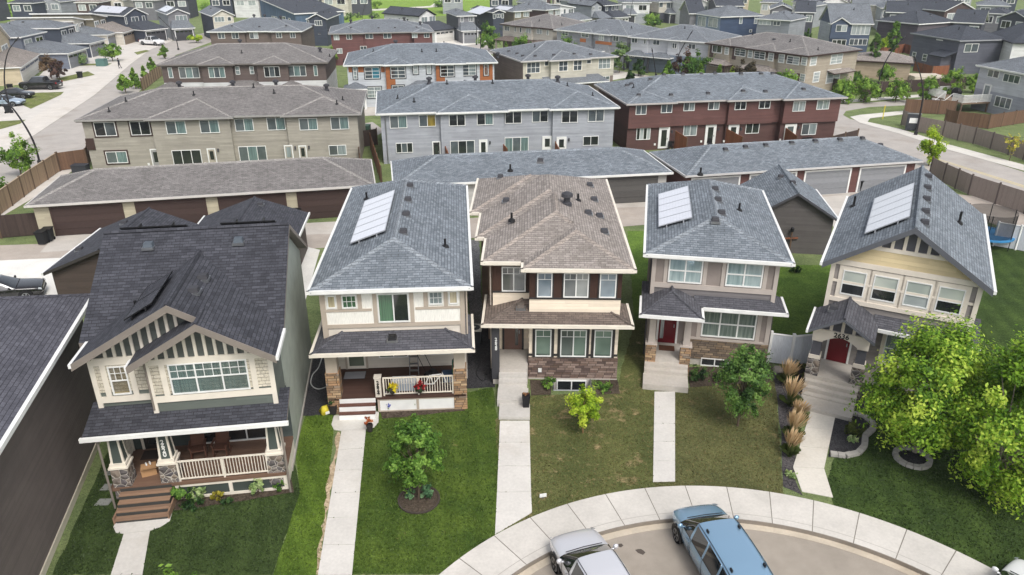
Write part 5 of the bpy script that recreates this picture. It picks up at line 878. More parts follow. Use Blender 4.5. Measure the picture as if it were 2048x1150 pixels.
def far_more():
    R = random.Random(5); n = 0
    # rows whose roofs close the view at the right and along the top edge
    L_ = [('charcoal house with skylight strip on its roof', (1903, 44), (1968, 47), DGR, SHK, 'gs'), ('dark house with low brown gable behind the skylight roof', (1890, 22), (1955, 20), DBR2, SHK, 'gf'), ('pale house with orange panels at the top right', (1954, 10), (2022, 12), LGR, SH_GR, 'hip'), ('white house at the right edge below the orange panelled one', (2036, 20), (2095, 28), WHT, SH_GR, 'hip'), ('white sided house with dark solar roof above the slate blue house', (1638, 8), (1700, 6), WHT, SHK, 'gf'), ('pinkish white house with pale roof at the top right', (1704, 9), (1792, 11), CRW, SH_GR, 'gs'), ('dark grey house with white gable ends near the top right', (1772, 24), (1845, 26), DGR, SHK, 'gs'),
          ('house of pale stone with bay at the top edge', (1520, 4), (1560, 5), CRW, SH_GR, 'hip'), ('grey house with pale windows by the stone bay house', (1586, 10), (1630, 12), LGR, SH_GR, 'hip'), ('slate roofed house behind the navy house', (1432, 12), (1490, 12), DGR, SHK, 'gs'), ('white house with slanted roof edge behind the dark gable', (1376, 8), (1424, 7), WHT, SH_GR, 'mono'), ('dark house at the top edge behind the white rendered house', (1846, 5), (1900, 4), DGR, SHK, 'gf'), ('big charcoal roofed house at the right edge', (2030, 62), (2120, 78), MGR, SHK, 'hip')]
    L_ += [('charcoal house between the white rendered house and the right edge, top row', (1995, 34), (2060, 40), DGR, SHK, 'gf'), ('slate roofed house behind the skylight roof', (1968, 26), (2016, 28), MGR, SHK, 'hip'), ('grey house tucked behind the slate blue house', (1762, 16), (1810, 17), LGR, SH_GR, 'hip'), ('low slate roofed house between the navy and slate blue houses', (1590, 24), (1632, 25), DGR, SHK, 'gs'), ('charcoal house behind the light grey six pane house', (1540, 18), (1588, 19), MGR, SH_GR, 'gf'), ('pale grey house behind the white mono roofed house', (1150, 4), (1188, 3), LGR, SH_GR, 'hip'), ('grey house behind the dark brown window band house', (1060, 8), (1098, 7), MGR, SH_GR, 'hip'), ('slate house beyond the framed garage door', (1300, -2), (1340, -2), DBL, SHK, 'hip'), ('grey house at the top edge above the slanted white roof', (1385, -6), (1425, -6), MGR, SH_GR, 'gf'), ('dark house at the top edge above the orange panels', (1985, -8), (2040, -7), DBL, SHK, 'hip'), ('white gabled house at the top edge above the charcoal gable', (1820, -8), (1870, -8), WHT, SH_GR, 'gf'), ('slate house at the top edge above the pinkish house', (1640, -7), (1690, -7), DGR, SHK, 'hip')]
    for lb, a, c, wl, rf, rt in L_: fh(lb, a, c, 11, wl, rf, rt, p=.4)
    # backs of the houses beyond the field, cut by the top edge of the photo
    cols = [('dark grey', DGR), ('cream', CRW), ('slate', DBL), ('pale grey', LGR), ('brown', DBR2), ('white', WHT), ('taupe', MGR), ('beige', BEI)]
    pts = [(-60, 4, 0), (40, 6, 2), (95, 3, 3), (172, 5, 4), (222, 1, 1), (285, 0, 6), (350, -2, 0), (440, -4, 2), (490, -4, 5), (545, -3, 4), (612, -5, 3), (668, -6, 1), (716, -7, 0), (905, -9, 3), (1000, -4, 2), (1075, -6, 4), (1130, -8, 1), (1480, -8, 7), (1700, -10, 6), (1760, -6, 5), (1930, -9, 3)]
    nb = ['far left corner', 'round willow', 'clipped willow', 'wide solar roof', 'charcoal gabled house', 'light grey gabled house', 'cream fronted house', 'low shrubs', 'timber stair fence', 'blue battened tower', 'black twin gabled house', 'grass field', 'field path', 'long solar roof', 'street tree', 'greige house', 'white mono roof', 'dark gable', 'pinkish house', 'dark gabled house', 'orange panels']
    for (u, v, k), q in zip(pts, nb):
        x = G(u, v + 22); wd = R.uniform(8.5, 11) ; f = FPX / (x - _O).length * wd; fh('%s house at the top edge of the photo, beyond the %s' % (cols[k][0], q), (u - f / 2, v), (u + f / 2, v + R.uniform(-.5, .5)), 11, cols[k][1], R.choice([SH_GR, SHK, SH_BR]), R.choice(['hip', 'gf', 'gs']), p=.45, vents=0)
far_more()
# ---------------------------------------------------------------- setting
GR_FAR = grass((96, 110, 72), (126, 138, 92), (156, 148, 120), .5); GR_A = grass((52, 66, 37), (69, 85, 46), (104, 98, 68), .1, 1.2); GR_B = grass((60, 80, 34), (88, 106, 44), (160, 138, 100), .35, .8); GR_ST = grass((72, 94, 36), (98, 120, 46), (156, 138, 96), .12, 3.0)
GR_C = grass((78, 86, 50), (104, 106, 64), (156, 136, 102), .75); GR_D = grass((82, 86, 54), (104, 104, 66), (138, 120, 88), .6); GR_E = grass((50, 66, 35), (70, 88, 43), (116, 106, 68), .15, -1.0); GR_Y = grass((82, 108, 48), (110, 136, 60), (160, 148, 106), .3)
SHEETS, WALKS = [], []
def sheet(name, pts, m, z=.004, seed=1, amp=.04, step=.4):
    SHEETS.append((name, [(p[0], p[1]) for p in pts], m)); 
    pts = [Vector((p[0], p[1], z + seed * .0007)) for p in pts]
    return struct(name, MB().poly(rough_edge(pts, step, amp, seed) if amp else pts), m)
def slabm(name, pts, m, z0, z1): return struct(name, MB().prism([(p[0], p[1]) for p in pts], z0, z1), m)
BC = Vector((7.3, 11.8, 0)); RO, RI, RG = 12.6, 10.75, 10.42
def arc(r, a0, a1, n, z=0): return [Vector((BC.x + r * math.cos(rad(a0 + (a1 - a0) * i / n)), BC.y + r * math.sin(rad(a0 + (a1 - a0) * i / n)), z)) for i in range(n + 1)]
b28 = HS[2]; Mw = b28.iM.inverted()
well = [Mw @ Vector(p) for p in ((1.5, .34, 0), (3.4, .34, 0), (3.4, -.72, 0), (1.5, -.72, 0))]
def terrain():
    bm = bmesh.new()
    def loop(pts):
        vs = [bm.verts.new((p[0], p[1], 0)) for p in pts]; return [bm.edges.new((vs[i], vs[(i + 1) % len(vs)])) for i in range(len(vs))]
    es = loop([(-1600, -60), (1600, -60), (1600, 2600), (-1600, 2600)]) + loop(arc(RI + .02, 0, 360, 96)[:-1]) + loop(well)
    bmesh.ops.triangle_fill(bm, use_beauty=True, use_dissolve=False, edges=es); me = bpy.data.meshes.new('terrain'); bm.to_mesh(me); bm.free(); me.materials.append(GR_FAR)
    o = bpy.data.objects.new('terrain', me); C.objects.link(o); tag(o, kind='structure')
terrain()
m = MB(); n = 4
for i in range(4):
    a, b = well[i], well[(i + 1) % 4]; m.add([a, b, b - Vector((0, 0, .95)), a - Vector((0, 0, .95))], [(0, 1, 2, 3)])
m.add([p - Vector((0, 0, .94)) for p in well], [(0, 1, 2, 3)], 1)
for i in (1, 2, 3):
    a, b = well[i], well[(i + 1) % 4]; m.tube([a + Vector((0, 0, .02)), b + Vector((0, 0, .02))], .04, 6, 2)
tag(m.build('window_well', [STEEL, mulch(), STEEL]), 'galvanised window well under the basement window of the brown roofed house', 'window well')
# cul-de-sac bulb: asphalt, gutter pan, kerb and sidewalk
ASP = asphalt(); struct('road', MB().poly([Vector((p.x, p.y, -.15)) for p in arc(RG + .1, 0, 360, 96)[:-1]]), ASP)
def ring(name, r0, r1, z0, z1, m, joints=None, seg=120, a0=-30, a1=210):
    mb = MB(); A, B_ = arc(r0, a0, a1, seg, z1), arc(r1, a0, a1, seg, z1)
    for i in range(seg): mb.add([A[i], A[i + 1], B_[i + 1], B_[i], A[i] + Vector((0, 0, z0 - z1)), A[i + 1] + Vector((0, 0, z0 - z1))], [(0, 3, 2, 1), (0, 1, 5, 4)])
    return struct(name, mb, m)
def slabs_mat(c, r=1.52):
    t = NT('sidewalk_concrete'); tc = t.n('ShaderNodeTexCoord'); u = t.n('ShaderNodeVectorMath', i0=tc.outputs['Object'], i1=(-BC.x, -BC.y, 0), op='ADD').outputs[0]; sp = t.n('ShaderNodeSeparateXYZ', Vector=u)
    an = t.mth('DIVIDE', t.mth('ARCTAN2', sp.outputs[1], sp.outputs[0]), rad(7.6)); fr = t.mth('FRACT', an); fl = t.mth('FLOOR', an)
    wn = t.n('ShaderNodeTexWhiteNoise', Vector=t.n('ShaderNodeCombineXYZ', X=fl).outputs[0]).outputs[0]
    col = t.mix(1.0, lin(c), t.ramp(wn, [(0, (.91, .91, .9, 1)), (1, (1.04, 1.04, 1.04, 1))]), 'MULTIPLY'); col = t.var(col, tc.outputs['Object'], .6, .84, 1.05); col = t.var(col, tc.outputs['Object'], 9, .93, 1.06, 8)
    j = t.mth('GREATER_THAN', t.mth('ABSOLUTE', t.mth('SUBTRACT', fr, .5)), .489); col = t.mix(j, col, lin((120, 114, 106)))
    d = t.n('ShaderNodeVectorMath', i0=t.n('ShaderNodeCombineXYZ', X=sp.outputs[0], Y=sp.outputs[1]).outputs[0], op='LENGTH').outputs['Value']
    sc = t.mth('LESS_THAN', t.mth('ABSOLUTE', t.mth('SUBTRACT', d, RI + .3)), .012); col = t.mix(sc, col, lin((160, 154, 146))); return t.done(col, .85, .25)
ring('sidewalk', RI, RO, -.15, .03, slabs_mat((203, 198, 191))); ring('kerb', RI - .04, RI, -.15, .022, concrete((138, 130, 120), 0, .7)); ring('gutter_pan', RG, RI - .041, -.3, -.135, concrete((200, 188, 170), 0, .72))
ST_ = asphalt((84, 76, 70)); sheet('asphalt_stain', [G(u, v, -.15) for u, v in ((1236, 1088), (1243, 1087), (1247, 1091), (1242, 1095), (1236, 1093))], ST_, -.147, 0, .03, .1); sheet('asphalt_stain', [G(u, v, -.15) for u, v in ((1270, 1100), (1282, 1098), (1291, 1105), (1286, 1110), (1276, 1106))], ST_, -.147, 0, .03, .1)
# lawns of the front yards
L = lambda *px: [G(u, v) for u, v in px]
AR = lambda a0, a1, n=14: [p for p in arc(RO + .01, a0, a1, n)]
sheet('lawn', L((105, 1150), (215, 905), (330, 985), (590, 930), (600, 985), (545, 1150)), GR_A, .004, 2)
sheet('lawn', L((590, 900), (612, 828), (670, 828), (640, 1150), (546, 1150), (600, 985)), GR_ST, .004, 3, .02)
sheet('lawn', L((700, 828), (985, 775), (1000, 870), (990, 1072)) + AR(126, 141, 6) + L((640, 1150)), GR_B, .004, 4)
sheet('lawn', L((990, 840), (1060, 792), (1230, 785), (1270, 640), (1300, 640), (1330, 700), (1330, 967)) + AR(96, 127), GR_C, .004, 5)
sheet('lawn', L((1330, 785), (1550, 740), (1565, 975)) + AR(73.5, 97), GR_D, .004, 6)
sheet('lawn', L((1655, 960), (1690, 830), (1740, 700), (2048, 700), (2300, 900)) + AR(2, 65), GR_E, .004, 7)
sheet('lawn', L((1560, 530), (1670, 530), (1640, 680), (1540, 690)), GR_Y, .004, 8); sheet('lawn', L((1255, 462), (1300, 462), (1290, 640), (1268, 640)), GR_Y, .004, 9); sheet('lawn', L((1940, 470), (2090, 470), (2300, 700), (1930, 700)), GR_E, .004, 10)
# planting beds and gravel strips
MU = mulch(); MU2 = mulch((44, 44, 47), (74, 73, 75), 26); SOIL = mulch((62, 54, 46), (88, 78, 68), 14); GRV = mulch((96, 94, 94), (150, 148, 146), 20)
sheet('gravel_bed', L((1545, 735), (1622, 735), (1600, 800), (1590, 960), (1606, 992), (1566, 974), (1562, 860)), MU, .008, 11); sheet('gravel_bed', L((1668, 838), (1690, 826), (1735, 835), (1750, 858), (1728, 880), (1722, 905), (1690, 918), (1656, 914)), MU2, .008, 12)
sheet('gravel_bed', L((604, 690), (662, 690), (664, 830), (600, 832)), MU2, .008, 13); sheet('gravel_bed', L((940, 640), (990, 640), (990, 775), (925, 778)), MU2, .008, 14); sheet('gravel_bed', L((915, 480), (958, 480), (965, 650), (945, 650)), GRV, .010, 15); sheet('planting_bed', L((760, 815), (925, 798), (930, 822), (765, 838)), SOIL, .008, 16)
sheet('planting_bed', L((340, 985), (580, 950), (588, 985), (500, 1000), (350, 1022)), SOIL, .008, 17); sheet('planting_bed', L((1060, 760), (1104, 760), (1102, 790), (1062, 792)), SOIL, .0062, 18); sheet('planting_bed', L((1188, 760), (1235, 760), (1240, 788), (1192, 790)), SOIL, .0062, 18); sheet('planting_bed', L((1375, 735), (1545, 730), (1540, 765), (1380, 775)), SOIL, .008, 19)
sheet('dirt_edge', L((676, 864), (680, 866), (638, 1150), (632, 1150), (648, 1010), (655, 960)), mulch((150, 134, 108), (190, 170, 144), 9), .0068, 20, .1); sheet('dirt_edge', L((1725, 780), (1765, 790), (1720, 835), (1705, 815)), MU2, .0072, 44)
# concrete front walks (joints are real gaps between the cast slabs)
def walk(rows, z=.03, m=None):
    mb = MB()
    for (a, b), (c, d) in zip(rows, rows[1:]):
        A, B_, D, E = G(*a), G(*b), G(*d), G(*c); L_ = ((D - B_).length + (E - A).length) / 2; n = max(1, round(L_ / 1.5))
        for i in range(n):
            f, g = i / n + .006 / n, (i + 1) / n - .006 / n; q = [A.lerp(E, f), B_.lerp(D, f), B_.lerp(D, g), A.lerp(E, g)]; mb.prism([(p.x, p.y) for p in q], -.05, z); WALKS.append([(p.x, p.y) for p in q])
    return struct('path', mb, m or concrete((204, 200, 194)))
walk([((248, 1068), (300, 1062)), ((222, 1150), (285, 1150)), ((190, 1260), (262, 1260))]); mb = MB(); mb.prism([(p.x, p.y) for p in L((238, 1034), (346, 1020), (340, 1042), (322, 1054), (300, 1062), (248, 1068), (232, 1066), (227, 1055))], -.05, .03); struct('path', mb, concrete((204, 200, 194)))
walk([((683, 862), (732, 858)), ((636, 1150), (704, 1150)), ((600, 1300), (690, 1300))]); mb = MB(); mb.prism([(p.x, p.y) for p in L((668, 832), (758, 824), (757, 845), (748, 856), (732, 858.5), (683, 862.5), (668, 860), (663, 850))], -.05, .03); struct('path', mb, concrete((204, 201, 195)))
walk([((1000, 842), (1059, 842)), ((994, 985), (1062, 985)), ((990, 1070), (1064, 1026))]); walk([((1309, 784), (1350, 784)), ((1306, 965), (1350, 964))]); walk([((1622, 820), (1672, 826)), ((1586, 935), (1648, 938)), ((1604, 984), (1666, 996))], m=concrete((208, 202, 192)))
m = MB()
for u, v in ((262, 885), (238, 920), (226, 945), (218, 975), (208, 1005)): g = G(u, v); m.prism([(g.x - .28, g.y - .2), (g.x + .25, g.y - .16), (g.x + .28, g.y + .2), (g.x - .24, g.y + .18)], -.03, .04)
struct('stepping_stones', m, concrete((132, 134, 130)))
WALKS += [[(p.x, p.y) for p in L((238, 1034), (346, 1020), (340, 1042), (322, 1054), (300, 1062), (248, 1068), (232, 1066), (227, 1055))], [(p.x, p.y) for p in L((668, 832), (758, 824), (757, 845), (748, 856), (732, 858.5), (683, 862.5), (668, 860), (663, 850))]] + [q for nm, q, _ in SHEETS if 'bed' in nm]
for h_, pr in ((HS[2], ((-1.6, -3.35), (.4, 0))), (HS[3], ((.3, -2.6), (2.65, 0))), (HS[4], ((.2, -3.5), (2.8, 0))), (HS[0], ((.6, -1.4), (2.7, 0)))): Mi = h_.iM.inverted(); (xa, ya), (xb, yb) = pr; WALKS.append([tuple((Mi @ Vector(q)).xy) for q in ((xa, ya, 0), (xb, ya, 0), (xb, yb, 0), (xa, yb, 0))])
for h_ in HS: Mi = h_.iM.inverted(); WALKS.append([tuple((Mi @ Vector(q)).xy) for q in ((0, -.3, 0), (7.2, -.3, 0), (7.2, 16, 0), (0, 16, 0))])
WALKS.append([(p.x, p.y) for p in well])
def inp(x, y, P):
    c = False; j = len(P) - 1
    for i in range(len(P)):
        xi, yi = P[i]; xj, yj = P[j]
        if (yi > y) != (yj > y) and x < (xj - xi) * (y - yi) / (yj - yi) + xi: c = not c
        j = i
    return c
def tufts(idx, cols, dens, h, seed):
    R = random.Random(seed); P = [q for q in SHEETS if q[0] == 'lawn'][idx][1]; xs = [p[0] for p in P]; ys = [p[1] for p in P]; x0, x1, y0, y1 = min(xs), max(xs), max(min(ys), 18.5), max(ys); mb = MB(); mb.uvs = []; wk = []
    for q in WALKS:
        a = [min(p[0] for p in q), max(p[0] for p in q), min(p[1] for p in q), max(p[1] for p in q)]
        if a[0] < x1 and a[1] > x0 and a[2] < y1 and a[3] > y0: wk.append((a, q))
    for k in range(int((x1 - x0) * (y1 - y0) * dens)):
        x, y = R.uniform(x0, x1), R.uniform(y0, y1)
        if not inp(x, y, P) or any(a[0] < x < a[1] and a[2] < y < a[3] and inp(x, y, q) for a, q in wk): continue
        an = R.uniform(0, 3.14); r = R.uniform(.018, .045); dx, dy = math.cos(an) * r, math.sin(an) * r; hh = h * R.uniform(.5, 1.25); lx, ly = R.uniform(-.03, .03), R.uniform(-.03, .03)
        o = len(mb.v); mb.v += [Vector((x - dx, y - dy, .003)), Vector((x + dx, y + dy, .003)), Vector((x + dx * .5 + lx, y + dy * .5 + ly, hh)), Vector((x - dx * .7 + lx, y - dy * .7 + ly, hh * .8))]; mb.f.append((o, o + 1, o + 2, o + 3)); mb.m.append(0); mb.uvs.append((R.random(), R.random()))
    tag(mb.build('grass', leaf(*cols, .25)), kind='stuff')
tufts(0, ((46, 60, 34), (62, 78, 44), (78, 94, 54)), 150, .06, 1); tufts(1, ((66, 86, 32), (88, 110, 42), (110, 132, 56)), 150, .06, 2); tufts(2, ((58, 78, 32), (78, 98, 40), (100, 120, 54)), 150, .06, 3)
tufts(3, ((82, 84, 50), (104, 102, 62), (132, 122, 84)), 130, .05, 4); tufts(4, ((82, 82, 50), (102, 98, 62), (124, 114, 78)), 130, .05, 5); tufts(5, ((42, 58, 30), (58, 76, 38), (78, 94, 48)), 110, .06, 6)
# rear lane, aprons, streets
CL = concrete((190, 184, 176), 0, .84); ALY = concrete((176, 166, 156), 0, .8)
struct('lane', MB().poly([Vector((x, y, .006)) for x, y in ((-70, 44), (-35, 47.8), (-15, 50.6), (0, 53.4), (14, 56.6), (33, 60.5), (37, 58), (40, 52), (44, 40), (49, 41), (44, 56), (41, 63), (36, 65.5), (14, 61.6), (0, 58.0), (-15, 55.2), (-35, 51.6), (-70, 48))]), ALY)
def apron(px, z=.012, m=CL): struct('driveway', MB().poly([Vector((p.x, p.y, z)) for p in P2(px)]), m)
apron([(110, 472), (735, 440), (735, 470), (640, 468), (80, 505)]); apron([(595, 490), (640, 500), (600, 640), (560, 640)], .016, concrete((222, 220, 214))); apron([(930, 378), (1345, 375), (1345, 412), (930, 425)]); apron([(1340, 378), (1850, 348), (1850, 372), (1700, 388), (1340, 408)]); apron([(-60, 524), (120, 516), (150, 560), (120, 610), (-60, 650)], .016, concrete((222, 220, 214))); apron([(1640, 395), (1700, 388), (1690, 500), (1660, 440)], .016)
# left street
def strip(name, pts, m, z): struct(name, MB().poly([Vector((p.x, p.y, z)) for p in P2(pts)]), m)
RD = concrete((172, 166, 160), 0, .86)
strip('road', [(-400, 480), (-120, 380), (70, 270), (190, 190), (262, 128), (300, 100), (345, 82), (470, 50), (560, 45), (560, 52), (420, 85), (352, 110), (310, 150), (262, 200), (215, 262), (190, 300), (60, 345), (0, 400), (-300, 560)], RD, .006)
strip('sidewalk', [(-400, 440), (-120, 340), (60, 240), (170, 165), (240, 112), (285, 88), (345, 72), (345, 82), (300, 100), (262, 128), (190, 190), (70, 270), (-120, 380), (-400, 480)], concrete((204, 198, 190)), .03)
strip('driveway', [(-60, 338), (68, 246), (172, 172), (248, 117), (288, 91), (330, 74), (300, 70), (250, 86), (180, 100), (150, 120), (90, 140), (50, 180), (-60, 250)], concrete((202, 197, 190)), .02)
for px in ([(62, 218), (122, 190), (128, 184), (70, 186), (35, 206)], [(128, 163), (190, 150), (176, 143), (110, 158)], [(160, 132), (218, 130), (224, 127), (150, 128)], [(200, 112), (236, 112), (240, 108), (190, 107)], [(268, 105), (292, 100), (300, 102), (275, 110)], [(-10, 262), (40, 248), (52, 240), (-20, 244)]): strip('lawn', px, grass((96, 104, 64), (122, 130, 74), (150, 140, 112), .8), .036)
strip('sidewalk', [(190, 300), (215, 262), (230, 268), (180, 318), (60, 400), (-60, 470), (-60, 430), (60, 350)], concrete((204, 198, 190)), .012)
strip('road', [(440, 300), (700, 252), (745, 244), (770, 262), (745, 276), (700, 280)], RD, .0064)
strip('driveway', [(725, 200), (770, 195), (765, 230), (730, 232)], CL, .012)
# right street with kerb, grass verge and walk
strip('road', [(1950, 190), (1740, 205), (1560, 215), (1560, 235), (1660, 232), (1655, 262), (1680, 285), (1760, 318), (1840, 345), (1960, 395), (2060, 432), (2300, 520), (2300, 410), (2048, 344), (1900, 298), (1800, 265), (1745, 248), (1700, 238), (1686, 230), (1692, 222), (1740, 214), (1960, 204)], RD, .006)
strip('road_line', [(1846, 308), (2048, 371), (2200, 420), (2200, 422), (2048, 372.6), (1846, 308.7)], plain((196, 182, 140), .8), .0105); strip('road_line', [(1846, 309.6), (2048, 374), (2200, 424.5), (2200, 426.5), (2048, 375.6), (1846, 310.3)], plain((196, 182, 140), .8), .0105)
strip('sidewalk', [(1700, 234), (1720, 230), (1806, 222), (1806, 229), (1740, 237), (1735, 244), (1800, 258), (1900, 290), (2048, 330), (2048, 342), (1900, 301), (1800, 268), (1720, 246)], concrete((208, 204, 196)), .03)
strip('sidewalk', [(1560, 205), (1700, 199), (1900, 185), (1900, 190), (1700, 205), (1560, 212)], concrete((204, 200, 192)), .02)
strip('path', [(940, 128), (1050, 118), (1060, 124), (985, 134), (1180, 160), (1250, 146), (1330, 170), (1310, 174), (1250, 156), (1180, 168), (960, 142)], concrete((202, 198, 190)), .014)
strip('road', [(880, 82), (960, 88), (1100, 118), (1300, 152), (1330, 150), (1500, 175), (1700, 195), (1700, 201), (1480, 190), (1300, 166), (1090, 128), (950, 102), (860, 92)], RD, .0072)
strip('driveway', [(862, 80), (965, 76), (975, 86), (880, 96)], concrete((222, 218, 210)), .018)
strip('field', [(-300, 62), (150, 34), (420, 24), (640, 46), (800, 42), (985, 20), (990, -6), (-300, -6)], grass((108, 136, 56), (134, 160, 70), (150, 150, 96), .1), .0088)
strip('path', [(640, 24), (770, 17), (860, 12), (880, 0), (900, -4), (900, 2), (878, 14), (775, 20), (640, 28)], concrete((206, 202, 192)), .012)
# ---------------------------------------------------------------- light, sky, camera
def light():
    w = bpy.data.worlds.new('World'); bpy.context.scene.world = w; w.use_nodes = True; nt = w.node_tree; bg = nt.nodes['Background']; sk = nt.nodes.new('ShaderNodeTexSky'); sk.sky_type = 'NISHITA'; sk.sun_disc = False
    sk.sun_elevation = rad(52); sk.sun_rotation = rad(SUNAZ); sk.air_density = 1.0; sk.dust_density = 6.0; sk.ozone_density = 1.0; sk.altitude = 700
    hs = nt.nodes.new('ShaderNodeHueSaturation'); hs.inputs['Saturation'].default_value = .35; nt.links.new(sk.outputs[0], hs.inputs['Color']); nt.links.new(hs.outputs[0], bg.inputs[0]); bg.inputs[1].default_value = .15
    l = bpy.data.lights.new('sun', 'SUN'); l.energy = 1.1; l.angle = rad(18); l.color = (1, .96, .9); o = bpy.data.objects.new('sun', l); C.objects.link(o)
    el = rad(52); az = rad(SUNAZ); d = Vector((math.sin(az) * math.cos(el), math.cos(az) * math.cos(el), math.sin(el))); o.rotation_euler = d.to_track_quat('Z', 'Y').to_euler(); o.location = (0, 0, 60)
SUNAZ = 155.0      # soft light from the front right, under thin cloud
light()
cam = bpy.data.cameras.new('camera'); cam.sensor_width = 36; cam.lens = 36 * FPX / 2048; cam.clip_end = 5000; cam.clip_start = .5
co = bpy.data.objects.new('camera', cam); C.objects.link(co); co.location = _O; co.rotation_euler = (rad(90) - PITCH, 0, 0); sc = bpy.context.scene; sc.camera = co
sc.view_settings.view_transform = 'Standard'; sc.view_settings.look = 'None'; sc.view_settings.exposure = .6; sc.view_settings.gamma = 1
sc.cycles.max_bounces = 6; sc.cycles.use_denoising = True; sc.render.film_transparent = False

def haze():
    m = bpy.data.materials.new('haze'); m.use_nodes = True; nt = m.node_tree; nt.nodes.remove(nt.nodes['Principled BSDF']); v = nt.nodes.new('ShaderNodeVolumePrincipled'); v.inputs['Color'].default_value = (.86, .9, .95, 1); v.inputs['Density'].default_value = .00022; nt.links.new(v.outputs[0], nt.nodes['Material Output'].inputs['Volume'])
    b = MB(); b.box(-1700, 1700, -70, 2700, -2, 24); tag(b.build('haze', m), kind='stuff')
haze()
# ---------------------------------------------------------------- trees and plants
LF_Y = leaf((62, 98, 30), (126, 164, 48), (194, 212, 88)); LF_G = leaf((46, 78, 30), (90, 128, 50), (146, 180, 84)); LF_D = leaf((26, 46, 24), (48, 78, 38), (84, 114, 56)); LF_L = leaf((72, 104, 40), (112, 148, 58), (156, 186, 84)); LF_C = leaf((44, 72, 34), (84, 118, 54), (132, 164, 86)); LF_P = leaf((50, 40, 40), (80, 62, 58), (112, 86, 76)); LF_YY = leaf((96, 128, 32), (158, 186, 48), (206, 216, 86)); LF_V = leaf((90, 120, 70), (158, 180, 120), (206, 214, 168)); LF_B = leaf((60, 84, 50), (104, 132, 76), (150, 170, 112))
def crown(parent, R, zc, rx, rz, n, size, mat, nclump=26, shape='round', hollow=.35, name='crown', droop=.0):
    mb = MB(); mb.uvs = []; cl = []
    for i in range(nclump):
        while True:
            d = Vector((R.gauss(0, 1), R.gauss(0, 1), R.gauss(0, 1))).normalized(); k = R.uniform(hollow, 1) ** .6; t = d.z * k
            if shape == 'cone': s = max(.12, (1 - t) * .55)
            elif shape == 'column': s = .95 - .35 * max(t, 0) ** 2
            elif shape == 'vase': s = .75 + .35 * t
            elif shape == 'egg': s = 1.05 - .28 * t
            else: s = 1
            break
        cl.append((Vector((d.x * k * rx * s, d.y * k * rx * s, zc + t * rz)), rx * R.uniform(.13, .36) * (1 if shape != 'cone' else max(.45, s + .2)), R.random()))
    per = n // nclump
    for c, r, tone in cl:
        out = (c - Vector((0, 0, zc))); out = out.normalized() if out.length > .01 else Vector((0, 0, 1))
        for j in range(per):
            d = Vector((R.gauss(0, 1), R.gauss(0, 1), R.gauss(0, .8))).normalized() * (R.random() ** .5) * r; k_ = d.dot(out); d += out * (k_ * .9 if k_ > 0 else 0) + Vector((0, 0, max(d.z, 0) * .35)); p = c + d
            nrm = (d.normalized() * .55 + out * .45 + Vector((R.gauss(0, .45), R.gauss(0, .45), .35 + R.gauss(0, .35)))).normalized(); a = nrm.orthogonal().normalized(); a = (Matrix.Rotation(R.uniform(0, 6.28), 3, nrm) @ a); e = nrm.cross(a); s = size * R.uniform(.6, 1.3)
            mb.add([p - a * s * .5, p + e * s * .28 - nrm * s * .05, p + a * s * .55 - nrm * s * .12 * (1 + droop), p - e * s * .28 - nrm * s * .05], [(0, 1, 2, 3)]); mb.uvs.append((tone, R.random()))
    return mb.build(name, mat, parent), cl
def tree(name, label, base, top, wpx, bot, mat, n=2500, size=.22, shape='round', trunk=.07, tm=None, group=None, seed=1, nclump=26, zb=0, flat=1.0, hollow=.35, cat='tree', stems=1):
    """base/top/bot: pixels of the foot, crown top, crown bottom; wpx: crown width in pixels"""
    R = random.Random(seed); g = G(*base, zb); dist = (g - _O).dot(_F); H = hgt(base[0], base[1], base[0], top, zb); zb2 = max(.15, hgt(base[0], base[1], base[0], bot, zb)) if bot < base[1] else .12
    rx = wpx / 2 / FPX * dist; rz = max(.25, (H - zb2) / 2); zc = zb2 + rz; o = empty(name, g, R.uniform(0, 6.28), label, cat, group)
    c, cl = crown(o, R, zc, rx * .86, rz * .9, n, size, mat, nclump, shape, hollow)
    m = MB(); tm = tm or bark()
    for k in range(stems):
        dx, dy = (R.uniform(-.12, .12), R.uniform(-.12, .12)) if stems > 1 else (0, 0); m.tube([(dx, dy, -.1), (dx * 1.5 + R.uniform(-.05, .05), dy * 1.5 + R.uniform(-.05, .05), zb2 * .6), (dx * 2, dy * 2, zb2 + rz * .5), (dx * 2 + R.uniform(-.1, .1), dy * 2, zc + rz * .55)], [trunk * 1.25, trunk, trunk * .75, trunk * .2], 7)
    if n > 400:
        for p, r, t in cl[::3]:
            z0 = zb2 + rz * R.uniform(-.05, .7); z0 = min(z0, p.z - .05); mid = Vector((p.x * .4, p.y * .4, z0 + (p.z - z0) * .35)); m.tube([(0, 0, z0), mid, p], [trunk * .5, trunk * .32, trunk * .1], 5)
    m.build('trunk', tm, o); return o
def shrub(name, label, u, v, wpx, hpx, mat, n=500, size=.1, shape='round', seed=1, group=None, cat='shrub', nclump=14):
    R = random.Random(seed); g = G(u, v); dist = (g - _O).dot(_F); rx = wpx / 2 / FPX * dist; h = hpx / FPX * dist * .95; o = empty(name, g, R.uniform(0, 6), label, cat, group)
    crown(o, R, h * .5, rx * .8, h * .46, n, size, mat, nclump, shape, .2, 'foliage'); m = MB()
    for k in range(4): a = R.uniform(0, 6.28); m.tube([(0, 0, -.05), (math.cos(a) * rx * .3, math.sin(a) * rx * .3, h * .55)], [.02, .008], 5)
    m.build('stem', bark(), o); return o
tree('maple_tree', 'big yellow green maple with a stone tree ring around its foot', (1828, 905), 628, 218, 885, LF_Y, 34000, .155, 'egg', .11, bark((150, 140, 128)), seed=3, nclump=150, hollow=.5, group='maples on the front lawn')
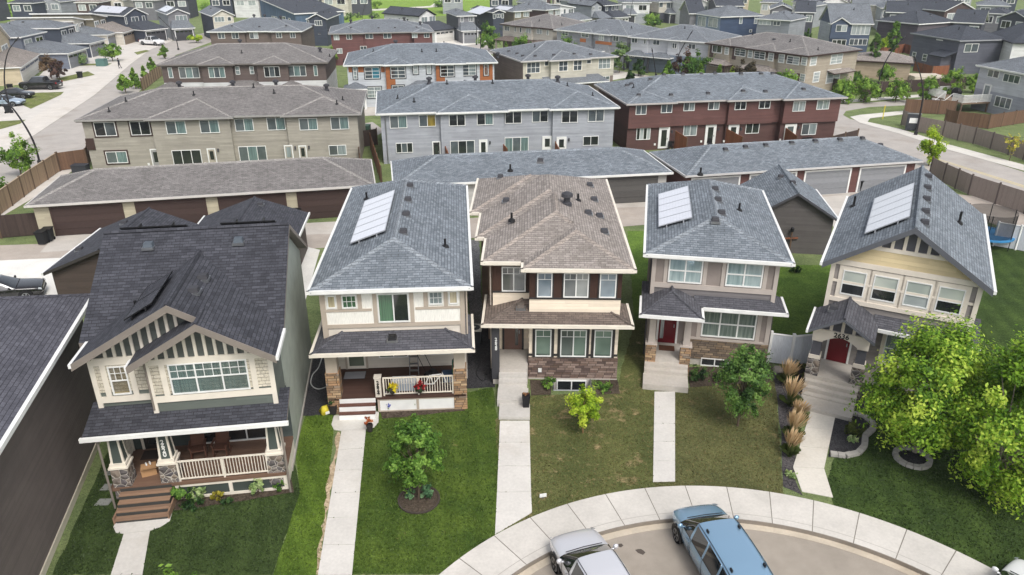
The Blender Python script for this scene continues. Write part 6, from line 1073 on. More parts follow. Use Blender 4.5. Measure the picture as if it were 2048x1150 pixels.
tree('maple_tree', 'big yellow green maple cut by the right edge of the photo', (1990, 985), 664, 226, 985, LF_Y, 34000, .155, 'egg', .11, bark((150, 140, 128)), seed=4, nclump=150, hollow=.5, group='maples on the front lawn')
tree('young_tree', 'young dark green tree rising from a round ground cover bed', (838, 1000), 836, 108, 965, LF_G, 10500, .13, 'egg', .045, seed=5, nclump=80)
tree('young_tree', 'small bright yellow green tree on the dry lawn', (1166, 866), 776, 72, 846, LF_YY, 4200, .12, 'round', .025, bark((150, 116, 84)), seed=6, nclump=40)
tree('young_tree', 'rounded deep green tree on the lawn of the grey hip house', (1475, 852), 682, 98, 832, LF_C, 11500, .13, 'egg', .05, seed=7, nclump=90)
tree('young_tree', 'top of a light green sapling at the bottom edge of the photo', (388, 1290), 1120, 90, 1262, LF_L, 1600, .17, 'round', .04, seed=8)
tree('street_tree', 'pale green tree between the left fence and the street', (44, 354), 264, 72, 345, LF_L, 3800, .24, 'egg', .07, seed=9)
tree('street_tree', 'pale green tree half cut by the left edge above the fence', (-12, 400), 335, 60, 395, LF_L, 1000, .28, 'egg', .06, seed=10)
tree('street_tree', 'bright yellow green tree at the kerb of the right street', (1857, 332), 256, 64, 322, LF_YY, 4200, .22, 'vase', .06, seed=11)
tree('street_tree', 'thin orange yellow sapling by the right hand walk', (2018, 322), 268, 46, 305, leaf((120, 130, 50), (178, 176, 76), (210, 190, 96)), 320, .24, 'vase', .04, seed=12)
for i, (b, t, wd, bo, ly, lb) in enumerate([((1686, 206), 156, 40, 204, LF_L, 'green tree by the dark fence, leftmost of the fence row'), ((1727, 205), 153, 42, 204, LF_L, 'wide green tree by the dark fence, left of the lamp post'), ((1791, 203), 158, 42, 202, LF_L, 'wide green tree by the dark fence, right of the street bins'), ((1848, 210), 148, 32, 200, LF_L, 'slender green tree behind the dark lamp pole and its sign'), ((1897, 207), 128, 36, 200, LF_L, 'tall light green tree by the dark fence, nearest the deck'), ((1944, 186), 146, 30, 184, LF_L, 'low green tree left of the white deck'), ((1708, 170), 142, 22, 168, LF_G, 'small green tree behind the dark fence by the beige end wall'), ((1768, 166), 130, 28, 160, LF_L, 'round light green tree in front of the low brown garage')]):
    tree('street_tree', lb, b, t, wd * 1.15, bo, ly, 3600, .27, 'egg', .06, nclump=44, seed=20 + i, group='trees along the dark fence')
for i, (b, t, wd, bo, ly, lb) in enumerate([((1739, 154), 55, 22, 152, LF_C, 'tall narrow aspen beside the slate blue house'), ((1780, 118), 36, 26, 112, LF_G, 'tall loose aspen in front of the charcoal brown house'), ((1768, 106), 72, 24, 102, LF_YY, 'yellow green tree at the foot of the loose aspen')]):
    tree('aspen_tree', lb, b, t, wd, bo, ly, 4200, .34, 'column', .08, seed=30 + i, nclump=70)
for i, (b, t, wd, bo, ly, sh, lb) in enumerate([((667, 132), 92, 20, 130, LF_L, 'cone', 'green cone shaped tree between the two dark red and orange rows'), ((978, 102), 62, 30, 98, LF_G, 'round', 'round green street tree left of the beige row'), ((975, 76), 43, 18, 70, LF_G, 'egg', 'green tree in front of the slate solar house'), ((997, 72), 42, 16, 68, LF_D, 'egg', 'dark green tree at the corner of the beige row'), ((1012, 117), 82, 13, 98, LF_L, 'cone', 'small light green tree by the beige row porch'), ((1044, 118), 72, 30, 94, LF_G, 'round', 'green tree before the beige row brown wall'), ((1143, 122), 64, 36, 88, LF_L, 'round', 'green tree in front of the orange panels'), ((1238, 146), 76, 28, 118, LF_B, 'column', 'pale thin tree in front of the grey row end'), ((1277, 152), 112, 26, 150, LF_D, 'cone', 'dark green conical tree on the row lawn'), ((1259, 160), 138, 15, 158, LF_D, 'cone', 'small dark conical tree by the path'), ((1178, 50), 27, 16, 44, LF_YY, 'egg', 'yellow green tree by the gabled garage'), ((1334, 170), 116, 24, 150, LF_G, 'cone', 'green conical tree by the stone columns'), ((1362, 168), 100, 28, 150, LF_P, 'round', 'dark purple leaved tree behind the lamp pole'), ((1394, 170), 98, 48, 148, LF_G, 'round', 'broad green tree between the grey and beige rows'), ((1397, 178), 124, 22, 150, LF_L, 'cone', 'bright conical tree below the broad green tree'), ((1435, 176), 128, 20, 150, LF_L, 'cone', 'light conical tree by the beige row porch posts'), ((1461, 180), 132, 22, 152, LF_YY, 'cone', 'yellow green conical tree above the red roof'), ((1484, 180), 120, 32, 152, leaf((44, 42, 34), (72, 66, 50), (98, 88, 66)), 'round', 'dark olive round tree by the beige row'), ((1563, 192), 132, 30, 156, LF_L, 'egg', 'bright green tree at the beige row corner'), ((1300, 55), 28, 22, 50, LF_L, 'round', 'light green tree at the end of the pale house'), ((1310, 56), 36, 16, 52, LF_G, 'round', 'small green tree beside the framed garage'), ((1425, 68), 54, 12, 66, LF_G, 'cone', 'small cone tree at the foot of the navy house'), ((1611, 102), 50, 20, 74, LF_C, 'cone', 'dark conical tree right of the light grey house')]):
    tree('garden_tree', lb, b, t, wd * 1.6, max(bo, b[1] - 5), ly, 2400, .36, sh, .07, seed=50 + i, group='trees among the back rows')
for i, (b, t, wd, bo, ly, sh, lb) in enumerate([((226, 123), 86, 28, 114, LF_L, 'round', 'round green tree among the left driveways'), ((158, 130), 110, 32, 122, LF_B, 'round', 'low olive tree by the slate house driveway'), ((104, 158), 114, 26, 144, leaf((84, 66, 52), (120, 100, 78), (150, 128, 98)), 'egg', 'bare brownish tree behind the black pickup'), ((120, 160), 118, 20, 156, LF_P, 'egg', 'purple brown tree behind the black pickup'), ((252, 187), 143, 28, 186, LF_L, 'cone', 'pale tree by the timber fence, nearest of its line'), ((272, 178), 134, 22, 176, LF_L, 'cone', 'pale tree by the timber fence, second of its line'), ((291, 163), 128, 14, 160, LF_L, 'cone', 'slim pale tree by the timber fence, third of its line'), ((307, 153), 112, 20, 148, LF_L, 'cone', 'pale tree at the timber fence posts'), ((331, 118), 88, 20, 116, LF_L, 'cone', 'pale tree beside the solar roofed row'), ((393, 86), 71, 18, 80, LF_YY, 'round', 'small yellow tree in the cream house drive'), ((36, 34), 3, 64, 33, LF_L, 'round', 'round willow at the top left corner'), ((145, 22), -4, 38, 22, LF_L, 'round', 'clipped willow at the top edge'), ((430, 22), 3, 46, 20, LF_L, 'round', 'light bushy tree behind the cream fronted house'), ((250, 14), 0, 40, 14, LF_L, 'round', 'light bush behind the wide solar roof'), ((620, 20), -2, 46, 19, LF_D, 'round', 'dark tree beyond the green field'), ((352, 12), -5, 12, 12, LF_G, 'cone', 'small cone tree by the far street'), ((755, 18), 2, 14, 16, LF_L, 'egg', 'light sapling on the green field'), ((882, 14), 0, 22, 14, LF_G, 'round', 'green bush by the field path')]):
    tree('garden_tree', lb, b, t, wd * 1.45, bo, ly, 2200, .38, sh, .07, seed=80 + i, group='trees of the left streets')
for i, (u, v, wd, h) in enumerate([(700, 38, 24, 14), (716, 36, 18, 10), (748, 36, 30, 12), (677, 18, 12, 8), (690, 40, 16, 8)]): shrub('field_bush', ['wide olive bush on the green field', 'small olive bush on the green field', 'long olive bush at the field edge', 'small bush by the field fence', 'low bush behind the red block roof'][i], u, v, wd, h, LF_B, 300, .5, seed=130 + i, group='bushes on the field', cat='bush')
for i, (u, v, wd, h, ly, n, lb) in enumerate([(368, 1000, 48, 40, LF_G, 900, 'dark leafy shrub right of the timber steps'), (400, 998, 34, 34, LF_V, 700, 'variegated cream green shrub beside the dark leafy one'), (517, 985, 40, 40, LF_V, 900, 'variegated cream green shrub in front of the right porch skirt'), (436, 998, 30, 20, leaf((90, 90, 30), (150, 144, 50), (190, 180, 80)), 400, 'yellow leafed clump below the porch skirt'), (455, 1006, 30, 16, LF_D, 300, 'low dark clump in the porch bed'), (562, 980, 30, 22, LF_G, 350, 'green flowering clump at the porch corner'), (385, 1015, 50, 16, LF_D, 400, 'low dark edging plants by the steps'), (838, 812, 34, 20, LF_G, 500, 'green perennial clump in the middle of the cream house bed'), (862, 810, 24, 16, LF_G, 300, 'smaller green perennial clump in the cream house bed'), (895, 806, 26, 20, LF_G, 400, 'green clump by the right stone column bed'), (913, 803, 22, 20, LF_G, 350, 'green clump at the foot of the right stone column'), (1095, 775, 36, 26, LF_G, 500, 'spiky green plant left of the basement window'), (1205, 778, 44, 18, LF_G, 500, 'spreading green plant right of the basement window'), (1398, 762, 46, 34, LF_D, 900, 'dark spreading juniper left of the grey house basement window'), (1440, 764, 46, 28, LF_D, 700, 'dark low juniper under the grey house window'), (1525, 745, 34, 24, LF_D, 500, 'dark shrub at the grey house stone corner'), (1598, 752, 44, 26, leaf((70, 76, 34), (104, 112, 48), (140, 144, 70)), 800, 'olive rounded shrub in front of the white gate'), (1710, 868, 56, 26, leaf((56, 66, 30), (86, 98, 42), (118, 126, 60)), 900, 'olive mound shrub in the kerbed gravel bed'), (1704, 884, 24, 14, LF_V, 300, 'small silver green mound in the kerbed gravel bed'), (1580, 955, 30, 12, LF_V, 300, 'small cream flowering plant at the sidewalk end of the gravel'), (850, 998, 38, 34, LF_V if 0 else leaf((50, 84, 56), (92, 132, 92), (140, 172, 130)), 1100, 'low green ground cover around the young tree'), (822, 998, 24, 22, leaf((50, 84, 56), (92, 132, 92), (140, 172, 130)), 500, 'small ground cover tuft left of the young tree'), (1590, 545, 26, 16, LF_D, 200, 'dark shrub at the grey garage wall'), (340, 332, 26, 26, LF_G, 300, 'green bush at the tan row back door'), (491, 326, 14, 18, LF_G, 200, 'small evergreen at the tan row wall'), (710, 322, 10, 20, LF_D, 200, 'narrow evergreen at the end of the tan row'), (1640, 655, 30, 30, LF_L, 400, 'light green shrub behind the white gate')]):
    shrub('shrub', lb, u, v, wd, h, ly, n, .12 if v > 600 else .2, seed=150 + i)
def reed(label, u, v, hpx, wpx, n, seed):
    R = random.Random(seed); g = G(u, v); dist = (g - _O).dot(_F); H = hpx / FPX * dist; r = wpx / 2 / FPX * dist; o = empty('feather_grass', g, 0, label, 'ornamental grass', 'feather grasses in the gravel strip'); a, b = MB(), MB()
    for i in range(n):
        t = R.uniform(0, 6.28); k = R.random() ** .6; x, y = math.cos(t), math.sin(t); h = H * R.uniform(.7, 1.0); s = .03 + .1 * k
        p0 = Vector((x * .12 * k, y * .12 * k, 0)); p1 = Vector((x * r * .45 * k, y * r * .45 * k, h * .6)); p2 = Vector((x * r * k + .1, y * r * k, h)); q = Vector((-y, x, 0)) * .012
        a.add([p0 - q, p0 + q, p1 + q, p1 - q], [(0, 1, 2, 3)]); q2 = q * 2.2; b.add([p1 - q * .5, p1 + q * .5, p1.lerp(p2, .6) + q2, p2, p1.lerp(p2, .6) - q2], [(0, 1, 2, 3, 4)])
    for i in range(n // 2):
        t = R.uniform(0, 6.28); x, y = math.cos(t), math.sin(t); q = Vector((-y, x, 0)) * .02; e = Vector((x * r * .9, y * r * .9, H * .3)); a.add([Vector((0, 0, 0)) - q, q, e.lerp(Vector((0, 0, H * .35)), .4) + q, e, ], [(0, 1, 2, 3)])
    a.build('blades', leaf((70, 84, 40), (112, 120, 62), (150, 148, 90)), o); b.build('plumes', leaf((160, 134, 100), (198, 172, 136), (226, 206, 174), .2), o)
for i, (u, v, h, wd, lb) in enumerate([(1572, 770, 56, 48, 'feather grass nearest the white gate'), (1580, 812, 62, 54, 'feather grass between the gate and the concrete platform'), (1596, 838, 40, 44, 'short feather grass beside the concrete platform'), (1584, 880, 70, 52, 'tall pale feather grass beside the walk'), (1578, 912, 62, 46, 'feather grass nearest the sidewalk')]): reed(lb, u, v, h, wd, 130, 300 + i)
# ---------------------------------------------------------------- fences
def fence(name, label, px_, h, mat, post, every=2.4, cap=None, z=0, inset=0.0, rail=None, gap=0):
    pts = [G(u, v, z) for u, v in px_]; o = empty(name, pts[0], 0, label, 'fence'); k = 0; prev = None
    for a, b in zip(pts, pts[1:]):
        L_ = (b - a).length; n = max(1, round(L_ / every)); d = (b - a) / L_; q = Vector((-d.y, d.x, 0)) * .02
        for i in range(n):
            p0, p1 = a + d * (L_ * i / n) - pts[0], a + d * (L_ * (i + 1) / n) - pts[0]; m = MB(); Z = Vector((0, 0, h)); e = Vector((0, 0, .06))
            m.add([p0 - q + e, p1 - q + e, p1 + q + e, p0 + q + e, p0 - q + Z, p1 - q + Z, p1 + q + Z, p0 + q + Z], [(0, 3, 2, 1), (4, 5, 6, 7), (0, 1, 5, 4), (1, 2, 6, 5), (2, 3, 7, 6), (3, 0, 4, 7)]); m.build('fence_panel', mat, o)
            if cap: c = MB(); q2 = q * 2.6; c.add([p0 - q2 + Z, p1 - q2 + Z, p1 + q2 + Z, p0 + q2 + Z, p0 - q2 + Z + e * .8, p1 - q2 + Z + e * .8, p1 + q2 + Z + e * .8, p0 + q2 + Z + e * .8], [(0, 3, 2, 1), (4, 5, 6, 7), (0, 1, 5, 4), (1, 2, 6, 5), (2, 3, 7, 6), (3, 0, 4, 7)]); c.build('top_rail', cap, o)
            for p in ((p0,) if (i or b is not pts[-1] or 1) else ()) + ((p1,) if b is pts[-1] and i == n - 1 else ()):
                m = MB(); m.box(p.x - .06, p.x + .06, p.y - .06, p.y + .06, 0, h + .12); m.build('post', post, o)
    return o
TIM = boards((166, 142, 118), .14, False, (140, 118, 98)); TIMB = boards((118, 92, 74), .14, False, (98, 76, 62)); TIMO = boards((140, 90, 66), .14, False, (118, 76, 56)); COMP = boards((148, 136, 128), .2, False, (140, 128, 120)); DKF = boards((74, 62, 58), .15, False, (64, 54, 50)); VIN = boards((206, 210, 216), .3, False, (202, 206, 212)); PB_ = plain((96, 78, 64), .8); PCH = plain((92, 82, 78), .7)
fence('timber_fence', 'pale timber fence along the left street corner', [(-120, 530), (0, 431), (70, 378), (120, 343)], 1.8, TIM, PB_, 2.4, plain((176, 156, 134), .8)); fence('timber_fence', 'brown timber fence beside the tan row, meeting the pale corner fence', [(122, 342), (178, 334), (184, 312)], 1.8, TIMB, PB_); fence('timber_fence', 'dark brown fence left of the tan garage block', [(-80, 484), (86, 470)], 1.8, DKF, DKF if 0 else PB_)
fence('timber_fence', 'timber fence with tall posts beside the pale left street trees', [(286, 182), (324, 152)], 1.8, TIM, PB_, 1.6); fence('composite_fence', 'taupe panel fence between the rear lane and the right street', [(1858, 352), (1885, 366), (1936, 390), (2048, 428), (2160, 468)], 1.8, COMP, PCH); fence('composite_fence', 'taupe panel fence beyond the right street below the deck', [(1802, 250), (1834, 264), (1884, 274), (1946, 288), (2016, 310), (2110, 342)], 1.8, COMP, PCH)
fence('timber_fence', 'brown timber fence across the yard behind the curved lamp', [(1808, 226), (1908, 230)], 1.8, TIMB, PB_); fence('timber_fence', 'brown timber fence in front of the white railed deck', [(1888, 246), (1912, 251), (1975, 258), (2050, 246), (2120, 236)], 1.7, TIMB, PB_); fence('timber_fence', 'dark fence along the street trees', [(1640, 172), (1690, 190), (1760, 188), (1930, 178)], 1.8, DKF, PCH)
fence('timber_fence', 'orange brown fence behind the low brown garage', [(1752, 116), (1806, 106), (1826, 112)], 1.8, TIMO, PB_); fence('timber_fence', 'orange brown fence below the dark slate house', [(1826, 142), (1862, 152), (1895, 150)], 1.6, TIMO, PB_); fence('timber_fence', 'dark yard fence between the tan and light grey rows', [(722, 345), (716, 296), (755, 290)], 1.8, DKF, PB_); fence('timber_fence', 'orange brown yard fence left of the light grey row', [(764, 372), (742, 300)], 1.8, TIMO, PB_)
fence('timber_fence', 'dark fence with bins between the pale and white orange rows', [(652, 158), (668, 152)], 1.8, DKF, PB_); fence('timber_fence', 'dark fence at the right end of the dark red row', [(1660, 300), (1712, 286)], 1.5, DKF, PB_)
fence('vinyl_fence', 'white vinyl fence by the trampoline at the right edge', [(1985, 492), (2030, 500), (2100, 514)], 1.8, VIN, WHITE, 2.2, WHITE)
def gate():
    o = empty('vinyl_gate', G(1534, 726), 0, 'white vinyl fence and gate between the grey house and the red door house', 'gate'); p = [G(1534, 726) - o.location, G(1578, 732) - o.location, G(1618, 728) - o.location]; e = Vector((0, 0, .08)); Z = Vector((0, 0, 1.75))
    for a, b in zip(p, p[1:]):
        d = (b - a).normalized(); q = Vector((-d.y, d.x, 0)) * .025; m = MB(); m.add([a - q + e, b - q + e, b + q + e, a + q + e, a - q + Z, b - q + Z, b + q + Z, a + q + Z], [(0, 3, 2, 1), (4, 5, 6, 7), (0, 1, 5, 4), (1, 2, 6, 5), (2, 3, 7, 6), (3, 0, 4, 7)]); m.build('fence_panel', VIN, o)
        m = MB(); m.tube([a + Z, b + Z], .05, 6); m.build('top_rail', WHITE, o)
    for a in p: m = MB(); m.box(a.x - .07, a.x + .07, a.y - .07, a.y + .07, 0, 1.9); m.build('post', WHITE, o)
gate()
def screen(label, b, u0, v0, u1, v1, h, mat):
    g0, g1 = G(u0, v0), G(u1, v1); o = empty('privacy_screen', g0, 0, label, 'fence', 'privacy screens at the back doors'); p = g1 - g0; d = p.normalized(); q = Vector((-d.y, d.x, 0)) * .04; Z = Vector((0, 0, h)); Z2_ = Vector((0, 0, h * .8)); m = MB(); a = Vector()
    m.add([a - q, p - q, p + q, a + q, a - q + Z, p - q + Z2_, p + q + Z2_, a + q + Z], [(0, 3, 2, 1), (4, 5, 6, 7), (0, 1, 5, 4), (1, 2, 6, 5), (2, 3, 7, 6), (3, 0, 4, 7)]); m.build('board_panel', mat, o)
    for c, zz in ((a, h), (p, h * .8)): m = MB(); m.box(c.x - .05, c.x + .05, c.y - .05, c.y + .05, 0, zz + .05); m.build('post', PB_, o)
for i, (u0, v0, u1, v1) in enumerate([(1348, 298, 1372, 306), (1448, 293, 1482, 304), (1562, 288, 1590, 302)]): screen('timber screen at the dark red row, ' + ('nearest the black railed steps', 'between the two middle doors', 'left of the last door')[i], None, u0, v0, u1, v1, 2.0, TIMO)
for i, (u0, v0, u1, v1) in enumerate([(890, 322, 898, 336), (1003, 318, 1015, 326), (1110, 318, 1118, 326)]): screen('timber screen at the light grey row, ' + ('by the dark door', 'between the wide windows', 'by the white doors')[i], None, u0, v0, u1, v1, 1.8, TIMO)
# ---------------------------------------------------------------- vehicles
KIND = {
 'van': dict(st=[(2.5, .5, .62, .62, .55), (2.46, .72, .80, .80, .70), (2.25, .88, .98, .93, .82), (1.75, 1.0, 1.10, .97, .86), (1.45, 1.05, 1.16, .98, .86), (.62, 1.08, 1.70, .985, .74), (.5, 1.08, 1.72, .985, .745), (-.35, 1.09, 1.76, .985, .75), (-.45, 1.09, 1.76, .985, .75), (-1.35, 1.1, 1.75, .98, .75), (-1.45, 1.1, 1.75, .98, .75), (-2.1, 1.1, 1.70, .97, .74), (-2.25, 1.1, 1.66, .96, .73), (-2.5, 1.05, 1.12, .93, .8), (-2.56, .6, .66, .88, .78)], side=[4, 6, 8, 10], wind=(4,), rear=(12,), wheels=(1.6, -1.45, .34), rail=True),
 'suv': dict(st=[(2.3, .5, .6, .60, .52), (2.26, .74, .82, .80, .70), (2.05, .86, .95, .91, .80), (1.5, .96, 1.04, .95, .85), (1.05, 1.0, 1.09, .96, .86), (.25, 1.03, 1.60, .96, .70), (.12, 1.03, 1.62, .96, .71), (-.55, 1.04, 1.65, .96, .71), (-.65, 1.04, 1.65, .96, .71), (-1.5, 1.06, 1.60, .95, .70), (-1.62, 1.06, 1.58, .95, .69), (-1.95, 1.06, 1.5, .94, .68), (-2.24, 1.02, 1.1, .9, .78), (-2.3, .6, .66, .86, .76)], side=[4, 6, 8], wind=(4,), rear=(11,), wheels=(1.4, -1.38, .36), rail=False),
 'sedan': dict(st=[(2.35, .48, .58, .58, .5), (2.3, .62, .72, .78, .7), (2.1, .72, .82, .88, .8), (1.1, .85, .93, .92, .84), (.95, .87, .96, .92, .84), (.15, .9, 1.40, .92, .64), (.05, .9, 1.41, .92, .64), (-.5, .9, 1.42, .92, .64), (-.6, .9, 1.42, .92, .64), (-1.15, .92, 1.36, .92, .63), (-1.8, .94, 1.02, .91, .8), (-2.25, .9, .97, .87, .78), (-2.35, .5, .56, .8, .72)], side=[4, 6, 8], wind=(4,), rear=(9,), wheels=(1.4, -1.4, .33), rail=False),
 'pickup': dict(st=[(2.9, .7, .82, .8, .72), (2.84, .98, 1.08, .92, .84), (2.6, 1.05, 1.16, .97, .88), (1.55, 1.12, 1.22, .99, .9), (1.4, 1.14, 1.25, .99, .9), (.75, 1.16, 1.84, .99, .76), (.65, 1.16, 1.86, .99, .76), (-.2, 1.17, 1.88, .99, .76), (-.3, 1.17, 1.88, .99, .76), (-.85, 1.17, 1.84, .99, .76), (-.98, 1.17, 1.23, .99, .95), (-2.85, 1.16, 1.2, .98, .94), (-2.92, .7, .76, .95, .9)], side=[4, 6, 8], wind=(4,), rear=(9,), wheels=(1.85, -1.8, .4), rail=False, bed=(-1.05, -2.8)),
}
def car(name, label, u, v, head, kind, col, metal=.4, roofc=None):
    K = KIND[kind]; st = K['st']; o = empty(name, G(u, v, -.15 if v > 950 else .02) if u is not None else v, rad(head), label, 'car' if kind != 'van' else 'minivan'); o['category'] = {'van': 'minivan', 'suv': 'suv', 'sedan': 'car', 'pickup': 'pickup truck'}[kind]; pm = carpaint(col, metal)
    rings = []
    for x, zb, zt, wb, wt in st:
        zl = .24 if abs(x) < st[0][0] - .12 else .34; wl = wb * .93; mid = (zl + zb) / 2
        half = [(wl * .9, zl), (wl, zl + .1), (wb * 1.0, mid), (wb * .985, zb - .05), (wb * .965, zb), (wt, zt - .05), (wt * .86, zt), (wt * .45, zt + .025), (0, zt + .032)]
        rings.append([(x, y, z) for y, z in half] + [(x, -y, z) for y, z in reversed(half[:-1])])
    N = len(rings[0]); body, gl = MB(), MB(); body.add([p for r in rings for p in r], []); gl.add([p for r in rings for p in r], [])
    for i in range(len(rings) - 1):
        for k in range(N - 1):
            f = (i * N + k, i * N + k + 1, (i + 1) * N + k + 1, (i + 1) * N + k); kk = k if k < N // 2 else N - 2 - k
            isg = (i in K['side'] and kk == 4) or (i in K['wind'] + K['rear'] and kk >= 5)
            t = gl if isg else body; t.f.append(f); t.m.append(0 if isg or kk > 0 else 1)
    for r, e in ((0, 1), (len(rings) - 1, -1)): f = tuple(range(r * N, (r + 1) * N)); body.f.append(f if e < 0 else f[::-1]); body.m.append(0)
    me = bpy.data.meshes.new('car_tmp'); me.from_pydata(body.v, [], body.f + gl.f); mi = body.m + [2] * len(gl.f); me.polygons.foreach_set('material_index', mi)
    ef, vg = {}, {}
    for q in me.polygons:
        for ek in q.edge_keys: ef.setdefault(ek, []).append(mi[q.index] == 2)
        if mi[q.index] == 2:
            for vi in q.vertices: vg[vi] = vg.get(vi, 0) + 1
    ce = me.attributes.new('crease_edge', 'FLOAT', 'EDGE'); cv = me.attributes.new('crease_vert', 'FLOAT', 'POINT')
    for e in me.edges:
        fl = ef[tuple(sorted(e.vertices))] if tuple(sorted(e.vertices)) in ef else ef.get(tuple(e.vertices), [])
        if len(fl) == 2 and fl[0] != fl[1]: ce.data[e.index].value = 1.0
    for vi, c_ in vg.items():
        if c_ == 1: cv.data[vi].value = 1.0
    to = bpy.data.objects.new('car_tmp', me); C.objects.link(to); sb = to.modifiers.new('s', 'SUBSURF'); sb.levels = sb.render_levels = 2
    em = bpy.data.meshes.new_from_object(to.evaluated_get(bpy.context.evaluated_depsgraph_get())); bpy.data.objects.remove(to); vs_ = [v_.co.copy() for v_ in em.vertices]
    for nm_, keep, mt_ in (('body', (0, 1), [pm, BLACK]), ('glass', (2,), [glass((30, 36, 40), (22, 26, 30), .03)])):
        t = MB(); mp = {}
        for q in em.polygons:
            if q.material_index in keep:
                fi = []
                for vi in q.vertices:
                    if vi not in mp: mp[vi] = len(t.v); t.v.append(vs_[vi])
                    fi.append(mp[vi])
                t.f.append(tuple(fi)); t.m.append(q.material_index if nm_ == 'body' else 0)
        t.build(nm_, mt_, o, True)
    xf, xr, wr = K['wheels']; W = st[5][3]
    for x in (xf, xr):
        for s in (-1, 1):
            m = MB(); n = 20
            prof = [(wr * .62, -.02), (wr * .95, -.03), (wr, .03), (wr, .17), (wr * .9, .2)]; vs = [(x + r * math.cos(6.2832 * k / n), s * (W - .18 + d), wr + r * math.sin(6.2832 * k / n)) for r, d in prof for k in range(n)]
            m.add(vs, [(i * n + k, i * n + (k + 1) % n, (i + 1) * n + (k + 1) % n, (i + 1) * n + k) for i in range(len(prof) - 1) for k in range(n)]); wh = m.build('wheel', RUBBER, o, True)
            m = MB(); m.add([(x + wr * .9 * math.cos(6.2832 * k / n), s * (W - .02), wr + wr * .9 * math.sin(6.2832 * k / n)) for k in range(n)], [tuple(range(n))]); 
            rm = MB(); yy = s * (W + .021)
            for k in range(5):
                a = 6.2832 * k / 5; a1, a2 = a - .22, a + .22; rm.add([(x + .06 * math.cos(a1 * 1), yy, wr + .06 * math.sin(a1)), (x + wr * .66 * math.cos(a1), yy, wr + wr * .66 * math.sin(a1)), (x + wr * .66 * math.cos(a2), yy, wr + wr * .66 * math.sin(a2)), (x + .06 * math.cos(a2), yy, wr + .06 * math.sin(a2))], [(0, 1, 2, 3)])
            rm.add([(x + r * math.cos(6.2832 * k / n), yy - s * .004, wr + r * math.sin(6.2832 * k / n)) for r in (wr * .6, wr * .7) for k in range(n)], [(k, (k + 1) % n, n + (k + 1) % n, n + k) for k in range(n)]); rm.build('rim', STEEL, wh)
            am = MB(); am.add([(x + (wr + .09) * math.cos(6.2832 * k / n), s * (W + .006), max(.25, wr + (wr + .09) * math.sin(6.2832 * k / n))) for k in range(n)], [tuple(range(n))]); am.build('wheel_arch', BLACK, o)
    x4 = st[4][0]; zb = st[4][1]
    for s in (-1, 1):
        m = MB(); cx, cy = x4 - .28, s * (W + .1); m.lathe(0, 0, [(.02, -.09), (.1, -.06), (.1, .06), (.03, .1)], 10); m.v = [Vector((cx + p.x * .7, cy + p.y, zb + .12 + p.z)) for p in m.v]; m.box(cx - .03, cx + .03, min(cy, s * W * .93), max(cy, s * W * .93), zb + .03, zb + .08); m.build('mirror', [pm], o, True)
        r1, r2 = [Vector(q) for q in rings[1]], [Vector(q) for q in rings[2]]; ix = (lambda k: k) if s > 0 else (lambda k: N - 1 - k); m = MB(); of = Vector((.03, s * .012, .012)); P_ = lambda t, k: r1[ix(k)].lerp(r2[ix(k)], t) + of
        m.add([P_(.1, 3), P_(.1, 4), P_(.15, 5), P_(.85, 5), P_(.95, 4), P_(.95, 3)], [(0, 1, 4, 5), (1, 2, 3, 4)]); m.build('headlight', glass((200, 206, 210), (160, 166, 170), .05), o)
        xq = st[-2][0]; m = MB(); m.box(xq - .03, xq + .14, s * (st[-2][3] - .16) if s > 0 else -st[-2][3] - .012, st[-2][3] + .012 if s > 0 else -(st[-2][3] - .16), st[-2][1] - .28, st[-2][1] - .02); m.build('tail_light', plain((120, 16, 20), .2, .6), o)
    def half(x):
        for a, c in zip(st, st[1:]):
            if c[0] <= x <= a[0]: t = (a[0] - x) / max(1e-6, a[0] - c[0]); return [a[i] + (c[i] - a[i]) * t for i in range(5)]
    sm = MB(); dk = BLACK
    for x in [st[i][0] for i in (K['side'][0] + 1, *K['side'][1:])] + [st[4][0] - .25]:
        _, zb, zt, wb, wt = half(x); wl = wb * .93; mid = (.24 + zb) / 2
        for s in (-1, 1):
            sm = MB(); sm.tube([(x, s * (wl + .002), .36), (x, s * (wb + .002), mid), (x, s * (wb * .985 + .002), zb - .05), (x, s * (wb * .965 + .002), zb)], .007, 4); sm.build('door_seam', dk, o)
            h_ = MB(); y_ = s * (wb * .99); h_.box(x + .1, x + .28, y_ - .02, y_ + .02, zb - .16, zb - .12); h_.build('door_handle', pm, o)
    for s in (-1, 1):
        m = MB(); m.tube([(q[0], s * q[4] * .93, q[2] + .0) for q in st[K['wind'][0] + 1:K['rear'][0] + 1]], .012, 4); m.build('roof_seam', dk, o)
        m = MB(); m.tube([(q[0], s * (q[3] * .966), q[1] + .004) for q in st[4:K['rear'][0] + 2]], .012, 4); m.build('window_trim', dk, o)
    m = MB(); a_, c_ = st[3], st[4]; m.tube([(c_[0] + .04, -c_[4] * .8, c_[2] + .03), (c_[0] + .06, 0, c_[2] + .045), (c_[0] + .04, c_[4] * .8, c_[2] + .03)], .014, 5); m.build('cowl', dk, o)
    if K['rail']:
        m = MB(); zt = st[8][2]
        for s in (-1, 1):
            for x in (.1, -1.7): m = MB(); m.box(x - .07, x + .07, s * .58 - .025, s * .58 + .025, zt - .02, zt + .07); m.build('roof_rack_foot', BLACK, o)
    if 'bed' in K: a, b = K['bed']; m = MB(); m.box(b, a, -.78, .78, 1.19, 1.245); m.build('cargo_bed', plain((34, 34, 36), .8), o)
    m = MB(); x0 = st[0][0]; m.box(x0 - .05, x0 + .02, -.5, .5, .42, .56); m.build('grille', BLACK, o); m = MB(); xe = st[-1][0]; m.box(xe - .012, xe + .05, -.26, .26, .62, .74); m.build('licence_plate', WHITE, o)
    return o
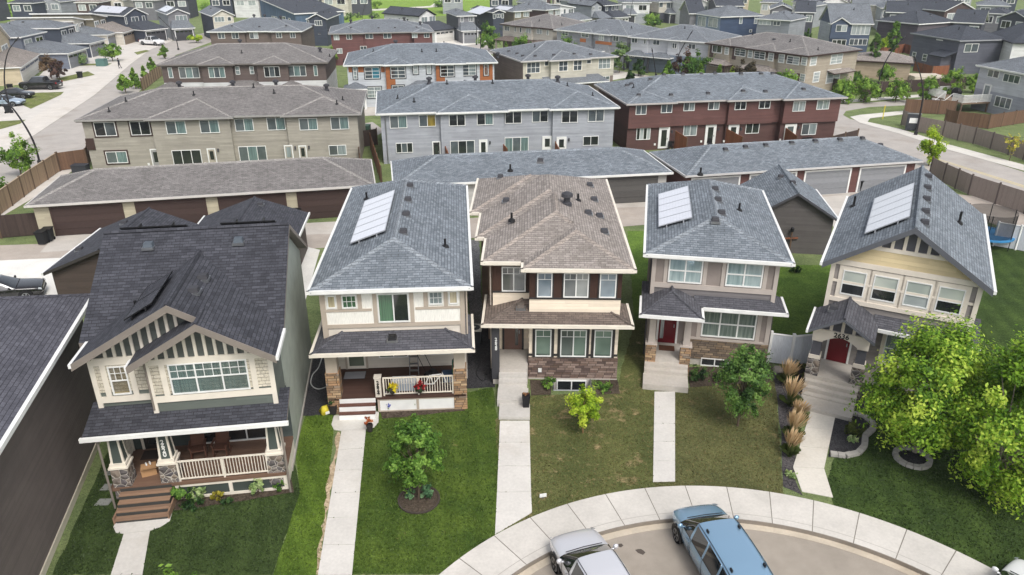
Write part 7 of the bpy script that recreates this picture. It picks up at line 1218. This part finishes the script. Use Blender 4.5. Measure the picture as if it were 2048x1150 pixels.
V1 = car('minivan', 'pale blue minivan with roof rack feet parked in the turning circle', None, (7.34, 20.05, -.15), 101, 'van', (140, 174, 200), .5)
V2 = car('parked_suv', 'silver grey SUV parked left of the blue minivan', None, (2.86, 18.95, -.15), 109, 'suv', (214, 214, 218), .35)
car('parked_car', 'white car roof in the bottom right corner of the photo', 2026, 1240, 40, 'sedan', (226, 226, 226), .05); car('parked_car', 'black car beside the dark garages at the left edge', 8, 598, 22, 'sedan', (20, 20, 22), .3)
car('pickup_truck', 'white pickup truck in front of the charcoal gabled house', 305, 90, 338, 'pickup', (228, 228, 228), .05); car('pickup_truck', 'black pickup truck on the left driveway', 84, 178, 182, 'pickup', (18, 18, 20), .2); car('parked_car', 'black sedan next to the black pickup', 34, 196, 4, 'sedan', (24, 26, 30), .3); car('parked_car', 'pale blue sedan beside the black sedan', 14, 211, 2, 'sedan', (168, 184, 200), .4)
# ---------------------------------------------------------------- street lamps, bins, boxes
POLE = plain((32, 30, 34), .45, .4)
def lamp(label, pts, r0=.11, r1=.05, group='curved black street lamps', head=True):
    g = G(*pts[0]); o = empty('street_lamp', g, 0, label, 'street lamp', group); P = []
    for u, v in pts: d = ray(u, v); q = _O + d * (g.y / d.y); P.append(q - g)
    S_ = []
    for i in range(len(P) - 1):
        p0, p1, p2, p3 = P[max(i - 1, 0)], P[i], P[i + 1], P[min(i + 2, len(P) - 1)]
        for k in range(6): t = k / 6; S_.append(.5 * ((2 * p1) + (p2 - p0) * t + (2 * p0 - 5 * p1 + 4 * p2 - p3) * t * t + (3 * p1 - p0 - 3 * p2 + p3) * t ** 3))
    S_.append(P[-1]); n = len(S_); m = MB(); m.tube(S_, [r0 + (r1 - r0) * i / (n - 1) for i in range(n)], 8); m.build('pole', POLE, o, True); m = MB(); m.lathe(0, 0, [(.2, -.02), (.2, .35), (.13, .42)], 10); m.build('base', POLE, o)
    e = S_[-1]; d = (S_[-1] - S_[-3]).normalized(); m = MB(); m.tube([e - d * .1, e + d * .25, e + d * .7], [.06, .12, .04], 8); m.build('lamp_head', POLE, o, True)
lamp('tall curved lamp at the corner of the left timber fence', [(80, 328), (66, 281), (35, 229), (0, 189), (-30, 165)]); lamp('curved lamp among the left driveways', [(24, 226), (11, 180), (9, 140), (16, 104), (31, 82)]); lamp('thin curved lamp by the solar roofed row', [(357, 100), (352, 78), (341, 57), (322, 38)]); lamp('dark lamp rising in front of the brown and pale row', [(479, 172), (472, 145), (466, 115), (461, 96)], .09); lamp('curved lamp with a sign at the right street bend', [(1831, 270), (1845, 200), (1843, 160), (1832, 122)]); lamp('curved lamp beside the two street bins', [(1752, 194), (1762, 145), (1781, 106), (1804, 79)]); lamp('curved lamp in front of the blue grey row', [(1349, 150), (1352, 125), (1362, 100), (1381, 68)]); lamp('thin dark lamp in front of the far dark red block', [(724, 42), (726, 24), (733, 2)], .08); lamp('dark pole in front of the dark grey cream house', [(953, 90), (953, 60), (952, 38)], .08); lamp('dark pole by the round street tree', [(961, 106), (961, 70), (957, 45)], .08); lamp('short pole by the grey row path', [(1312, 152), (1309, 128), (1305, 104)], .07); lamp('thin lamp in front of the black and white house', [(1259, 52), (1262, 20), (1266, 0)], .08)
def bins(label, u, v, col=(30, 32, 34), rz=0.3):
    o = empty('wheelie_bin', G(u, v), rz, label, 'bin', 'wheeled bins'); m = MB(); m.frustum(0, 0, .24, .28, .08, .95, .3, .34); m.build('bin_body', plain(col, .55), o); m = MB(); m.box(-.33, .33, -.38, .36, .95, 1.03); m.box(-.28, .28, .36, .44, .9, 1.0); m.build('lid', plain((24, 24, 26), .5), o)
    for s in (-1, 1): m = MB(); m.tube([(s * .27, .3, .12), (s * .22, .3, .12)], .12, 10); m.build('wheel', RUBBER, o)
for i, (u, v, lb) in enumerate([(88, 488, 'black bin at the first brown garage door, front one'), (100, 482, 'black bin at the first brown garage door, rear one'), (578, 440, 'black bin by the third brown garage door, left one'), (594, 440, 'black bin by the third brown garage door, right one'), (1716, 382, 'black bin in front of the grey garage doors'), (1748, 196, 'grey street bin left of the lamp foot'), (1757, 195, 'grey street bin right of the lamp foot'), (161, 156, 'dark bin on the left driveways verge'), (191, 104, 'dark bin beside the brown garage door'), (22, 182, 'dark bin at the beige house garage'), (17, 226, 'dark bin at the foot of the driveway lamp'), (924, 80, 'black bin by the grey garage door'), (890, 82, 'dark bin at the white house drive')]): bins(lb, u, v, rz=.2 * i)
def boxthing(name, label, cat, u, v, w, d, h, m1, rz=0, lid=None, z=0):
    o = empty(name, G(u, v, z), rz, label, cat); m = MB(); m.box(-w / 2, w / 2, -d / 2, d / 2, 0, h); m.build('cabinet', m1, o); m = MB(); m.box(-w / 2 - .03, w / 2 + .03, -d / 2 - .03, d / 2 + .03, h, h + .06); m.build('lid', lid or m1, o); m = MB(); m.box(-w / 2 + .08, -.02, -d / 2 - .012, -d / 2, .08, h - .06); m.build('cabinet_door', m1, o); m = MB(); m.box(.02, w / 2 - .08, -d / 2 - .012, -d / 2, .08, h - .06); m.build('cabinet_door', m1, o); return o
boxthing('utility_cabinet', 'green utility cabinet between the tan and grey rows', 'utility box', 728, 272, 1.5, 1.2, 1.2, plain((62, 92, 76), .6)); boxthing('utility_cabinet', 'teal utility cabinet on the left driveways', 'utility box', 205, 132, 1.6, 1.3, 1.2, plain((84, 116, 110), .6)); boxthing('storage_box', 'dark deck box in the yard by the tan row', 'storage box', 163, 344, 1.4, .8, .7, plain((58, 60, 66), .5)); boxthing('storage_box', 'pale hot tub cover behind the dark fence', 'hot tub', 1848, 162, 5.0, 3.5, .9, plain((196, 186, 170), .7))
def ac(label, hb, x, y, rz=0):
    p = hb.iM.inverted() @ Vector((x, y, 0)); o = empty('air_conditioner', p, hb.rot + rz, label, 'air conditioner', 'air conditioners beside the houses'); m = MB(); m.box(-.4, .4, -.4, .4, .05, .85); m.build('case', plain((52, 54, 56), .5), o); m = MB(); m.box(-.43, .43, -.43, .43, .85, .9); m.build('top_cover', plain((214, 212, 204), .5), o); m = MB(); m.lathe(0, 0, [(.34, .9), (.33, .915)], 20); m.build('fan_grille', plain((60, 62, 64), .5), o); m = MB(); m.lathe(0, 0, [(.1, .915), (.09, .94)], 12); m.build('fan_hub', plain((200, 198, 190), .5), o)
ac('air conditioner in the gravel strip left of the brown roofed house', HS[2], -2.75, 4.2); ac('air conditioner behind the white vinyl gate', HS[4], -.55, 1.6)
def trampoline():
    o = empty('trampoline', G(1968, 488), 0, 'trampoline with black net and blue pad at the right edge', 'trampoline'); m = MB(); n = 20
    m.lathe(0, 0, [(1.5, .78), (1.5, .82), (.0, .8)], n); m.build('mat', BLACK, o); m = MB(); m.lathe(0, 0, [(1.8, .76), (1.8, .86), (1.45, .87), (1.45, .83)], n); m.build('pad', plain((60, 130, 180), .5), o)
    m = MB(); m.add([(1.6 * math.cos(6.2832 * k / n), 1.6 * math.sin(6.2832 * k / n), z) for z in (.85, 2.6) for k in range(n)], [(k, (k + 1) % n, n + (k + 1) % n, n + k) for k in range(n)])
    t = NT('net'); t.done(lin((24, 24, 26)), .9); t.b.inputs['Alpha'].default_value = .55; m.build('safety_net', t.m, o)
    for k in range(6): a = 6.2832 * k / 6; m = MB(); m.tube([(1.7 * math.cos(a), 1.7 * math.sin(a), 0), (1.7 * math.cos(a), 1.7 * math.sin(a), 2.65)], .03, 6); m.build('net_post', BLACK, o)
trampoline()
def edging(label, px_, w=.26, h=.14, closed=True):
    pts = P2(px_); o = empty('stone_edging', pts[0], 0, label, 'stone edging'); k = 0; seq = pts + ([pts[0]] if closed else []); m = MB(); R = random.Random(4)
    for a, b in zip(seq, seq[1:]):
        L_ = (b - a).length; n = max(1, round(L_ / .3)); d = (b - a) / L_; q = Vector((-d.y, d.x, 0)) * w / 2
        for i in range(n):
            p0, p1 = a + d * (L_ * i / n + .012) - pts[0], a + d * (L_ * (i + 1) / n - .012) - pts[0]; z = h + R.uniform(-.015, .015); m.prism([(p0 - q).xy, (p1 - q).xy, (p1 + q).xy, (p0 + q).xy], -.05, z)
    m.build('edging_blocks', concrete((172, 168, 162), 0, .75), o)
edging('stone block edging curving around the gravel bed by the walk', [(1702, 828), (1728, 834), (1745, 848), (1746, 860), (1730, 874), (1728, 895), (1716, 908), (1690, 914), (1660, 910)], closed=False); gc = G(1824, 918)
o = empty('tree_ring', gc, 0, 'round stone ring around the maple foot', 'stone edging'); m = MB()
for k in range(16): a0, a1 = 6.2832 * k / 16 + .02, 6.2832 * (k + 1) / 16 - .02; m.prism([(r * math.cos(a), r * math.sin(a)) for r, a in ((.56, a0), (.78, a0), (.78, a1), (.56, a1))], -.05, .16)
m.build('ring_blocks', concrete((172, 168, 162), 0, .75), o); m = MB(); m.lathe(0, 0, [(.57, .05), (.5, .06), (.1, .08)], 20); m.build('mulch_bed', MU2, o)
o = empty('planting_ring', G(838, 1000), 0, 'round soil bed at the foot of the young dark green tree', 'planting bed'); m = MB(); m.lathe(0, 0, [(.8, -.02), (.78, .05), (.1, .07)], 24); m.build('soil', SOIL, o); m = MB(); m.lathe(0, 0, [(.84, -.02), (.84, .08), (.78, .08), (.78, .0)], 24); m.build('edging_band', plain((70, 62, 56), .8), o)
# ---------------------------------------------------------------- small things on porches and in yards
def on(hb, x, y, z, name, label, cat, rz=0, group=None):
    p = hb.iM.inverted() @ Vector((x, y, z)); return empty(name, p, hb.rot + rz, label, cat, group)
H0, H1, H2, H3, H4 = HS
WOOD = boards((104, 72, 58), .1, True); CARD = plain((176, 138, 100), .8)
def chair(label, x, y, rz):
    o = on(H0, x, y, .86, 'porch_chair', label, 'chair', rz, 'rocking chairs on the porch')
    m = MB(); m.box(-.28, .28, -.25, .25, .4, .45); m.build('seat', WOOD, o); m = MB(); m.add([(sx * .27, .22 + (.25 if z > 1 else 0), z) for z in (.45, 1.15) for sx in (-1, 1)] + [(sx * .27, .26 + (.25 if z > 1 else 0), z) for z in (.45, 1.15) for sx in (-1, 1)], [(0, 1, 3, 2), (4, 5, 7, 6), (0, 4, 6, 2), (1, 5, 7, 3), (2, 3, 7, 6)]); m.build('backrest', WOOD, o)
    for s in (-1, 1):
        m = MB(); m.box(s * .3 - .04, s * .3 + .04, -.28, .3, .62, .66); m.build('armrest', WOOD, o)
        for yy in (-.22, .2): m = MB(); m.box(s * .27 - .025, s * .27 + .025, yy - .025, yy + .025, .05, .62); m.build('leg', WOOD, o)
        m = MB(); m.tube([(s * .27, -.45, .08), (s * .27, 0, .02), (s * .27, .45, .1)], .025, 6); m.build('rocker', WOOD, o)
chair('dark wooden rocking chair on the porch, left of the two', 3.35, 1.3, .15); chair('dark wooden rocking chair on the porch, right of the two', 4.25, 1.3, -.1)
o = on(H0, 1.62, .5, .86, 'cardboard_box', 'brown cardboard box on the timber porch floor', 'box', .25); m = MB(); m.box(-.28, .28, -.2, .2, 0, .36); m.build('carton', CARD, o); m = MB(); m.add([(-.28, -.2, .362), (.28, -.2, .362), (.36, -.36, .42), (-.2, -.36, .42)], [(0, 1, 2, 3)]); m.build('flap', CARD, o)
o = on(H0, 1.6, .58, 1.225, 'shoe', 'pale shoes lying on the cardboard box', 'shoes', .5)
for s in (-.07, .07): m = MB(); m.lathe(0, 0, [(.03, 0), (.05, .03), (.04, .08), (.02, .1)], 8); m.v = [Vector((p.x * .8 + s, p.y * 2.6, p.z)) for p in m.v]; m.build('shoe_upper', WHITE, o, True)
o = on(H0, 1.45, 1.75, .853, 'door_mat', 'dark mat at the sage house door', 'mat'); m = MB(); m.box(-.45, .45, -.3, .3, 0, .015); m.build('mat_pile', plain((58, 48, 42), .95), o); m = MB(); m.box(-.47, .47, -.32, .32, 0, .008); m.build('mat_border', BLACK, o)
o = on(H1, 1.35, 1.7, .853, 'door_mat', 'pale grey mat at the cream house door', 'mat'); m = MB(); m.box(-.5, .5, -.32, .32, 0, .015); m.build('mat_pile', plain((150, 150, 156), .95), o); m = MB(); m.box(-.52, .52, -.34, .34, 0, .008); m.build('mat_border', CHAR, o)
o = on(H1, 4.25, 1.9, .855, 'step_ladder', 'grey aluminium step ladder against the porch wall', 'ladder')
for s in (-.22, .22): m = MB(); m.tube([(s, -.35, 0), (s * .8, .3, 1.75)], .03, 6); m.build('ladder_rail', STEEL, o)
for k in range(5): t = (k + .6) / 5.4; m = MB(); m.box(-.21, .21, -.35 + .65 * t - .06, -.35 + .65 * t + .06, 1.75 * t - .02, 1.75 * t + .02); m.build('rung', STEEL, o)
o = on(H1, 5.2, 1.2, .86, 'lawn_mower', 'black lawn mower on the cream house porch', 'lawn mower', .7); m = MB(); m.box(-.25, .25, -.35, .35, .1, .26); m.frustum(0, 0, .17, .2, .26, .45, .1, .13); m.build('deck', plain((30, 30, 32), .4), o); m = MB(); m.tube([(-.2, .3, .2), (-.2, .95, .95), (.2, .95, .95), (.2, .3, .2)], .018, 6); m.build('handle', BLACK, o)
for sx in (-.27, .27):
    for sy in (-.28, .28): m = MB(); m.tube([(sx - .03, sy, .11), (sx + .03, sy, .11)], .11, 10); m.build('wheel', RUBBER, o)
o = on(H1, 5.95, .9, .86, 'storage_tote', 'blue storage tote behind the porch railing', 'storage box'); m = MB(); m.frustum(0, 0, .24, .18, 0, .4, .28, .22); m.build('tub', plain((50, 84, 120), .5), o); m = MB(); m.box(-.3, .3, -.24, .24, .4, .45); m.build('lid', plain((40, 70, 104), .5), o)
o = on(H1, 6.35, 1.0, .86, 'covered_grill', 'green covered stack beside the right porch column', 'grill cover'); m = MB(); m.frustum(0, 0, .26, .24, 0, .95, .22, .2); m.build('cover', plain((34, 98, 76), .7), o); m = MB(); m.frustum(0, 0, .23, .21, .95, 1.12, .12, .12); m.build('hood', plain((38, 106, 82), .7), o)
o = on(H1, 3.85, .35, .86, 'storage_bin', 'clear pale storage bin behind the porch railing', 'storage box'); m = MB(); m.frustum(0, 0, .5, .26, 0, .42, .55, .3); m.build('tub', plain((150, 162, 178), .3), o); m = MB(); m.box(-.57, .57, -.32, .32, .42, .47); m.build('lid', plain((196, 200, 206), .4), o)
def basket(label, x, mat, seed):
    R = random.Random(seed); o = on(H1, x, -.42, 1.35, 'flower_basket', label, 'flower basket', 0, 'flower baskets on the porch railing'); m = MB(); m.lathe(0, 0, [(.12, -.25), (.18, 0), (.16, .01)], 12); m.build('pot', plain((60, 56, 50), .8), o); crown(o, R, .08, .26, .2, 420, .09, mat, 12, 'round', .2, 'flowers'); crown(o, R, -.05, .24, .18, 200, .08, LF_D, 8, 'round', .2, 'foliage')
basket('yellow flower basket on the cream porch railing', 3.35, leaf((190, 170, 30), (222, 206, 40), (240, 232, 90)), 1); basket('red flower basket on the cream porch railing', 4.62, leaf((120, 20, 24), (166, 34, 40), (210, 90, 90)), 2)
def bike():
    o = on(H1, 5.35, .15, .86, 'bicycle', 'white framed bicycle behind the cream porch railing', 'bicycle', .08); WHT_ = plain((226, 226, 226), .3, .5)
    m = MB()
    for a, c in (((-.5, 0, .33), (-.12, 0, .3)), ((-.12, 0, .3), (-.28, 0, .82)), ((-.28, 0, .78), (.32, 0, .8)), ((.32, 0, .8), (-.12, 0, .3)), ((-.5, 0, .33), (-.28, 0, .78)), ((.3, 0, .9), (.5, 0, .33))): m.tube([a, c], .028, 6)
    m.build('frame', WHT_, o); m = MB(); m.box(-.4, -.17, -.06, .06, .84, .89); m.build('saddle', BLACK, o); m = MB(); m.tube([(.28, -.28, .98), (.3, 0, .93), (.28, .28, .98)], .018, 6); m.build('handlebar', BLACK, o)
    for x in (-.5, .5):
        m = MB(); n = 20; m.tube([(x + .32 * math.cos(6.2832 * k / n), 0, .33 + .32 * math.sin(6.2832 * k / n)) for k in range(n + 1)], .022, 6); w_ = m.build('wheel', RUBBER, o); m = MB()
        for k in range(8): m.tube([(x, 0, .33), (x + .3 * math.cos(.785 * k), 0, .33 + .3 * math.sin(.785 * k))], .005, 4)
        m.build('spokes', STEEL, w_)
bike()
o = on(H1, 2.3, -.9, 0, 'hydrangea', 'blue hydrangea beside the striped steps', 'flower'); o.location = G(773, 818); R = random.Random(3); crown(o, R, .45, .3, .3, 500, .1, leaf((70, 76, 150), (104, 112, 190), (150, 160, 220)), 10, 'round', .3, 'flowers'); crown(o, R, .22, .28, .2, 260, .1, LF_D, 8, 'round', .2, 'foliage')
def pot(label, u, v, col, fl, h=.35, r=.16):
    o = empty('flower_pot', G(u, v, .03), 0, label, 'plant pot'); m = MB(); m.lathe(0, 0, [(r * .7, 0), (r, h), (r * .9, h), (r * .8, h * .85)], 14); m.build('pot', plain(col, .7), o); crown(o, random.Random(u), h + .2, .24, .24, 260, .1, fl, 8, 'round', .1, 'plant'); return o
pot('small pot with orange red leaves at the walk corner', 740, 862, (50, 46, 44), leaf((130, 60, 30), (176, 92, 50), (210, 140, 90))); pot('dark pot beside the striped steps', 667, 826, (44, 40, 40), LF_D, .5, .24)
o = empty('square_planter', G(1052, 812, .18), 0, 'tall black square planter on the concrete step', 'planter'); m = MB(); m.frustum(0, 0, .14, .14, 0, .62, .19, .19); m.build('pot', plain((28, 28, 32), .5), o); crown(o, random.Random(9), .66, .16, .08, 140, .09, leaf((120, 84, 60), (150, 110, 80), (170, 130, 96)), 6, 'round', .1, 'plant')
o = empty('soil_bag', G(653, 826), .6, 'yellow and white soil bag at the edge of the dark gravel', 'bag'); m = MB(); m.frustum(0, 0, .2, .14, 0, .12, .3, .22); m.frustum(0, 0, .3, .22, .12, .4, .16, .07); m.build('sack', plain((206, 190, 60), .6), o, True); m = MB(); m.box(-.12, .12, -.235, -.215, .08, .22); m.build('label_patch', WHITE, o)
def hose(name, label, px_, r, mat, z=.03, cat='hose'):
    P = P2(px_, z); o = empty(name, P[0], 0, label, cat); S_ = []; Q = [p - P[0] for p in P]
    for i in range(len(Q) - 1):
        p0, p1, p2, p3 = Q[max(i - 1, 0)], Q[i], Q[i + 1], Q[min(i + 2, len(Q) - 1)]
        for k in range(6): t = k / 6; S_.append(.5 * ((2 * p1) + (p2 - p0) * t + (2 * p0 - 5 * p1 + 4 * p2 - p3) * t * t + (3 * p1 - p0 - 3 * p2 + p3) * t ** 3))
    m = MB(); m.tube(S_ + [Q[-1]], r, 6); m.build('tube', mat, o, True); m = MB(); e = Q[-1]; m.box(e.x - .06, e.x + .06, e.y - .06, e.y + .06, e.z - .03, e.z + .05); m.build('end_fitting', BLACK, o)
hose('garden_hose', 'pale garden hose curling over the dark gravel left of the cream porch', [(645, 712), (637, 735), (625, 750), (622, 768), (636, 778), (658, 772)], .03, plain((186, 188, 186), .5)); hose('garden_hose', 'dark garden hose looping beside the brown roofed house', [(958, 680), (950, 700), (962, 720), (952, 745), (966, 762), (972, 748)], .025, BLACK)
o = empty('yard_sign', G(1086, 998), .2, 'tiny white marker sign on the dry lawn by the sidewalk', 'sign'); m = MB(); m.box(-.02, .02, -.01, .01, 0, .16); m.build('stake', STEEL, o); m = MB(); m.box(-.14, .14, -.012, .012, .1, .26); m.build('board', WHITE, o)
o = empty('signpost_lantern', G(1577, 508), .1, 'dark wooden garden post with crossbar at the grey garage', 'garden post'); m = MB(); m.box(-.05, .05, -.05, .05, 0, 1.7); m.build('post', PB_, o); m = MB(); m.box(-.5, .5, -.04, .04, 1.15, 1.25); m.build('crossbar', TIMO, o); m = MB(); m.lathe(0, 0, [(.1, 1.7), (.12, 1.75), (.12, 1.95), (.04, 2.05)], 8); m.build('lantern', BLACK, o)
def rock(label, u, v, r, seed):
    R = random.Random(seed); o = empty('boulder', G(u, v), R.uniform(0, 6), label, 'rock', 'boulders in the gravel'); m = MB(); n = 10; m.lathe(0, 0, [(r * .8, -.1), (r, r * .2), (r * .75, r * .55), (r * .3, r * .68)], n); m.v = [Vector((p.x * (1 + .25 * math.sin(3 * p.y / r + seed)), p.y * (1 + .2 * math.cos(4 * p.x / r)), p.z * (1 + .2 * math.sin(5 * p.x / r)))) for p in m.v]; m.build('stone', concrete((150, 142, 134), 0, .7), o, True)
rock('grey boulder under the white gate', 1556, 742, .3, 1); rock('pale boulder by the concrete platform', 1592, 795, .28, 2); rock('small boulder at the left of the feather grass', 1570, 760, .22, 3)
def deck():
    b = DECKH; m = MB(); p0, p1 = b.pl(1936, 222, .0), b.pl(1990, 236, .0); x0, x1, y0, y1 = -3.2, 3.4, -4.0, .36
    o = empty('deck', b.iM.inverted() @ Vector((0, 0, 0)), b.rot, 'white railed raised deck with stairs at the grey and white house', 'deck'); m = MB(); m.box(x0, x1, y0, y1, 1.2, 1.35); m.build('deck_floor', boards((150, 130, 112), .14, True), o)
    for x in (x0 + .1, x1 - .1):
        for y in (y0 + .1, y1 - .3): m = MB(); m.box(x - .08, x + .08, y - .08, y + .08, 0, 1.2); m.build('post', PB_, o)
    class _: root = o
    railing(_, [(x0 + .05, y1), (x0 + .05, y0 + .05), (.2, y0 + .05)], 1.35, 1.0, WHITE, .16, .03); railing(_, [(1.6, y0 + .05), (x1 - .05, y0 + .05), (x1 - .05, y1)], 1.35, 1.0, WHITE, .16, .03)
    for k in range(6): m = MB(); m.box(.25, 1.55, y0 - .28 * (k + 1), y0 - .28 * k, 1.2 - .2 * (k + 1), 1.26 - .2 * (k + 1)); m.build('stair_tread', WHITE, o)
    for x in (.22, 1.58): m = MB(); m.tube([(x, y0, 2.3), (x, y0 - 1.7, 1.0)], .04, 6); m.tube([(x, y0 - 1.7, 0), (x, y0 - 1.7, 1.0)], .04, 6); m.tube([(x, y0, 1.2), (x, y0 - 1.7, .0)], .06, 6); m.build('stair_rail', WHITE, o)
    b.door('F', .35, 1.9, 1.35, 2.9, 3.4, WHITE, WHITE, (.12, .88, .1, .94, PL))
    g = empty('barbecue', b.iM.inverted() @ Vector((-.5, -1.6, 1.35)), b.rot, 'black covered barbecue on the white railed deck', 'barbecue'); m = MB(); m.frustum(0, 0, .55, .3, .1, .9, .6, .34); m.build('cover', plain((34, 34, 36), .7), g); m = MB(); m.frustum(0, 0, .5, .3, .9, 1.25, .3, .18); m.build('hood', plain((38, 38, 40), .7), g)
deck()
o = empty('notice_board', G(1822, 262), -.2, 'dark notice board with white panel on the taupe fence', 'sign'); m = MB(); m.box(-.7, .7, -.1, .06, .1, 2.0); m.build('board', plain((58, 60, 66), .6), o); m = MB(); m.box(-.45, .45, -.13, -.1, .95, 1.55); m.build('panel', WHITE, o); m = MB(); m.box(-.78, .78, -.14, .1, 2.0, 2.08); m.build('frame_top', STEEL, o)
o = empty('marker_post', G(1765, 238), 0, 'thin yellow marker post on the corner grass', 'post'); m = MB(); m.box(-.04, .04, -.04, .04, 0, 1.7); m.build('post', plain((214, 196, 60), .5), o); m = MB(); m.box(-.06, .06, -.06, .06, 1.4, 1.55); m.build('collar', plain((190, 170, 40), .5), o)
o = empty('closed_parasol', G(368, 338), 0, 'closed pale parasol in front of the tan row window', 'parasol'); m = MB(); m.lathe(0, 0, [(.03, .0), (.03, 2.6)], 8); m.build('pole', STEEL, o); m = MB(); m.lathe(0, 0, [(.2, .9), (.26, 1.2), (.2, 1.9), (.05, 2.55)], 10); m.build('canopy', plain((212, 208, 200), .8), o)
o = on(ROWS['grey'], 19.6, -1.0, 0, 'patio_sofa', 'row of teal cushioned patio seats at the light grey row', 'sofa')
for k in range(4): m = MB(); m.box(k * .8, k * .8 + .75, -.35, .35, .3, .5); m.build('seat_cushion', plain((40, 74, 92), .8), o); m = MB(); m.box(k * .8, k * .8 + .75, .25, .42, .5, .95); m.build('back_cushion', plain((44, 80, 98), .8), o)
m = MB(); m.box(-.1, 3.3, -.4, .45, .05, .3); m.build('frame', plain((60, 56, 54), .7), o)
for i, (u, v, lb) in enumerate([(1338, 296, 'black metal railed step at the first dark red row door'), (1416, 290, 'black railed patio between the dark red row screens'), (1503, 286, 'dark patio set before the dark red row window'), (1612, 288, 'black patio frame at the right end of the dark red row')]):
    o = empty('patio_set', G(u, v), .05, lb, 'patio furniture', 'patio furniture behind the dark red row'); m = MB(); m.lathe(0, 0, [(.6, .7), (.6, .74)], 14); m.build('table_top', BLACK, o); m = MB(); m.tube([(0, 0, 0), (0, 0, .7)], .05, 6); m.build('leg', BLACK, o)
    for k in range(3): a = 2.1 * k + .4; x, y = 1.0 * math.cos(a), 1.0 * math.sin(a); m = MB(); m.box(x - .22, x + .22, y - .22, y + .22, .4, .46); m.box(x - .22, x + .22, y + .18, y + .24, .46, .95); m.box(x - .2, x - .15, y - .2, y + .2, 0, .4); m.box(x + .15, x + .2, y - .2, y + .2, 0, .4); m.build('chair_frame', BLACK, o)
def person():
    g = G(240, 137, .01); o = empty('person', g, rad(150), 'person in dark clothes walking along the left street sidewalk', 'person')
    def skin(nm, vs, es, rr, mat, par):
        me = bpy.data.meshes.new(nm); me.from_pydata([Vector(v) for v in vs], es, []); ob = bpy.data.objects.new(nm, me); C.objects.link(ob); ob.parent = par; md = ob.modifiers.new('skin', 'SKIN')
        for i, r in enumerate(rr): me.skin_vertices[0].data[i].radius = (r, r)
        me.skin_vertices[0].data[0].use_root = True; ob.modifiers.new('sub', 'SUBSURF').levels = 1; me.materials.append(mat); return ob
    V = [(0, 0, .92), (0, 0, 1.12), (0, .02, 1.36), (0, .03, 1.5), (0, .05, 1.62), (0, .06, 1.74), (.1, 0, .88), (.11, .14, .48), (.11, .02, .08), (.11, .16, .04), (-.1, 0, .88), (-.11, -.06, .48), (-.11, -.3, .12), (-.11, -.16, .05), (.2, .02, 1.42), (.26, -.1, 1.14), (.26, .02, .9), (.26, .08, .82), (-.2, .02, 1.42), (-.26, .12, 1.14), (-.25, .3, .98), (-.25, .37, .94)]
    E_ = [(0, 1), (1, 2), (2, 3), (3, 4), (4, 5), (0, 6), (6, 7), (7, 8), (8, 9), (0, 10), (10, 11), (11, 12), (12, 13), (2, 14), (14, 15), (15, 16), (16, 17), (2, 18), (18, 19), (19, 20), (20, 21)]
    RR = [.15, .14, .16, .065, .1, .08, .1, .07, .05, .045, .1, .07, .05, .045, .07, .05, .04, .035, .07, .05, .04, .035]
    skin('body', V, E_, RR, plain((44, 44, 52), .8), o); m = MB(); m.lathe(0, .05, [(.05, 1.56), (.1, 1.62), (.11, 1.7), (.08, 1.8), (.02, 1.83)], 12); m.build('hair', plain((40, 30, 26), .7), o, True); m = MB(); m.lathe(0, .09, [(.02, 1.55), (.075, 1.6), (.08, 1.68), (.03, 1.74)], 10); m.build('face', plain((190, 140, 112), .6), o, True)
person()
